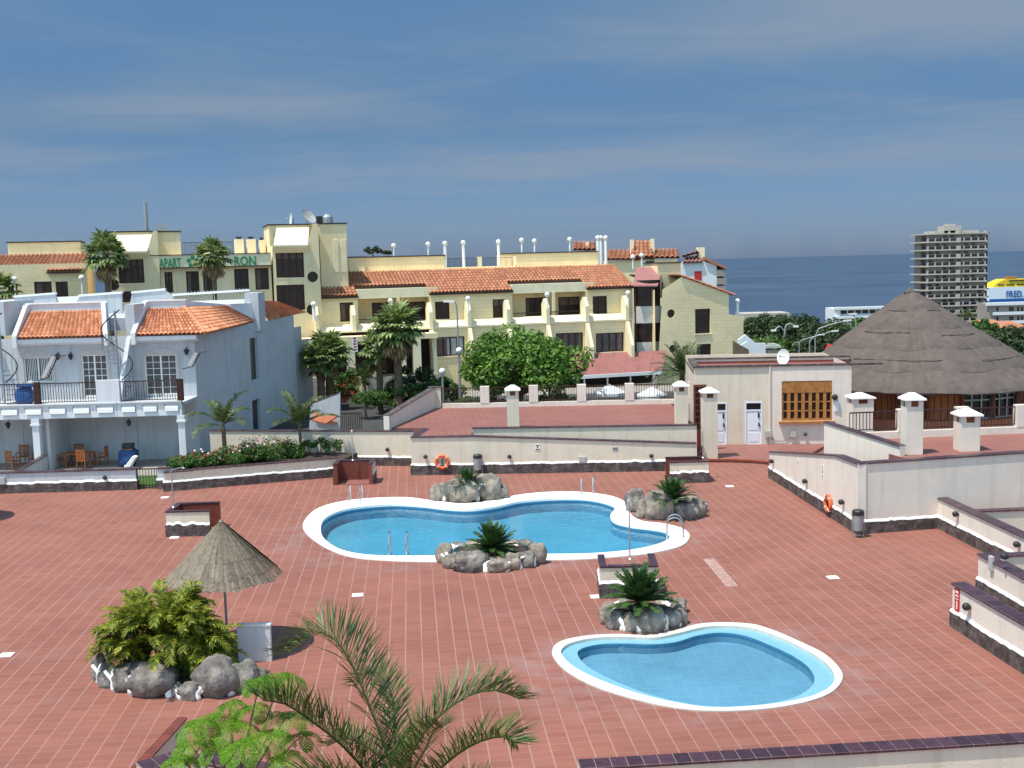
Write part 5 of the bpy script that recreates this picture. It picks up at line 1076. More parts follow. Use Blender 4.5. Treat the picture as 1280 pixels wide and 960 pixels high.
# ---------------------------------------------------------------- hotel
HA = R(17); HF = Frame(-14.98, 88.06, HA)
tH = thing('hotel', 'long cream hotel with orange tile roof, loggias, round bay and gabled right end', 'hotel', (HF.o.x, HF.o.y, 0), HA)
def hp(u, v, d): return (u, d, v)
def HB(mb, n, m, par=None, **k): return mb.build(n, m, par or tH, **k)
def hr(x0, y0, x1, y1, dep=0): return HF.rect(x0, y0, x1, y1, dep)
def hbox(mb, x0, y0, x1, y1, d0, d1, zb=None):
    a, b, c, d = hr(x0, y0, x1, y1, d0); mb.box(a, b, d0, d1, c if zb is None else zb, d)
U = lambda px, dep=0, py=400: HF.hit(px, py, dep)[0]
Z = lambda px, py, dep=0: HF.hit(px, py, dep)[1]
WR = random.Random(21)
def hwin(par, r, dep, leafs=2, gm='brown_glass', rows=0, cols=0, fm='brown_frame', name='window', fw=.09):
    f = glazed(par, r[0], r[1], r[2], r[3], dep+.17, cols, rows, name, leafs=leafs, gm=gm, white=fm, fw=fw)
    k = WR.random(); w_ = r[1]-r[0]
    if k < .35: m_ = MB(); m_.box(r[0]+fw+.02, r[0]+fw+w_*WR.uniform(.15, .4), dep+.165, dep+.172, r[2]+fw, r[3]-fw-.05); m_.build('drawn_curtain', 'dull_curtain', f)
    elif k < .55: m_ = MB(); m_.box(r[0]+fw+.02, r[1]-fw-.02, dep+.165, dep+.172, r[3]-fw-(r[3]-r[2])*WR.uniform(.2, .5), r[3]-fw); m_.build('roller_blind', 'dull_curtain', f)
    m_ = MB(); m_.box(r[0]-.08, r[1]+.08, dep-.07, dep-.003, r[2]-.09, r[2]-.01); m_.build('sill', 'hotel_cream', f)
    return f
def hwall(par, outline, wins, dep, m='hotel_wall', name='facade', th=.2, back=True):
    mb = MB(); hs = [rc(r) for r in wins]; mb.holes(outline, hs, lambda u, v, d: (u, dep+d, v), th); return HB(mb, name, m, par)
ZG = -.1
# upper storey bays
segs = [(398, 448, 0.0, [(425, 378, 442, 402)]), (538, 641, 0.0, [(544, 377, 562, 399), (616, 374, 634, 397)]), (734, 791, 0.0, [(741, 370, 759, 393)]),
        (448, 538, 1.7, [(465, 378, 486, 401), (507, 377, 532, 400)]), (641, 734, 1.7, [(657, 372, 683, 395), (698, 371, 725, 394)])]
for (a, b, dep, ws) in segs:
    ra, rb = U(a, 0), U(b, 0)+(.75 if dep else 0); zt = 7.75 if dep == 0 else 8.75; wr = [hr(*q_, dep) for q_ in ws]
    hwall(tH, [(ra, 5.0), (rb, 5.0), (rb, zt), (ra, zt)], wr, dep)
    for r in wr: hwin(tH, r, dep)
    if dep:
        mb = MB(); mb.box(ra-.15, ra, 0.003, dep+.2, 5.0, 7.74); mb.box(rb-.75, rb-.60, 0.003, dep+.2, 5.0, 7.74); mb.box((ra+rb)/2-.12, (ra+rb)/2+.12, .1, dep, 5.0, 7.6); HB(mb, 'loggia_wall', 'hotel_plain')
        mb = MB(); mb.box(ra, rb, .15, dep, 7.55, 8.3); HB(mb, 'loggia_beam', 'hotel_cream')
        mb = MB(); mb.box(ra, rb, 0, .05, 5.9, 5.96); [mb.box(ra+(rb-ra)*k/40-.01, ra+(rb-ra)*k/40+.01, .01, .04, 5.5, 5.9) for k in range(41)]; HB(mb, 'loggia_railing', 'dark_metal')
# lower storey, projecting, with a sloping ledge on top
DL = -1.0; lw = [(546, 421, 581, 445), (655, 417, 680, 441), (695, 416, 729, 440), (745, 416, 780, 440), (606, 420, 634, 442)]
u0, u1 = U(398, DL), U(790, DL); wr = [hr(*q_, DL) for q_ in lw]
um = U(541, DL)
hwall(tH, [(um, ZG), (u1, ZG), (u1, 5.0), (um, 5.0)], wr, DL, name='lower_facade')
for r in wr: hwin(tH, r, DL, 4, 'curtain' if r[0] < U(600, DL) else 'grey_glass')
mb = MB(); mb.extr([(u0, DL-.12, 5.0), (u0, 0, 5.0), (u0, 0, 5.62), (u0, DL-.12, 5.14)], (u1-u0, 0, 0)); HB(mb, 'sloping_ledge', 'hotel_cream')
# porch at the lower left of the block
mb = MB(); ub = U(340, -2.5); mb.box(ub, um, -2.6, DL-.13, 4.35, 4.75); HB(mb, 'porch_beam', 'hotel_plain')
mb = MB(); mb.box(ub, um, -2.55, .2, 1.2, 1.5); mb.box(ub, um, -2.6, -2.3, -.1, 1.2); HB(mb, 'porch_floor', 'pavement')
mb = MB(); mb.box(ub, um, -.2, -.05, 1.5, 4.99); HB(mb, 'porch_back_wall', 'brown_glass')
for px in (437, 469, 501, 520): mb = MB(); a = U(px, -2.5); mb.box(a-.3, a+.3, -2.6, -2.0, 1.5, 4.345); HB(mb, 'porch_pillar', 'hotel_cream')
# buttress fins
for px in (396, 442, 490, 538, 586, 635, 684, 733, 783):
    a = U(px, -1, 400); mb = MB(); mb.extr([(a-.14, 0.02, 5.3), (a-.14, -1.28, 5.0), (a-.14, -1.28, 6.35), (a-.14, -.75, 7.1), (a-.14, -.5, 7.1), (a-.14, .02, 6.6)], (.28, 0, 0))
    if px > 520: mb.extr([(a-.14, DL, 4.95), (a-.14, DL-.3, 4.95), (a-.14, DL-1.3, 3.0), (a-.14, DL-1.3, 1.0), (a-.14, DL, 1.0)], (.28, 0, 0))
    HB(mb, 'buttress', 'hotel_cream')
# roof
rzl = Z(405, 340, 4.2); rzr = Z(790, 332, 4.2); zr = (rzl+rzr)/2; ez = 7.82
def rpt(px, dep, z): return (U(px, dep), dep, z)
ua = [U(a, 0) for a in (398, 448, 538, 641, 734, 791)]
mb = MB(); dR = 4.2; slope = (zr-ez)/(dR+.3)
for i, (p0, p1) in enumerate(zip(ua, ua[1:])):
    d0 = -.3 if i in (0, 2, 4) else 1.35; z0 = ez+slope*(d0+.3)
    rl = p0 + (.5 if i == 0 else 0)
    e0_, e1_ = (p0-.35 if i == 0 else p0), (p1+.1 if i == 4 else p1)
    tile_roof(mb, (e0_, d0, z0), (e1_, d0, z0), (e1_, dR, zr), (rl, dR, zr), .30, 9 if i in (0, 2, 4) else 7)
HB(mb, 'tile_roof', 'roof_tile_hotel')
mb = MB()
for i, (p0, p1) in enumerate(zip(ua, ua[1:])):
    d0 = -.28 if i in (0, 2, 4) else 1.37; z0 = ez+slope*(d0+.3); mb.box(p0-.1, p1+.05, d0, d0+.1, z0-.16, z0-.02)
    mb.box(p0, p1, d0+.1, d0+1.3 if d0 < 0 else 2.2, z0-.12, z0-.05)
HB(mb, 'gutter', 'dark_metal')
mb = MB(); mb.box(ua[0]+.4, ua[-1], dR+.02, dR+13, 6.5, zr-.05); HB(mb, 'roof_slab', 'hotel_plain')
# rooftop structures
def hblock(name, x0, y0, x1, y1, d0, d1, m='hotel_wall', zb=None, cap='dark_metal'):
    mb = MB(); a, b, c, d = hr(x0, y0, x1, y1, d0); zb_ = c if zb is None else zb; mb.box(a, b, d0, d1, zb_, d); o = HB(mb, name, m)
    if cap: mb = MB(); mb.box(a-.08, b+.08, d0-.08, d1+.08, d+.003, d+.09); HB(mb, 'cap', cap, o)
    return a, b, d
hblock('rooftop_block', 455, 321, 556, 341, 6, 12); hblock('rooftop_block', 645, 316, 747, 334, 6, 12); hblock('parapet_wall', 556, 333, 646, 337, 6, 6.3, cap=None); hblock('stair_head', 436, 322, 456, 342, 5, 10, 'hotel_plain')
mb = MB(); a, b, c_, d = hr(556, 322, 645, 333, 7); mb.box(a, b, 7, 7.05, d-.05, d); [mb.box(a+(b-a)*k/60-.012, a+(b-a)*k/60+.012, 7, 7.04, c_, d) for k in range(61)]; HB(mb, 'roof_railing', 'slate_metal')
mb = MB(); a, b, c_, d = hr(597, 321, 602, 334, 7); mb.box(a, b, 6.9, 7.2, c_, d); HB(mb, 'roof_post', 'hotel_cream')
# round bay stair
mb = MB(); ca, cb = U(791, 0), U(829, 0); cu = (ca+cb)/2; rr = (cb-ca)/2
def half(r, z0, z1, d0=0.0, n=14, du=0.0): return [(cu+du-r*math.cos(math.pi*k/n), d0-r*.55*math.sin(math.pi*k/n)) for k in range(n+1)]
for (t0, t1) in ((383, 404), (428, 449)):
    z1, z0 = Z(810, t0, -.8), Z(810, t1, -.8); mb.prism([(cu-rr+.1, 0)]+half(rr-.1, 0, 0, -.02)[1:-1]+[(cu+rr-.1, 0)], z0, z1)
[HB(q_, 'curved_balcony', 'pool_rim') for q_ in islands(mb)]
mb = MB(); mb.prism([(cu-rr+.25, .3)]+half(rr-.3, 0, 0, -.02)[1:-1]+[(cu+rr-.25, .3)], Z(810, 470, 0), Z(810, 350, 0)); HB(mb, 'bay_glass', 'brown_glass')
mb = MB()
for k in range(8): a = ca+.15+(cb-ca-.3)*k/7; mb.box(a-.05, a+.05, -.28, -.2, Z(810, 470, 0), Z(810, 354, 0))
[HB(q_, 'bay_post', 'brown_frame') for q_ in islands(mb)]
mb = MB(); p = [(*HF.hit(791, 357, -1.0),), (*HF.hit(822, 357, -1.0),), (*HF.hit(829, 334, 2.5),), (*HF.hit(796, 334, 2.5),)]; mb.extr([(p[0][0], -1.0, p[0][1]), (p[1][0], -1.0, p[1][1]), (p[2][0], 2.5, p[2][1]), (p[3][0], 2.5, p[3][1])], (0, 0, -.1)); HB(mb, 'bay_roof', 'mauve_roof')
# gabled right end
DG = -1.2
g_ = lambda px, py: HF.hit(px, py, DG)
gpoly = [g_(820, 500), g_(930, 492), g_(929, 395), g_(911, 393), g_(911, 367), g_(852, 346), g_(828, 362)]
gw = [hr(869, 386, 888, 417, DG), hr(871, 430, 889, 452, DG)]; cir = [circ(*g_(839, 392), hr(834, 387, 844, 397, DG)[1]*.5-hr(834, 387, 844, 397, DG)[0]*.5), circ(*g_(841, 436), .34)]
mb = MB(); mb.holes(gpoly, [rc(r) for r in gw]+cir, lambda u, v, d: (u, DG+d, v), .22)
uu0, uu1 = gpoly[0][0], gpoly[1][0]
mb.quad((uu0, DG, ZG), (uu0, DG+3, ZG), (uu0, DG+3, gpoly[6][1]), (uu0, DG, gpoly[6][1])); mb.quad((uu1, DG, ZG), (uu1, DG+14, ZG), (uu1, DG+14, gpoly[2][1]), (uu1, DG, gpoly[2][1])); mb.box(gpoly[4][0]-.4, gpoly[4][0], DG+.23, DG+12, 2, gpoly[4][1]-.2)
HB(mb, 'gable_wall', 'hotel_wall')
for r in gw: hwin(tH, r, DG, 1, 'brown_glass', name='gable_window')
for c_ in cir: mb = MB(); mb.add([(u, DG+.2, v) for u, v in c_], [tuple(range(len(c_)))]); HB(mb, 'round_window', 'brown_glass')
mb = MB(); a = HF.hit(850, 346, DG); b = HF.hit(912, 368, DG); b = (b[0]+.45, b[1]-.15); tile_roof(mb, (b[0], DG-.15, b[1]+.05), (b[0], DG+11, b[1]+.05), (a[0], DG+11, a[1]+.1), (a[0], DG-.15, a[1]+.1), .32, 9); HB(mb, 'gable_tile_roof', 'roof_tile_hotel')
hblock('gable_chimney_block', 822, 329, 851, 366, 1.2, 4, 'hotel_wall', zb=Z(840, 372, 1.2))
# left towers and link
def tower(x0, sx1, x1, ytop, yslope, ws, rnd_w, dep=-.6):
    # body, sloping cap panel at left, dark glazed windows, round holes
    a, b, _, zt = hr(x0, ytop, x1, 400, dep); sb = U(sx1, dep)
    um_ = U(sx1, dep); zs = Z(x0, yslope, dep)
    wr = [hr(*q_, dep) for q_ in ws]; cs_ = [circ(HF.hit(*q_, dep)[0], HF.hit(*q_, dep)[1], .42) for q_ in rnd_w]
    mb = MB(); mb.holes([(a, ZG), (b, ZG), (b, zt), (um_+.5, zt), (um_, zs), (a, zs)], [rc(r) for r in wr]+cs_, lambda u, v, d: (u, dep+d, v), .25)
    mb.box(a, b, dep+2.2, dep+7, ZG, zt); mb.quad((b, dep, ZG), (b, dep+2.2, ZG), (b, dep+2.2, zt), (b, dep, zt)); mb.quad((a, dep, ZG), (a, dep+2.2, ZG), (a, dep+2.2, zs), (a, dep, zs)); mb.quad((um_+.5, dep, zt), (b, dep, zt), (b, dep+2.2, zt), (um_+.5, dep+2.2, zt))
    HB(mb, 'tower_wall', 'hotel_plain')
    mb = MB(); d0 = dep-.5; za = zs+.02; zb_ = zt-.15; mb.extr([(a+.05, d0, za), (um_, d0, za), (um_+.5, dep+2.2, zb_), (a+.6, dep+2.2, zb_)], (0, 0, -.12)); mb.quad((a, d0, za-.12), (um_, d0, za-.12), (um_, dep, za-.6), (a, dep, za-.6)); HB(mb, 'sloping_panel', 'hotel_cream')
    mb = MB(); mb.extr([(um_, d0, za-.12), (um_+.5, dep+2.2, zb_-.12), (um_+.5, dep+2.2, za-.5), (um_, dep+.01, za-.5)], (-.04, 0, 0)); HB(mb, 'panel_cheek', 'hotel_plain')
    for r in wr: hwin(tH, r, dep+.05, 4, name='tower_window')
    for c_ in cs_: mb = MB(); mb.add([(u, dep+.22, v) for u, v in c_], [tuple(range(len(c_)))]); HB(mb, 'round_window', 'brown_glass')
    mb = MB(); mb.box(a-.1, b+.1, dep+2.1, dep+7.1, zt+.003, zt+.10); HB(mb, 'cap', 'dark_metal')
    return a, b, zt
tower(342, 388, 400, 280, 307, [(345, 314, 380, 347), (346, 356, 381, 388)], [(391, 346), (390, 387)])
hblock('tower_block', 400, 280, 434, 345, 1.2, 7, 'hotel_plain', zb=0)
mb = MB(); [hbox(mb, a, 300, b, 340, 1.12, 1.2) for a, b in ((417, 423), (427, 433))]; [HB(q_, 'tower_pilaster', 'hotel_cream') for q_ in islands(mb)]
tower(137, 189, 200, 289, 315, [(148, 322, 180, 354), (148, 364, 180, 378)], [(142, 356)])
hblock('tower_block', 197, 290, 226, 322, 1.2, 6, 'hotel_plain', zb=0)
# link with the roof sign
DK = -.2; wr = [hr(*q_, DK) for q_ in [(195, 340, 201, 366), (206, 340, 216, 366), (233, 339, 249, 368), (254, 338, 271, 366), (293, 336, 311, 363), (319, 335, 336, 362)]]
ka, kb = U(192, DK), U(342, DK); hwall(tH, [(ka, ZG), (kb, ZG), (kb, Z(265, 334, DK)), (ka, Z(265, 334, DK))], wr, DK, 'hotel_plain', 'link_facade')
for r in wr: hwin(tH, r, DK, 2)
mb = MB(); mb.box(ka, kb, DK-.35, DK+.2, Z(265, 333, DK-.35), Z(265, 318.5, DK-.35)); HB(mb, 'sign_band', 'hotel_cream')
mb = MB(); mb.box(ka, kb, DK-.42, DK+.25, Z(265, 318.2, DK-.35), Z(265, 317.2, DK-.35)); mb.box(ka, kb, DK-.40, DK-.1, Z(265, 334.2, DK-.35), Z(265, 333.2, DK-.35)); HB(mb, 'band_edges', 'dark_metal')
mb = MB(); mb.box(ka, kb, DK+.26, 12, 6, Z(265, 322, DK)); HB(mb, 'roof_slab', 'hotel_plain')
def sign(px0, px1, py0, py1, s, name):
    a, b, z0, z1 = hr(px0, py0, px1, py1, DK-.36); o = text_mesh(s, 1.0, name, 'sign_green', tH, (a, DK-.36, z0), (R(90), 0, 0), .05, .012); d = o.dimensions; o.scale = ((b-a)/max(d.x, .01), (z1-z0)/max(d.y, .01), 1)
sign(199, 226.5, 322.5, 334.5, 'APART', 'sign_lettering'); sign(292, 319, 320, 331.5, 'RON', 'sign_lettering')
mb = MB(); cu_, cz_ = HF.hit(241, 327, DK-.36)
for k in range(5):
    a = math.pi/2+k*2*math.pi/5; mb.lathe([(.16, 0), (.16, .05)], 8, (0, 0, 0)); 
    for i in range(16, 0, -1):
        v = mb.v[-i]; mb.v[-i] = (cu_+.30*math.cos(a)+v[0], DK-.36-v[2], cz_+.30*math.sin(a)+v[1])
HB(mb, 'emblem', 'sign_green')
# left wing
hwall(tH, [(U(-60, 0), ZG), (U(112, 0), ZG), (U(112, 0), Z(85, 341, 0)), (U(-60, 0), Z(85, 341, 0))], [hr(*q_) for q_ in ((43, 352, 65, 370), (70, 352, 85, 371), (10, 354, 22, 370))], 0, name='left_wing')
for q_ in ((43, 352, 65, 370), (70, 352, 85, 371), (10, 354, 22, 370)): hwin(tH, hr(*q_), 0)
mb = MB(); zl = Z(60, 318, 4.5); e = [(U(-60, -.3), -.3+1.4, Z(30, 335, 1.1)), (U(64, 1.1), 1.1, Z(30, 335, 1.1))]
tile_roof(mb, (U(-60, 1.1), 1.1, Z(30, 333, 1.1)), (U(64, 1.1), 1.1, Z(30, 333, 1.1)), (U(64, 1.1)+.3, 5, zl), (U(-60, 1.1), 5, zl), .3, 7); tile_roof(mb, (U(62, -.3), -.3, Z(85, 339, -.3)), (U(109, -.3), -.3, Z(85, 339, -.3)), (U(121, 5), 5, zl), (U(62, -.3), 5, zl), .3, 9); HB(mb, 'left_tile_roof', 'roof_tile_hotel')
mb = MB(); mb.box(U(-60, 0), U(112, 0), .25, 10, 5, Z(60, 330, 1)); HB(mb, 'wing_slab', 'hotel_plain')
mb = MB(); mb.box(U(62, -.3), U(109, -.3), -.28, -.18, Z(85, 341.5, -.3), Z(85, 339.6, -.3)); mb.box(U(-60, 1.1), U(63, 1.1), 1.12, 1.2, Z(30, 335.5, 1.1), Z(30, 333.6, 1.1)); HB(mb, 'gutter', 'dark_metal')
hblock('wing_roof_block', 10, 303, 101, 322, 7, 12, 'hotel_plain')
mb = MB(); [mb.extr([(U(px, -1.2), 0, 3.5), (U(px, -1.2), -1.3, 3.5), (U(px, -1.2), -1.3, 5.2), (U(px, -1.2), 0, 6.8)], (.3, 0, 0)) for px in (28, 105)]; [HB(q_, 'buttress', 'hotel_cream') for q_ in islands(mb)]
mb = MB(); mb.box(U(-60, -1), U(342, -1), -1.1, -.3, 3.4, 4.3); mb.box(U(-60, -1), U(342, -1), -1.0, -.3, ZG, 3.4); HB(mb, 'lower_ledge', 'hotel_plain')
# rear roof railing and chimneys
mb = MB(); a, b, c_, d = hr(228, 302, 342, 317, 6); mb.box(a, b, 6, 6.05, d-.05, d); [mb.box(a+(b-a)*k/50-.012, a+(b-a)*k/50+.012, 6, 6.04, c_-1, d) for k in range(51)]; HB(mb, 'roof_railing', 'slate_metal')
for q_ in ((254, 303, 262, 320), (294, 299, 305, 317), (309, 299, 320, 317), (325, 300, 331, 318)):
    a, b, d = hblock('roof_chimney', *q_, 4, 5.2, 'hotel_cream', zb=8, cap=None); mb = MB(); mb.box(a+.1, b-.1, 4.3, 5, d+.15, d+.22); mb.box(a+.2, a+.3, 4.4, 4.9, d, d+.15); mb.box(b-.3, b-.2, 4.4, 4.9, d, d+.15); HB(mb, 'chimney_cowl', 'dark_metal')
mb = MB(); a, d = HF.hit(181, 253, 3); mb.tube([(a, 3, 9), (a, 3, d)], .16, 8); HB(mb, 'flue_pipe', 'galv')
a, b, d = hblock('air_conditioner', 197, 281, 208, 290, 2, 3, 'grey_box', cap=None)
# awning of the restaurant
mb = MB(); aw = [(*HF.hit(700, 470, -5),), (*HF.hit(826, 467, -5),), (*HF.hit(833, 438, -1.3),), (*HF.hit(700, 452, -1.3),)]
mb.extr([(aw[0][0], -5, aw[0][1]), (aw[1][0], -5, aw[1][1]), (aw[2][0], -1.3, aw[2][1]), (aw[3][0], -1.3, aw[0][1]+1.35)], (0, 0, -.06)); HB(mb, 'red_awning', 'red_awning')
mb = MB(); za = aw[0][1]
for k in range(9): f = k/8; x0_ = aw[0][0]+(aw[1][0]-aw[0][0])*f; x1_ = aw[3][0]+(aw[2][0]-aw[3][0])*f; mb.tube([(x0_, -5, aw[0][1]+(aw[1][1]-aw[0][1])*f+.03), (x1_, -1.3, (aw[0][1]+1.35)+(aw[2][1]-aw[0][1]-1.35)*f+.03)], .03, 4)
HB(mb, 'awning_seams', 'mauve_roof')
mb = MB(); mb.box(aw[0][0]-4, aw[1][0], -5.12, -5.0, aw[0][1]-.32, aw[0][1]-.05); HB(mb, 'awning_valance', 'bright_white')
mb = MB(); mb.box(aw[0][0]-4, aw[1][0], -3.6, -3.5, ZG, aw[0][1]+.3); HB(mb, 'restaurant_glass', 'brown_glass')
mb = MB(); [mb.box(aw[0][0]-4+2.0*k, aw[0][0]-3.9+2.0*k, -5.05, -4.9, ZG, aw[0][1]-.3) for k in range(0, 8)]; [HB(q_, 'awning_post', 'bright_white') for q_ in islands(mb)]
# banner on the porch
a, b, c_, d = hr(440, 421, 447, 440, -2.7); t = thing('hanging_banner', 'narrow white banner with red marks on the hotel porch', 'banner', tuple(HF.o+HF.ex*((a+b)/2)+HF.ey*(-2.66)+Vector((0, 0, c_))), HA); mb = MB(); mb.box(-(b-a)/2, (b-a)/2, -.03, 0, 0, d-c_); mb.build('cloth', 'bright_white', t); mb = MB(); [mb.box(-.13+.05*(k % 2), .13, -.036, -.03, .12+.22*k, .24+.22*k) for k in range(5)]; mb.build('red_marks', 'red_sign', t)
# globe lamps on the hotel roof
def hpos(px, py, dep): u, z = HF.hit(px, py, dep); p = HF.o+HF.ex*u+HF.ey*dep; return p, z
for i, (px, y0, y1, dep, lb) in enumerate([(492, 307, 321, 6.2, 'leftmost, on the first roof block'), (535, 305, 321, 6.2, 'at the right half of the first roof block'), (556, 304, 333, 6.2, 'at the right end of the first roof block'), (579, 303, 333, 6.5, 'first above the blue roof railing'), (623, 302, 333, 6.5, 'on the railing left of the second block'), (652, 300, 316, 6.2, 'at the left end of the second block'), (668, 301, 316, 6.2, 'second on the second block'), (712, 299, 315, 6.2, 'midway on the second block'),
        (747, 297, 330, 6.4, 'first of the cluster right of the second block'), (751, 297, 330, 6.9, 'middle of the cluster right of the second block'), (757, 297, 330, 6.3, 'last of the cluster right of the second block'), (802, 319, 335, 3, 'beside the mauve bay roof'), (791, 321, 335, 3.4, 'just left of the mauve bay roof'),
        (392, 380, 400, -1.5, 'on the leftmost buttress'), (488, 376, 392, -1.5, 'on the buttress behind the fan palm'), (585, 373, 390, -1.5, 'on the buttress in mid facade'), (684, 368, 385, -1.5, 'on the buttress between the right loggias'), (785, 366, 382, -1.5, 'on the buttress by the round bay'), (922, 376, 395, -1.0, 'at the far right corner parapet'), (102, 347, 366, -1.4, 'on the left wing buttress'), (18, 349, 370, -1.4, 'at the far left of the left wing')]):
    p, z1 = hpos(px, y0, dep); _, z0 = hpos(px, y1, dep); t = thing('globe_lamp', 'white globe lamp on the hotel, '+lb, 'globe lamp', (p.x, p.y, z0), 0, 'white globe lamps on the hotel'); mb = MB(); mb.tube([(0, 0, -.1), (0, 0, z1-z0-.2)], .13 if z1-z0 > 1.2 else .07, 7); mb.build('post', 'bright_white', t); mb = MB(); mb.sphere((0, 0, z1-z0-.02), .22, 10, 7); mb.build('globe', 'globe', t, smooth=True)
# dishes and tanks on the hotel towers
def dish(pos, r, rz, tilt, label, m='grey_box'):
    t = thing('satellite_dish', label, 'satellite dish', pos, rz); mb = MB(); n = 20; prof = [(r*k/6, .22*r*(k/6)**2) for k in range(1, 7)]; mb.lathe([(0.001, 0)]+prof, n); mb.f = mb.f[:-1]; o = mb.build('reflector', m, t, smooth=True); o.rotation_euler = (R(90)-tilt, 0, 0); o.location = (0, -.1, r*.9)
    mb = MB(); mb.tube([(0, 0, -.1), (0, 0, r*.9)], .04, 6); mb.build('mast', 'galv', t); mb = MB(); d = Vector((0, -math.cos(tilt), math.sin(tilt))); c = Vector((0, -.1, r*.9)); mb.tube([c, c+d*r*.8], .02, 5); mb.sphere(c+d*r*.8, .06, 6, 5); mb.build('feed_arm', 'galv', t)
p, z = hpos(384, 281, 2); dish((p.x, p.y, z), .68, R(60), R(35), 'large tilted satellite dish on top of the hotel tower'); p, z = hpos(367, 281, 2); dish((p.x, p.y, z), .5, R(-70), R(5), 'small upright satellite dish on the hotel tower', 'bright_white')
p, z = hpos(410, 281, 3); t = thing('roof_tank', 'dark water tank on top of the hotel tower', 'tank', (p.x, p.y, z)); mb = MB(); mb.lathe([(.4, 0), (.42, .1), (.42, .6), (.3, .8), (.05, .85)], 12); mb.build('barrel', 'galv', t); mb = MB(); mb.box(-.9, -.45, -.2, .2, 0, .7); mb.build('pump_box', 'dark_metal', t)

# ================================================================== RIGHT SIDE
# flat roofed service building with two white doors and the wooden shutter window
ya = 59.0
pL, pM, pR = PY(868, 500, ya), PY(962, 500, 58.6), PY(1064, 500, 58.2)
BA = math.atan2(pR.y-pL.y, pR.x-pL.x); BF = Frame(pL.x, pL.y, BA); bL = (pR-pL).xy.length
tB = thing('service_building', 'flat roofed pinkish building with two white doors and a wooden shutter window', 'building', (pL.x, pL.y, 0), BA)
zt = (BF.hit(868, 458)[1]+BF.hit(1062, 458)[1])/2; um = BF.hit(962, 500)[0]
drs = [BF.rect(890, 503, 909, 555), BF.rect(931, 502, 953, 554)]; win = BF.rect(977, 476, 1040, 526)
drs = [(a, b, .17, d) for a, b, c, d in drs]
mb = MB(); mb.holes([(0, .1), (um, .1), (um, zt), (0, zt)], [rc((a, b, .17, d)) for a, b, c, d in drs], lambda u, v, d: (u, d, v), .12); mb.quad((0, 0, 0), (0, 8, 0), (0, 8, zt), (0, 0, zt)); mb.box(0, bL, 7.9, 8, 0, zt); mb.build('wall', 'cream_plaster', tB)
mb = MB(); mb.holes([(um+.002, .1), (bL, .1), (bL, zt), (um+.002, zt)], [rc(win)], lambda u, v, d: (u, d-.04, v), .15); mb.quad((bL, -.04, 0), (bL, 8, 0), (bL, 8, zt), (bL, -.04, zt)); mb.box(um-.04, um, -.04, .0, .1, zt); mb.build('bay_wall', 'pink_plaster', tB)
mb = MB(); mb.box(-.05, bL+1.6, -.1, .2, zt+.002, zt+.10); mb.build('roof_edge', 'plinth_stone', tB); mb = MB(); mb.box(.0, bL, .2, 8, zt-.4, zt-.26); mb.build('roof', 'terrace_tile', tB)
mb = MB(); zb = BF.hit(960, 448, 5)[1]; mb.box(.3, 9.0, 5, 5.2, zt-.3, zb); mb.box(.0, .25, .2, 5.2, zt-.3, zb); mb.build('rear_parapet', 'pink_plaster', tB); mb = MB(); mb.box(.2, 9.05, 4.95, 5.25, zb+.002, zb+.08); mb.box(-.03, .30, .1, 5.2, zb+.002, zb+.07); mb.build('parapet_cap', 'plinth_stone', tB); mb = MB(); mb.box(.3, 9.0, 4.93, 4.99, zt-.26, zt-.14); mb.build('red_skirting', 'red_brick', tB)
for i, (a, b, c_, d) in enumerate(drs):
    f = MB(); f.box(a, a+.08, -.02, .08, c_, d); f.box(b-.08, b, -.02, .08, c_, d); f.box(a+.08, b-.08, -.02, .08, d-.08, d); f.box(a+.08, b-.08, -.015, .08, d-.50, d-.43); dr = f.build('door', 'door_white', tB); tag(dr, 'white panelled door with dark fanlight')
    f = MB(); f.box(a+.08, b-.08, .02, .06, c_, d-.50); f.box(a+.2, b-.2, .005, .02, c_+.75, d-.62); f.box(a+.2, b-.2, .005, .02, c_+.12, c_+.62); f.build('door_leaf', 'door_white', dr); f = MB(); f.box(a+.08, b-.08, .03, .05, d-.43, d-.08); f.build('fanlight', 'dark_glass', dr); f = MB(); f.box(b-.22, b-.14, -.06, .02, c_+.95, c_+1.15); f.box(b-.24, b-.15, -.03, .02, d-.85, d-.6); f.build('handle', 'lamp_black', dr)
a, b, c_, d = win; f = MB(); y = .0; zm = d-(d-c_)*.30
f.box(a, b, y, y+.08, zm, d); n = 20
for k in range(n): f.box(a+(b-a)*k/n+.01, a+(b-a)*(k+1)/n-.01, y-.02, y, zm+.02, d-.02)
f.box(a, b, y, y+.08, c_, c_+.12)
for k in range(8): x = a+(b-a)*k/7; f.box(max(a, x-.085), min(b, x+.085), y, y+.08, c_+.12, zm)
for z_ in (.36, .68): f.box(a, b, y+.02, y+.06, c_+(zm-c_)*z_-.03, c_+(zm-c_)*z_+.03)
wn_ = f.build('wooden_window', 'wood', tB); f = MB(); f.box(a, b, y+.085, y+.11, c_, d); f.build('pane', 'brown_glass', wn_)
f = MB(); f.box(a-.15, b+.12, -.28, -.04, c_-.10, c_); f.build('sill', 'wood', wn_)
f = MB(); u, z = BF.hit(962, 500); f.box(u-.03, u+.03, -.12, -.05, .2, zt); f.build('downpipe', 'pink_plaster', tB)
f = MB(); [f.box(BF.hit(px, py)[0]-.16, BF.hit(px, py)[0]+.16, -.2, -.04, BF.hit(px, py)[1]-.17, BF.hit(px, py)[1]+.17) for px, py in ((960, 542), (991, 542))]; [q_.build('meter_box', 'grey_box', tB) for q_ in islands(f)]
f = MB(); q_ = [BF.hit(*k) for k in ((963, 546), (970, 551), (980, 551), (990, 546))]; f.tube([(u, -.08, z) for u, z in q_], .012, 4); f.build('cable', 'lamp_black', tB)
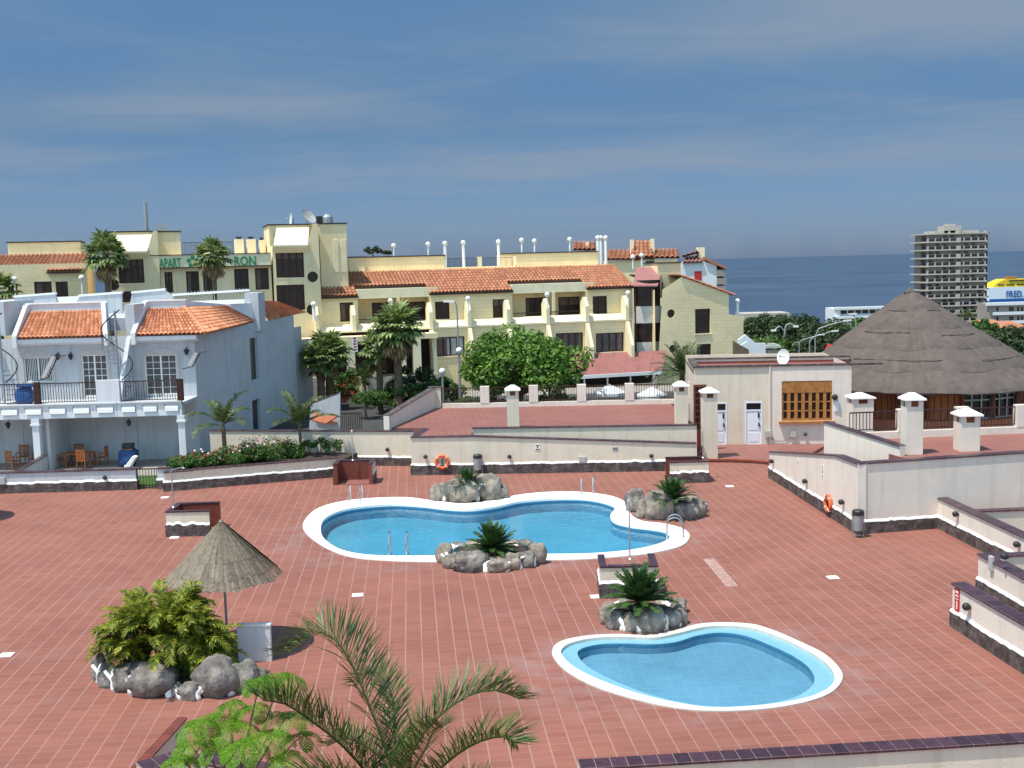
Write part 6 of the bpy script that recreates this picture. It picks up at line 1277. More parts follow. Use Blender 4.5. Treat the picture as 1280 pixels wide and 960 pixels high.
u, z = BF.hit(1043, 496); f = MB(); f.sphere((u, -.15, z), .16, 10, 7); f.build('alarm_siren', 'lamp_black', tB); f = MB(); f.box(u-.02, u+.22, -.1, -.04, z-.75, z-.25); f.build('meter', 'door_white', tB)
u, z = BF.hit(1006, 543); p = BF.o+BF.ex*u; wall_lamp((p.x, p.y-.05, z), BA, 'dark round wall lamp below the wooden window', .9)
u, z = BF.hit(982, 455, 1.2); p = BF.o+BF.ex*u+BF.ey*1.2; dish((p.x, p.y, zt), .43, R(-55), R(8), 'white satellite dish on the flat roof of the service building', 'globe')
# ventilation chimneys with pyramid caps
def vent_chimney(px0, px1, pyt, y, z0, label, body='pink_plaster', dpt=None, grp='square ventilation chimneys'):
    a, b = PY(px0, (pyt+40), y).x, PY(px1, (pyt+40), y).x; w_ = (b-a)/2; zt_ = PY((px0+px1)/2, pyt, y).z; H_ = zt_-z0; cx_ = (a+b)/2; dd_ = dpt or w_
    t = thing('ventilation_chimney', label, 'chimney', (cx_, y+dd_, z0), 0, grp)
    h1 = H_-.50; mb = MB(); mb.box(-w_, w_, -dd_, dd_, 0, h1-.0)
    for sx in (-1, 1):
        for sy in (-1, 1): mb.box(min(sx*w_, sx*(w_*.45)), max(sx*w_, sx*(w_*.45)), min(sy*dd_, sy*dd_*.45), max(sy*dd_, sy*dd_*.45), h1, h1+.24)
    mb.build('shaft', body, t); mb = MB(); mb.box(-w_*.8, w_*.8, -dd_*.8, dd_*.8, h1+.001, h1+.239); mb.build('vent_opening', 'dark_wood', t)
    o = .09; z_ = h1+.24; mb = MB(); mb.box(-w_-o, w_+o, -dd_-o, dd_+o, z_, z_+.06); mb.add([(-w_-o, -dd_-o, z_+.061), (w_+o, -dd_-o, z_+.061), (w_+o, dd_+o, z_+.061), (-w_-o, dd_+o, z_+.061), (-.1, -.1, H_), (.1, -.1, H_), (.1, .1, H_), (-.1, .1, H_)], [(0, 1, 5, 4), (1, 2, 6, 5), (2, 3, 7, 6), (3, 0, 4, 7), (4, 5, 6, 7)]); mb.build('pyramid_cap', 'bright_white', t)
vent_chimney(634, 649, 482, 55.1, tz, 'chimney behind the left end of the upper level wall', 'cream_plaster'); vent_chimney(845, 860, 477, 55.3, tz, 'chimney at the right end of the upper red terrace', 'cream_plaster')
vent_chimney(879, 897, 485, 54.7, 0.16, 'chimney standing on the landing in front of the white doors', 'cream_plaster')
vent_chimney(1133, 1154, 492, 41.3, rz_ if False else 2.52, 'tallest chimney in the middle of the bar terrace edge'); vent_chimney(1201, 1225, 512, 41.7, 2.52, 'shorter chimney at the right of the bar terrace edge'); vent_chimney(1066, 1092, 492, 53.6, 0.0, 'broad chimney beside the ramp under the thatch')
# terrace fence behind the near red terrace (upper) with iron bars
def fence(x0, x1, y0, y1, z0, hh, posts, label, pm='pink_plaster', kerb=.25, st=.14, z1=None):
    A = Vector((x0, y0, 0)); Bv = Vector((x1, y1, 0)); L_ = (Bv-A).length; t = thing('iron_fence', label, 'fence', (x0, y0, z0), math.atan2(y1-y0, x1-x0))
    mb = MB(); mb.box(0, L_, -.15, .15, 0, kerb); mb.build('kerb', pm, t)
    ps = sorted(posts)
    for u in ps: mb = MB(); mb.box(u-.26, u+.26, -.17, .17, kerb+.002, hh+.06); mb.build('post', pm, t)
    ed = [0]+ps+[L_]
    for a, b in zip(ed, ed[1:]):
        a_, b_ = a+(.27 if a in ps else 0), b-(.27 if b in ps else 0)
        if b_-a_ < .4: continue
        n = int((b_-a_)/st); mb = MB(); mb.box(a_, b_, -.025, .025, hh-.05, hh); mb.box(a_, b_, -.02, .02, kerb+.08, kerb+.12); [mb.box(a_+(b_-a_)*k/n-.013, a_+(b_-a_)*k/n+.013, -.013, .013, kerb+.08, hh-.03) for k in range(n+1)]; mb.build('railing_panel', 'brown_metal', t)
    return t
f0, f1 = tb[1], tb[3]; FFr = Frame(f0[0], f0[1], math.atan2(f1[1]-f0[1], f1[0]-f0[0]))
fence(f0[0]-.3, f1[0]+.3, f0[1]+.1, f1[1]+.1, tz, 1.15, [FFr.hit(px, 495)[0]+.3 for px in (606, 667, 727, 787, 866)], 'iron fence with square pinkish posts at the back of the upper red terrace')
mb = MB(); a, b = PY(536, 495, f0[1]), PY(551, 495, f0[1]); t = thing('fence_end_wall', 'cream block joining the diagonal parapet to the iron fence', 'wall', (a.x, f0[1], tz)); mb.box(0, b.x-a.x, .02, .3, 0, 1.2); mb.build('block', 'cream_plaster', t); mb = MB(); mb.box(-.03, b.x-a.x+.03, -.02, .34, 1.202, 1.25); mb.build('cap', 'plinth_stone', t)
g0, g1 = Vector((PY(1062, 540, q1.y).x, q1.y+.02, 0)), Vector((q2.x, q2.y+.1, 0)); GF = Frame(g0.x, g0.y, math.atan2(g1.y-g0.y, g1.x-g0.x))
fence(g0.x, g1.x, g0.y, g1.y, 2.52, 1.12, [GF.hit(px, 540)[0] for px in (1126+3, 1202, 1276)], 'iron fence along the front of the thatched bar', kerb=.28)
# pierced block screen at the end of the upper terrace
p = P(876, 560, .16); t = thing('pierced_screen', 'narrow screen of dark pierced blocks left of the service building', 'screen', (PY(876, 500, 57).x, 57, .16)); mb = MB()
mb.box(-.35, .30, 0, .2, 0, zt*.80); mb.build('screen_wall', 'red_brick', t); mb = MB(); [mb.box(-.28+.27*i, -.08+.27*i, -.012, 0, 1.2+.32*k, 1.42+.32*k) for i in range(2) for k in range(7)]; mb.build('openings', 'dark_glass', t)
# thatched round bar
yc = 66.0; cA = PY(1137, 360, yc); ze = PY(1180, 490, 58.7).z
PX = PY(1150, 480, yc).x
t = thing('thatched_bar', 'round bar building with a big conical grey thatched roof and wooden walls', 'bar', (PX, yc, 0)); zA = cA.z; PX2 = cA.x-PX
Re = 7.55
rn = random.Random(8); mb = MB(); dk = MB(); na = 34
def conez(r, k=0): return zA-.06-(zA-ze)*((r/Re)**1.04)
def ctr(r): return PX2*(1-r/Re)*.15
lay = [0.04, .22, .42, .62, .82, 1.0]
for L_ in range(5):
    for k in range(220):
        a0 = 2*math.pi*k/220; a1 = 2*math.pi*(k+1)/220; r0 = Re*lay[L_]*.98; r1 = Re*lay[L_+1]; 
        def V(r, a, l): 
            fac = 1+.012*math.sin(9*a+L_)
            w_ = .07*noise.noise(Vector((math.cos(a)*3, math.sin(a)*3, r)))
            return (r*fac*math.cos(a)+PX2*(1-r/Re), r*fac*math.sin(a), conez(r)+l+w_)
        j = .05*noise.noise(Vector((a0*9, L_, 0))); j1 = .05*noise.noise(Vector((a1*9, L_, 0)))
        lift = .05*(4-L_)*0+.02
        m_ = (r0+r1)/2
        mb.add([V(r0, a0, .0), V(r0, a1, .0), V(m_, a1, .03), V(m_, a0, .03), V(r1, a1, .05), V(r1, a0, .05), V(r1+.03+j1, a1, -.02), V(r1+.03+j, a0, -.02)], [(0, 1, 2, 3), (3, 2, 4, 5), (5, 4, 6, 7)])
mb.build('thatch_roof', 'thatch_palapa', t, smooth=True)
mb = MB()
for k in range(700):
    a = 2*math.pi*k/700; r = Re*.985; l_ = rn.uniform(.14, .26); p0 = (r*math.cos(a), r*math.sin(a), conez(Re)+.08); w_ = .06; mb.add([(p0[0]-w_*math.sin(a), p0[1]+w_*math.cos(a), p0[2]), (p0[0]+w_*math.sin(a), p0[1]-w_*math.cos(a), p0[2]), ((r+.06)*math.cos(a)+.4*w_*math.sin(a), (r+.06)*math.sin(a)-.4*w_*math.cos(a), p0[2]-l_), ((r+.06)*math.cos(a)-.4*w_*math.sin(a), (r+.06)*math.sin(a)+.4*w_*math.cos(a), p0[2]-l_+.05)], [(0, 1, 2, 3)])
mb.build('thatch_fringe', 'thatch_palapa', t)
mb = MB(); mb.lathe([(.40, -.34), (.22, -.12), (.10, .0), (.03, .03)], 12, (PX2, 0, zA)); mb.build('thatch_cap', 'thatch_palapa', t, smooth=True)
# seams where the matting laps
mb = MB()
for rr_, a0, a1 in ((.25, 3.6, 4.2), (.25, 4.8, 5.3), (.47, 3.5, 4.3), (.50, 4.75, 5.35), (.73, 3.7, 4.6), (.74, 5.0, 5.7)):
    n = 16; q_ = []
    for k in range(n+1):
        a = a0+(a1-a0)*k/n; r = Re*rr_; q_.append((r*1.0*math.cos(a)+PX2*(1-r/Re), r*math.sin(a), conez(r)+.075+.03*math.sin(k*2.1)))
    mb.tube(q_, .022, 4)
mb.tube([((Re*s)*math.cos(3.5)+PX2*(1-s), Re*s*math.sin(3.5), conez(Re*s)+.13) for s in (.8, .9, .99)], .02, 4)
[q_.build('lap_seam', 'thatch_dark', t) for q_ in islands(mb)]
Ri = 6.1; nW = 22; fz = 1.0
mb = MB(); mb.lathe([(Ri+.6, 0), (Ri+.6, fz)], 32); mb.build('floor_plinth', 'terracotta', t)
for k in range(nW):
    a = 2*math.pi*(k+.5)/nW; mb = MB(); mb.tube([((Ri+.15)*math.cos(a), (Ri+.15)*math.sin(a), fz), ((Ri+.15)*math.cos(a), (Ri+.15)*math.sin(a), ze+.7)], .11, 8); mb.build('post', 'dark_wood', t)
for k in range(nW):
    a0 = 2*math.pi*(k+.5)/nW; a1 = 2*math.pi*(k+1.5)/nW; p0 = Vector((Ri*math.cos(a0), Ri*math.sin(a0), 0)); p1 = Vector((Ri*math.cos(a1), Ri*math.sin(a1), 0)); am = (a0+a1)/2
    typ = 'door' if 4.78 < am % 6.2832 < 5.4 else ('open' if 5.7 < am % 6.2832 < 6.1 else 'panel'); d = (p1-p0); z1_ = ze+.75
    if typ == 'panel':
        mb = MB(); 
        for j in range(5): a_, b_ = p0+d*(j/5+.012), p0+d*((j+1)/5-.012); mb.extr([(a_.x, a_.y, fz), (b_.x, b_.y, fz), (b_.x, b_.y, z1_), (a_.x, a_.y, z1_)], (.04*math.cos(a0), .04*math.sin(a0), 0))
        mb.build('wooden_panel', 'chair_wood' if k % 2 else 'dark_wood', t)
    elif typ == 'door':
        mb = MB()
        for s0, s1 in ((0, .05), (.31, .36), (.64, .69), (.95, 1)): a_, b_ = p0+d*s0, p0+d*s1; mb.extr([(a_.x, a_.y, fz), (b_.x, b_.y, fz), (b_.x, b_.y, z1_), (a_.x, a_.y, z1_)], (0, -.06, 0))
        for z_ in (fz, fz+1.0, fz+1.5, z1_-.1): mb.extr([(p0.x, p0.y-.01, z_), (p1.x, p1.y-.01, z_), (p1.x, p1.y-.01, z_+.08), (p0.x, p0.y-.01, z_+.08)], (0, -.04, 0))
        f = mb.build('glazed_door', 'galv', t); mb = MB(); mb.quad((p0.x, p0.y+.03, fz), (p1.x, p1.y+.03, fz), (p1.x, p1.y+.03, z1_), (p0.x, p0.y+.03, z1_)); mb.build('pane', 'dark_glass', f)
mb = MB(); mb.lathe([(1.6, fz), (1.6, fz+1.1)], 16); mb.build('bar_counter', 'dark_wood', t)

# ================================================================== BEYOND THE TERRACE
# trees and palms in front of the hotel
p = PY(652, 500, 73); tree('laurel_tree', 'big round bright green tree in front of the hotel', p.x, 73, 0, hz(652, 411, 73), 8.6, 7.0, 1.6, 46, 330, .17, 'laurel', 31, flat=.7)
p = PY(498, 500, 76); fan_palm('tall shaggy fan palm in front of the hotel porch', p.x, 76, 0, hz(498, 406, 76), 2.1, 41, 60, 42, .26)
p = PY(474, 480, 77); fan_palm('smaller fan palm left of the tall shaggy one', p.x, 77, 0, hz(480, 432, 77), 1.6, 42, 30, 14, .2)
p = PY(145, 330, 82); fan_palm('fan palm in front of the left hotel tower', p.x, 80, 0, hz(145, 316, 80), 1.9, 43, 50, 26, .2)
p = PY(271, 330, 80); fan_palm('fan palm in front of the hotel roof sign', p.x, 79, 0, hz(271, 317, 79), 1.55, 44, 46, 26, .16)
p = PY(3, 350, 79); fan_palm('fan palm cut by the left edge of the picture', p.x, 78, 0, hz(3, 358, 78), 1.6, 45, 40, 16, .2)
p = PY(410, 450, 80); fan_palm('broad fan palm right of the white house side wall', p.x, 80, 0, hz(414, 438, 80), 1.9, 46, 60, 20, .25)
p = PY(396, 450, 78); fan_palm('fan palm touching the white house side wall', p.x, 79, 0, hz(400, 446, 79), 1.5, 47, 40, 16, .25)
p = PY(456, 480, 80); feather_palm('small feathery palm by the hotel steps', p.x, 80, 0, hz(457, 475, 80), 16, 1.7, 48, 'frond', .4, .2, (.1, 1.3), lw=.06, hang=.4)
p = PY(458, 515, 74); tree('street_tree', 'small round topped street tree on a thin stem', p.x, 74, 0, hz(457, 488, 74), 2.0, 2.0, 1.5, 14, 120, .10, 'shrub', 49)
p = PY(847, 480, 74); feather_palm('date palm between the awning and the service building', p.x, 72, 0, hz(850, 468, 72), 34, 2.3, 50, 'frond', .42, .17, (-.1, 1.35), tr=.2, lw=.06, nl=34, hang=.3)
for i, (px, py, y, W_, H_, lb) in enumerate([(520, 470, 78, 5.5, 3.2, 'dark bush mass right of the tall fan palm'), (545, 480, 77, 4.0, 2.4, 'light green bush by the lamp posts'), (500, 490, 76.5, 5.0, 1.5, 'low yellow green hedge along the street'), (430, 470, 84, 4, 2.4, 'bush behind the hotel steps'), (600, 495, 72, 5, 1.4, 'low bushes behind the iron fence, left'), (690, 490, 72, 4.5, 1.5, 'low bushes behind the iron fence under the big tree'), (745, 497, 69, 3, 1.2, 'yellow green bush between the two white parasols')]):
    p = PY(px, py, y); tree('bush', lb, p.x, y, 0.0, max(H_, hz(px, py-8, y) if i < 4 else H_), W_, 2.4, .4, 16, 210, .12, 'shrub' if i != 0 else 'dark_leaf', 60+i, 'bushes along the street', 'bush')
# steps and low wall by the street
p = PY(430, 480, 84); t = thing('garden_steps', 'red tiled garden steps climbing to the hotel', 'steps', (p.x, 83.2, 0)); mb = MB()
for k in range(9): mb.box(-1.2, 1.2, k*.42, 4.2, k*.19, (k+1)*.19)
mb.build('treads', 'terracotta', t); mb = MB(); mb.box(-1.45, -1.22, 0, 4.2, 0, 1.9); mb.box(1.22, 1.45, 0, 4.2, 0, 1.9); mb.build('side_walls', 'hotel_plain', t)
p0, p1 = PY(436, 497, 80.5), PY(500, 505, 79.5); wall((p0.x, 80.5), (p1.x+1, 79.5), .75, 'low pale planter wall beyond the street', body='hotel_plain', plinth=0, cop='plinth_stone', seed=30)
p = PY(385, 535, 64); t = thing('yard_wall', 'white yard wall with sloping top right of the white house', 'wall', (p.x, 64, 0)); q = lambda a_, b_, d=0: (PY(a_, b_, 64).x-p.x, d, PY(a_, b_, 64).z)
mb = MB(); mb.extr([q(386, 545), q(425, 545), q(425, 492), q(388, 506)], (0, .25, 0)); mb.build('face', 'house_white', t); mb = MB(); mb.extr([q(386, 506), q(426, 491.5), q(426, 490), q(386, 504.5)], (0, .3, 0)); mb.build('cap', 'plinth_stone', t)
mb = MB(); mb.extr([q(394, 516, -.5), q(424, 520, -.5), q(412, 527, -1.2), q(395, 523, -1.2)], (0, 0, .08)); mb.extr([q(394, 523), q(422, 527), q(422, 529), q(394, 525)], (0, -.1, 0)); mb.build('tiled_lean_to', 'terracotta', t)
# street gate rails at left of the diagonal wall
p0, p1 = PY(424, 530, 68), PY(452, 530, 68); t = thing('street_railing', 'dark iron railing between the yard wall and diagonal parapet', 'railing', (p0.x, 68, 0)); L_ = p1.x-p0.x; mb = MB(); [mb.box(L_*k/12-.02, L_*k/12+.02, -.02, .02, 0, 1.2) for k in range(13)]; mb.box(0, L_, -.02, .02, 1.15, 1.2); mb.build('bars', 'dark_metal', t)
# market parasols on the restaurant terrace
for px, pyt, w_, y, lb in ((762, 480, 43, 74, 'white market parasol left of the two beyond the fence'), (815, 483, 40, 74, 'white market parasol right of the two beyond the fence')):
    p = PY(px, pyt, y); rr_ = w_*y/FPX/2; t = thing('market_parasol', lb, 'parasol', (p.x, y, 0), R(22), 'white market parasols'); mb = MB(); hh = p.z
    n = 8; k0 = [(rr_*math.cos(2*math.pi*k/n), rr_*math.sin(2*math.pi*k/n), hh-.55) for k in range(n)]
    for k in range(n): a, b = Vector(k0[k]), Vector(k0[(k+1) % n]); mb.add([(0, 0, hh), a, b], [(0, 1, 2)]); mb.quad(a, b, b-Vector((0, 0, .18)), a-Vector((0, 0, .18)))
    mb.build('canopy', 'umbrella_white', t); mb = MB(); mb.tube([(0, 0, 0), (0, 0, hh)], .03, 6); mb.build('pole', 'galv', t)
# street lamps
def street_lamp(px, pyt, y, label, arm=(1.6, .3), rz=0, z0=0, m='galv', grp='curved arm street lamps'):
    p = PY(px, pyt, y); h = p.z-z0; t = thing('street_lamp', label, 'street lamp', (p.x, y, z0), rz, grp); mb = MB(); mb.tube([(0, 0, 0), (0, 0, h*.9), (arm[0]*.12, 0, h*.97), (arm[0]*.45, 0, h*1.0), (arm[0], 0, h*1.0+arm[1])], .07, 7, r2=.04); mb.build('pole', m, t); mb = MB(); mb.extr([(arm[0]-.1, -.14, h+arm[1]-.06), (arm[0]+.65, -.10, h+arm[1]-.02), (arm[0]+.65, .10, h+arm[1]-.02), (arm[0]-.1, .14, h+arm[1]-.06)], (0, 0, .14)); mb.build('lamp_head', 'globe', t)
street_lamp(571, 377, 75, 'tall grey street lamp in front of the hotel facade', (.25, 0), R(180), grp='street lamps by the hotel')
for px, py, y, lb in ((574, 441, 74, 'low globe lamp on the street before the hotel lower windows'), (553, 467, 72, 'globe lamp near the fence at left of the big tree')):
    p = PY(px, py, y); t = thing('globe_post_lamp', lb, 'globe lamp', (p.x, y, 0)); mb = MB(); mb.tube([(0, 0, 0), (0, 0, p.z)], .07, 7); mb.build('post', 'galv', t); mb = MB(); mb.sphere((0, 0, p.z+.15), .22, 10, 7); mb.build('globe', 'globe', t, smooth=True)
for i, (px, py, y, ar) in enumerate(((1020, 407, 100, 2.6), (1012, 419, 118, 2.4), (999, 423, 135, 2.4), (991, 427, 152, 2.4))):
    street_lamp(px if i else 1022-3, py, y, ['nearest and largest of the row of curved lamps left of the thatch', 'second curved lamp in the row left of the thatch', 'third curved lamp in the row left of the thatch', 'farthest curved lamp in the row left of the thatch'][i], (ar*(1 if i else 1.0), .35), R(0), z0=-6)
p = PY(1070, 392, 110); street_lamp(1070, 394, 110, 'street lamp rising over the left slope of the thatch', (-.6, .1), 0, -5, grp='street lamps by the hotel')
p = PY(981, 405, 190); t = thing('street_signal', 'grey curved double lamp far down the road', 'street lamp', (p.x, 190, -8)); mb = MB(); mb.tube(arc([(0, 0, 0), (0, 0, p.z+7), (.8, 0, p.z+8), (1.8, 0, p.z+7.6)], 4), .12, 6); mb.tube(arc([(0, 0, p.z+6.6), (-.8, 0, p.z+7.6), (-1.8, 0, p.z+7)], 4), .1, 6); mb.build('pole', 'galv', t)
mb = MB(); mb.box(1.4, 2.3, -.2, .2, p.z+7.4, p.z+7.7); mb.box(-2.3, -1.5, -.2, .2, p.z+6.8, p.z+7.1); mb.build('lamp_head', 'globe', t)
# white stair rails at the hotel's right end
p = PY(935, 445, 84); t = thing('white_ramp', 'white and blue sloping parapets at the right end of the hotel', 'ramp', (p.x, 84, 0)); Zp = lambda a, b: (PY(a, b, 84).x-p.x, PY(a, b, 84).z)
mb = MB()
for poly, dd_ in (([(923, 447), (923, 425), (932, 418), (945, 429), (957, 429), (957, 447)], 0), ([(914, 447), (920, 432), (930, 426), (937, 447)], -1.0)): mb.extr([(Zp(*q)[0], dd_, Zp(*q)[1]) for q in poly], (0, .3, 0))
mb.build('parapet', 'white_paint', t); mb = MB(); mb.extr([(Zp(908, 423)[0], -2.6, Zp(908, 423)[1]), (Zp(927, 434)[0], -2.6, Zp(927, 434)[1]), (Zp(927, 446)[0], -2.6, Zp(927, 446)[1]), (Zp(908, 440)[0], -2.6, Zp(908, 440)[1])], (0, .2, 0)); mb.build('brown_screen', 'bark', t)
p = PY(965, 433, 90); t = thing('roof_flue', 'small flue with a flat cowl beside the white ramp', 'flue', (p.x, 90, 0)); mb = MB(); mb.box(-.45, .45, -.4, .4, 0, p.z-.25); mb.build('shaft', 'pavement', t); mb = MB(); mb.box(-.6, .6, -.55, .55, p.z-.1, p.z+.1); mb.box(-.3, .3, -.3, .3, p.z+.1, p.z+.25); mb.build('cowl', 'grey_box', t)
p = PY(1045, 434, 95); t = thing('red_awning', 'bright red awning just visible beside the left slope of the thatch', 'awning', (p.x, 95, -2)); mb = MB(); mb.extr([(-.7, 0, p.z+1.3), (.2, 0, p.z+1.6), (.2, 0, p.z+2.1), (-.3, 0, p.z+2.2)], (0, 1.5, 0)); mb.extr([(-1.0, 0, .4), (.2, 0, .4), (.2, 0, p.z+1.6), (-.7, 0, p.z+1.3)], (0, 1.4, 0)); mb.build('fabric', 'red_sign', t)
# houses behind the hotel
def houseblk(label, pxs, y, parts, name='apartment_house'):
    p = PY(pxs, 330, y); t = thing(name, label, 'house', (p.x, y, -3)); return t, (lambda a, b, dy=0: (PY(a, b, y+dy).x-p.x, dy, PY(a, b, y+dy).z+3))
t, q = houseblk('orange roofed house peeping over the hotel at right', 790, 125, None)
mb = MB()
for (x0, y0, x1, y1, xr0, xr1) in ((757, 325, 800, 313, 760, 800), (788, 322, 817, 302, 790, 815), (805, 323, 850, 312, 812, 847), (716, 313, 745, 303, 716, 744)):
    a, b, c_, d = q(x0, y0), q(x1, y0), q(xr1, y1, 5), q(xr0, y1, 5); tile_roof(mb, a, b, c_, d, .5, 5)
mb.build('tile_roof', 'roof_tile_hotel', t); mb = MB(); a, b = q(758, 325), q(850, 323); mb.box(a[0]+.3, b[0]-.3, .3, 8, 0, a[2]-.1); a, b = q(716, 313), q(745, 313); mb.box(a[0]+.2, b[0]-.2, .3, 6, 0, a[2]-.1); a, b = q(790, 322, 1.0), q(815, 322, 1.0); mb.box(a[0], b[0], 1.0, 6, 0, a[2]); mb.build('wall', 'hotel_plain', t)
mb = MB(); [mb.box(q(px, 310)[0], q(px+4, 310)[0], 2, 3, 5, q(px, py)[2]) for px, py in ((791, 299), (817, 298), (734, 302))]; mb.build('chimney', 'hotel_cream', t)
mb = MB(); a, b, c_ = q(808, 332), q(818, 332), q(808, 326); mb.box(a[0], b[0], .2, .3, a[2], c_[2]); mb.build('window', 'dark_glass', t)
t, q = houseblk('white corner house with faded red roofs and dark balconies right of the hotel', 880, 120, None)
mb = MB(); poly = [(852, 370), (852, 328), (878, 326), (896, 331), (896, 370)]; mb.extr([(q(*k)[0], 0, q(*k)[2]) for k in poly], (0, 8, 0)); mb.build('wall', 'white_paint', t)
mb = MB(); tile_roof(mb, q(853, 329, -.3), q(879, 328, -.3), q(876, 321, 2), q(856, 322, 2), .4, 3); tile_roof(mb, q(853, 322, .5), q(874, 316, .5), q(873, 313, 3), q(853, 319, 3), .4, 3); mb.build('tile_roof', 'mauve_roof', t)
mb = MB(); a, b = q(880, 321), q(908, 334); mb.extr([(a[0], -.3, a[2]), (b[0], -.3, b[2]), (b[0], -.3, b[2]-.25), (a[0], -.3, a[2]-.3)], (0, 8, 0)); mb.build('right_roof', 'roof_tile_hotel', t)
mb = MB(); a, b = q(868, 339), q(877, 350); mb.box(a[0], b[0], -.06, 0, b[2], a[2]); mb.build('red_window', 'red_sign', t)
mb = MB(); [mb.box(q(896, 340)[0], q(k, 340)[0], -.2, 6, q(900, y_)[2]-.12, q(900, y_)[2]+.55) for k, y_ in ((906, 344), (908, 354), (907, 364))]; mb.build('balcony', 'tower_wall', t); mb = MB(); [mb.box(q(897, 340)[0], q(904, 340)[0], .0, 5, q(900, y_)[2], q(900, y_)[2]+1.2) for y_ in (350, 360)]; mb.build('balcony_recess', 'dark_glass', t)
mb = MB(); mb.box(q(875, 318)[0], q(883, 318)[0], 1, 2.5, 5, q(877, 309)[2]); mb.build('chimney', 'hotel_cream', t)
# tower block far away near the sea
yT = 430; a = PY(1153, 300, yT); b = PY(1239, 300, yT); zb = PY(1190, 412, yT).z; sx = b.x-a.x
t = thing('tower_block', 'tall slab of balconied flats far off by the sea', 'tower block', (a.x, yT, zb), 0); zt_ = PY(1192, 292, yT).z-zb; nf = 12; fh = (zt_)/nf
mb = MB(); mb.box(2.0, sx-1.5, 1.5, 14, 0, zt_); mb.build('core', 'tower_wall', t)
for k in range(nf+1):
    z_ = k*fh; mb = MB(); mb.extr([(0 if k > 1 else 2, .8, z_-.25), (2.2, -.4, z_-.25), (sx*.53, -.6, z_-.25), (sx*.53, -.2, z_-.25), (sx*.94, -.4, z_-.25), (sx, 1.2, z_-.25), (sx, 13, z_-.25), (0 if k > 1 else 2, 13, z_-.25)], (0, 0, .5))
    for j in range(9):
        x = 2.2+(sx-4.4)*j/8; mb.box(x-.15, x+.15, -.35, 1.4, z_+.25, z_+1.5 if k < nf else z_+.9)
    mb.box(sx*.50, sx*.55, -.7, .4, z_-.3, z_+1.5); o = mb.build('balcony', 'tower_white', t)
    if k < nf:
        mb = MB()
        for j in range(8):
            x0_ = 2.4+(sx-4.4)*j/8; x1_ = x0_+(sx-4.4)/8-.5
            mb.box(x0_, x1_, .6, .7, z_+.25, z_+1.05)
            if (j*3+k) % 4 < 2: mb.box(x0_+.6, x1_-.3, 1.38, 1.48, z_+1.6, z_+2.4)
        mb.box(.3, 1.9, 2.0, 2.1, z_+.3, z_+2.6); mb.box(sx-1.4, sx-.2, 2.5, 2.6, z_+.3, z_+2.4); mb.build('window_band', 'dark_glass', o)
mb = MB(); x0_, x1_ = PY(1183, 280, yT).x-a.x, PY(1205, 280, yT).x-a.x; mb.box(x0_, x1_, 2, 9, zt_, PY(1190, 282, yT).z-zb); mb.box(x0_+2, x1_-2, 3, 8, zt_, PY(1190, 279.5, yT).z-zb); mb.box(5, sx-4, 2, 12, zt_+.3, zt_+1.2); mb.build('roof_house', 'tower_white', t)
mb = MB(); mb.box(-2+8, sx+14, -3, 0, -2.5, 1.0); mb.build('podium', 'mauve_roof', t)
# ferry with lettering and the white terraces in front of it
yS = 700; a = PY(1239, 365, yS); t = thing('ferry', 'white ferry with yellow top deck and blue lettering at the right edge', 'ferry', (a.x, yS, -24)); q = lambda px, py: (PY(px, py, yS).x-a.x, PY(px, py, yS).z+24)
def sbox(m, name, x0, y0, x1, y1, d0=0, d1=18): mb = MB(); u0, z1_ = q(x0, y0); u1, z0_ = q(x1, y1); mb.box(u0, u1, d0, d1, z0_, z1_); return mb.build(name, m, t)
sbox('white_paint', 'superstructure', 1236, 359.5, 1330, 374); sbox('blue_paint', 'blue_band', 1237, 374, 1330, 379.5, -.3, 18); sbox('white_paint', 'hull', 1238, 379.5, 1330, 410, 0, 18)
mb = MB(); pts = [q(1241, 359.4), q(1248, 353.5), q(1258, 349), q(1330, 347.5), q(1330, 359.4)]; mb.extr([(u, 1, z) for u, z in pts], (0, 14, 0)); mb.build('yellow_deck', 'yellow_paint', t)
mb = MB(); [mb.box(q(x0, 352)[0], q(x1, 352)[0], .6, 1, q(x0, y0+1.3)[1], q(x0, y0)[1]) for x0, x1, y0 in ((1248, 1256, 355.5), (1259, 1269, 355.3), (1272, 1290, 355), (1262, 1290, 350.3))]; mb.build('deck_windows', 'dark_glass', t)
sbox('wood', 'bridge_top', 1261, 345.5, 1273, 348.5, 2, 6)
o = text_mesh('FRED.', 1, 'hull_lettering', 'blue_paint', t, (q(1257, 371)[0], -.3, q(1257, 371.3)[1]), (R(90), 0, 0), .2, .0); d = o.dimensions; o.scale = ((q(1278, 371)[0]-q(1257, 371)[0])/d.x, (q(1257, 363.5)[1]-q(1257, 371.3)[1])/d.y, 1)
yW = 400; a = PY(1236, 385, yW); t = thing('terraced_flats', 'low white flats with long curved balcony bands below the ferry', 'flats', (a.x, yW, -26)); q = lambda px, py: (PY(px, py, yW).x-a.x, PY(px, py, yW).z+26)
mb = MB(); mb.box(q(1239, 380)[0], q(1330, 380)[0], 1.5, 12, 0, q(1240, 380)[1]); mb.build('wall', 'tower_wall', t)
for py in (378.5, 390.5, 401.5): mb = MB(); mb.box(q(1236+(py-378)*.5, py)[0], q(1330, py)[0], 0, 3, q(1240, py+3.6)[1], q(1240, py)[1]); mb.build('balcony_band', 'white_paint', t)
for py in (384, 396): mb = MB(); [mb.box(q(x, py)[0], q(x+w_, py)[0], 1.3, 1.5, q(x, py+5)[1], q(x, py)[1]) for x, w_ in ((1248, 2), (1264, 2), (1267, 2), (1274, 2), (1279, 2))]; mb.build('windows', 'dark_glass', t)
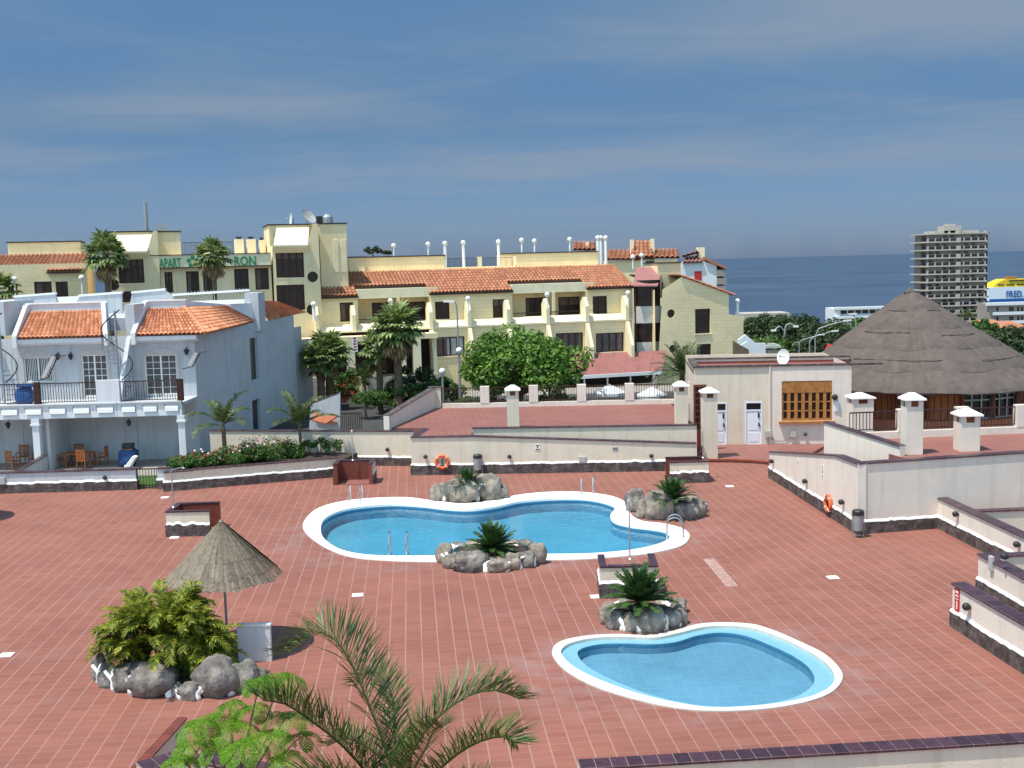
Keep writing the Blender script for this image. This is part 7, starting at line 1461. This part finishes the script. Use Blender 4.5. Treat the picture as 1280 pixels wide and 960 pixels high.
yV = 330; a = PY(1046, 395, yV); t = thing('white_villa', 'long low white building with flat roof left of the thatch', 'building', (a.x, yV, -22)); q = lambda px, py: (PY(px, py, yV).x-a.x, PY(px, py, yV).z+22)
mb = MB(); mb.box(0, q(1130, 395)[0], 1.5, 12, 0, q(1060, 386)[1]); mb.box(0, q(1060, 395)[0]*.3, 0, 1.5, 0, q(1050, 384)[1]); mb.build('wall', 'white_paint', t)
for py in (384, 395): mb = MB(); mb.box(-.3, q(1130, py)[0], -.4, 2, q(1060, py+3)[1], q(1060, py)[1]); mb.build('balcony_band', 'white_paint', t)
for py in (388.5, 399): mb = MB(); [mb.box(q(1053+i*9, py)[0], q(1060+i*9, py)[0], 1.3, 1.5, q(1060, py+4)[1], q(1060, py)[1]) for i in range(8)]; mb.build('windows', 'dark_glass', t)
p = PY(928, 400, 260); t = thing('pale_building', 'low pale building behind the trees right of the hotel', 'building', (p.x, 260, -18)); mb = MB(); mb.box(0, 11, 0, 8, 0, PY(940, 392, 260).z+18); mb.build('wall', 'tower_white', t); mb = MB(); [mb.box(1+2.6*i, 2.5+2.6*i, -.08, 0, PY(940, 402, 260).z+18, PY(940, 397, 260).z+18) for i in range(4)]; mb.build('window', 'dark_glass', t)
# red roofed seaside blocks at far right
for i, (px, py, w_, y, lb) in enumerate(((1238, 403, 9, 300, 'red roofed low block under the white flats'), (1258, 405, 11, 285, 'red roofed low block at the right edge, in front of the flats'), (1222, 417, 6, 250, 'pale orange house beyond the right slope of the thatch'), (1250, 426, 7, 220, 'white house among the trees at the right edge'))):
    p = PY(px, py, y); t = thing('seaside_house', lb, 'house', (p.x, y, p.z-7)); mb = MB(); mb.box(-w_/2, w_/2, 0, 7, 0, 6); mb.build('wall', 'tower_wall' if i < 2 else 'surround', t); mb = MB(); mb.add([(-w_/2-.4, -.4, 6), (w_/2+.4, -.4, 6), (w_/2+.4, 7.4, 6), (-w_/2-.4, 7.4, 6), (-w_/4, 3.5, 7.6), (w_/4, 3.5, 7.6)], [(0, 1, 5, 4), (1, 2, 5), (2, 3, 4, 5), (3, 0, 4), (0, 3, 2, 1)]); mb.build('roof', 'roof_tile_hotel' if i != 3 else 'white_paint', t); mb = MB(); [mb.box(-w_/2+1+2*j, -w_/2+2+2*j, -.05, 0, 3.5, 5) for j in range(int(w_/2)-1)]; mb.build('window', 'dark_glass', t)
# tree masses: individual trees
ti = 0
for (px, pyt, y, W_, H_, mt_, lb) in [(932, 398, 240, 9, 7, 'shrub', 'light green tree just right of the hotel'), (948, 395, 235, 12, 8, 'dark_leaf', 'dark tree right of the hotel'), (968, 393, 230, 15, 9, 'dark_leaf', 'broad dark tree in the row before the sea'), (990, 394, 235, 14, 9, 'dark_leaf', 'dark tree in the middle of the row before the sea'), (1008, 396, 240, 13, 9, 'dark_leaf', 'dark tree left of the low white building'), (1030, 401, 215, 13, 9, 'dark_leaf', 'dark tree in front of the low white building'), (1048, 404, 210, 12, 8, 'dark_leaf', 'dark tree against the left slope of the thatch'), (1066, 400, 220, 11, 8, 'shrub', 'green tree peeping over the thatch slope'),
        (955, 420, 160, 8, 5, 'shrub', 'lighter bush below the dark trees by the white ramp'), (975, 424, 155, 8, 5, 'shrub', 'bush behind the satellite dish'), (1000, 420, 165, 9, 5, 'dark_leaf', 'dark bush behind the curved lamps'), (1025, 422, 150, 8, 5, 'dark_leaf', 'dark bush beside the red awning'),
        (1212, 402, 240, 8, 8, 'shrub', 'green tree right of the tower foot'), (1226, 396, 245, 8, 9, 'shrub', 'tallest green tree before the white flats'), (1243, 414, 200, 8, 6, 'dark_leaf', 'dark tree halfway down the right slope of the thatch'), (1262, 420, 170, 9, 7, 'dark_leaf', 'dark tree over the thatch slope near the right edge'), (1278, 405, 180, 9, 8, 'dark_leaf', 'tall dark tree at the right edge'), (1250, 432, 140, 7, 6, 'dark_leaf', 'dark bush low behind the thatch'), (1272, 436, 125, 7, 6, 'shrub', 'green tree at the right edge behind the thatch'), (1285, 455, 105, 6, 6, 'dark_leaf', 'dark tree cut by the right edge above the eave'), (1300, 490, 80, 6, 6, 'dark_leaf', 'dark tree at the right edge behind the bar'), (1262, 470, 100, 6, 7, 'shrub', 'green bush seen below the thatch eave at right')]:
    p = PY(px, pyt, y); tree('tree', lb, p.x, y, p.z-H_, H_, W_, W_*.8, H_*.3, 20, 150, .34*y/200+.06, mt_, 100+ti, 'trees between the hotel and the sea', 'tree'); ti += 1
p = PY(1226, 393, 230); feather_palm('tall thin palm before the tower block', p.x-3, 230, p.z-10, 9.5, 14, 2.6, 77, 'frond', .8, .2, (0, 1.2), lw=.18, nl=12)
p = PY(574, 280, 90)
# potted plants on the hotel roof
for px, pyt, lb in ((467, 308, 'small spreading palm in a pot on the hotel roof'), (484, 314, 'dark clipped shrub on the hotel roof')):
    q_, z = hpos(px, 320, 6.5); tree('potted_shrub', lb, q_.x, q_.y, z, hz(px, pyt, q_.y)-z, 2.0 if px < 470 else .9, 1.0, .3, 9, 60, .12, 'dark_leaf', px, None, 'shrub')
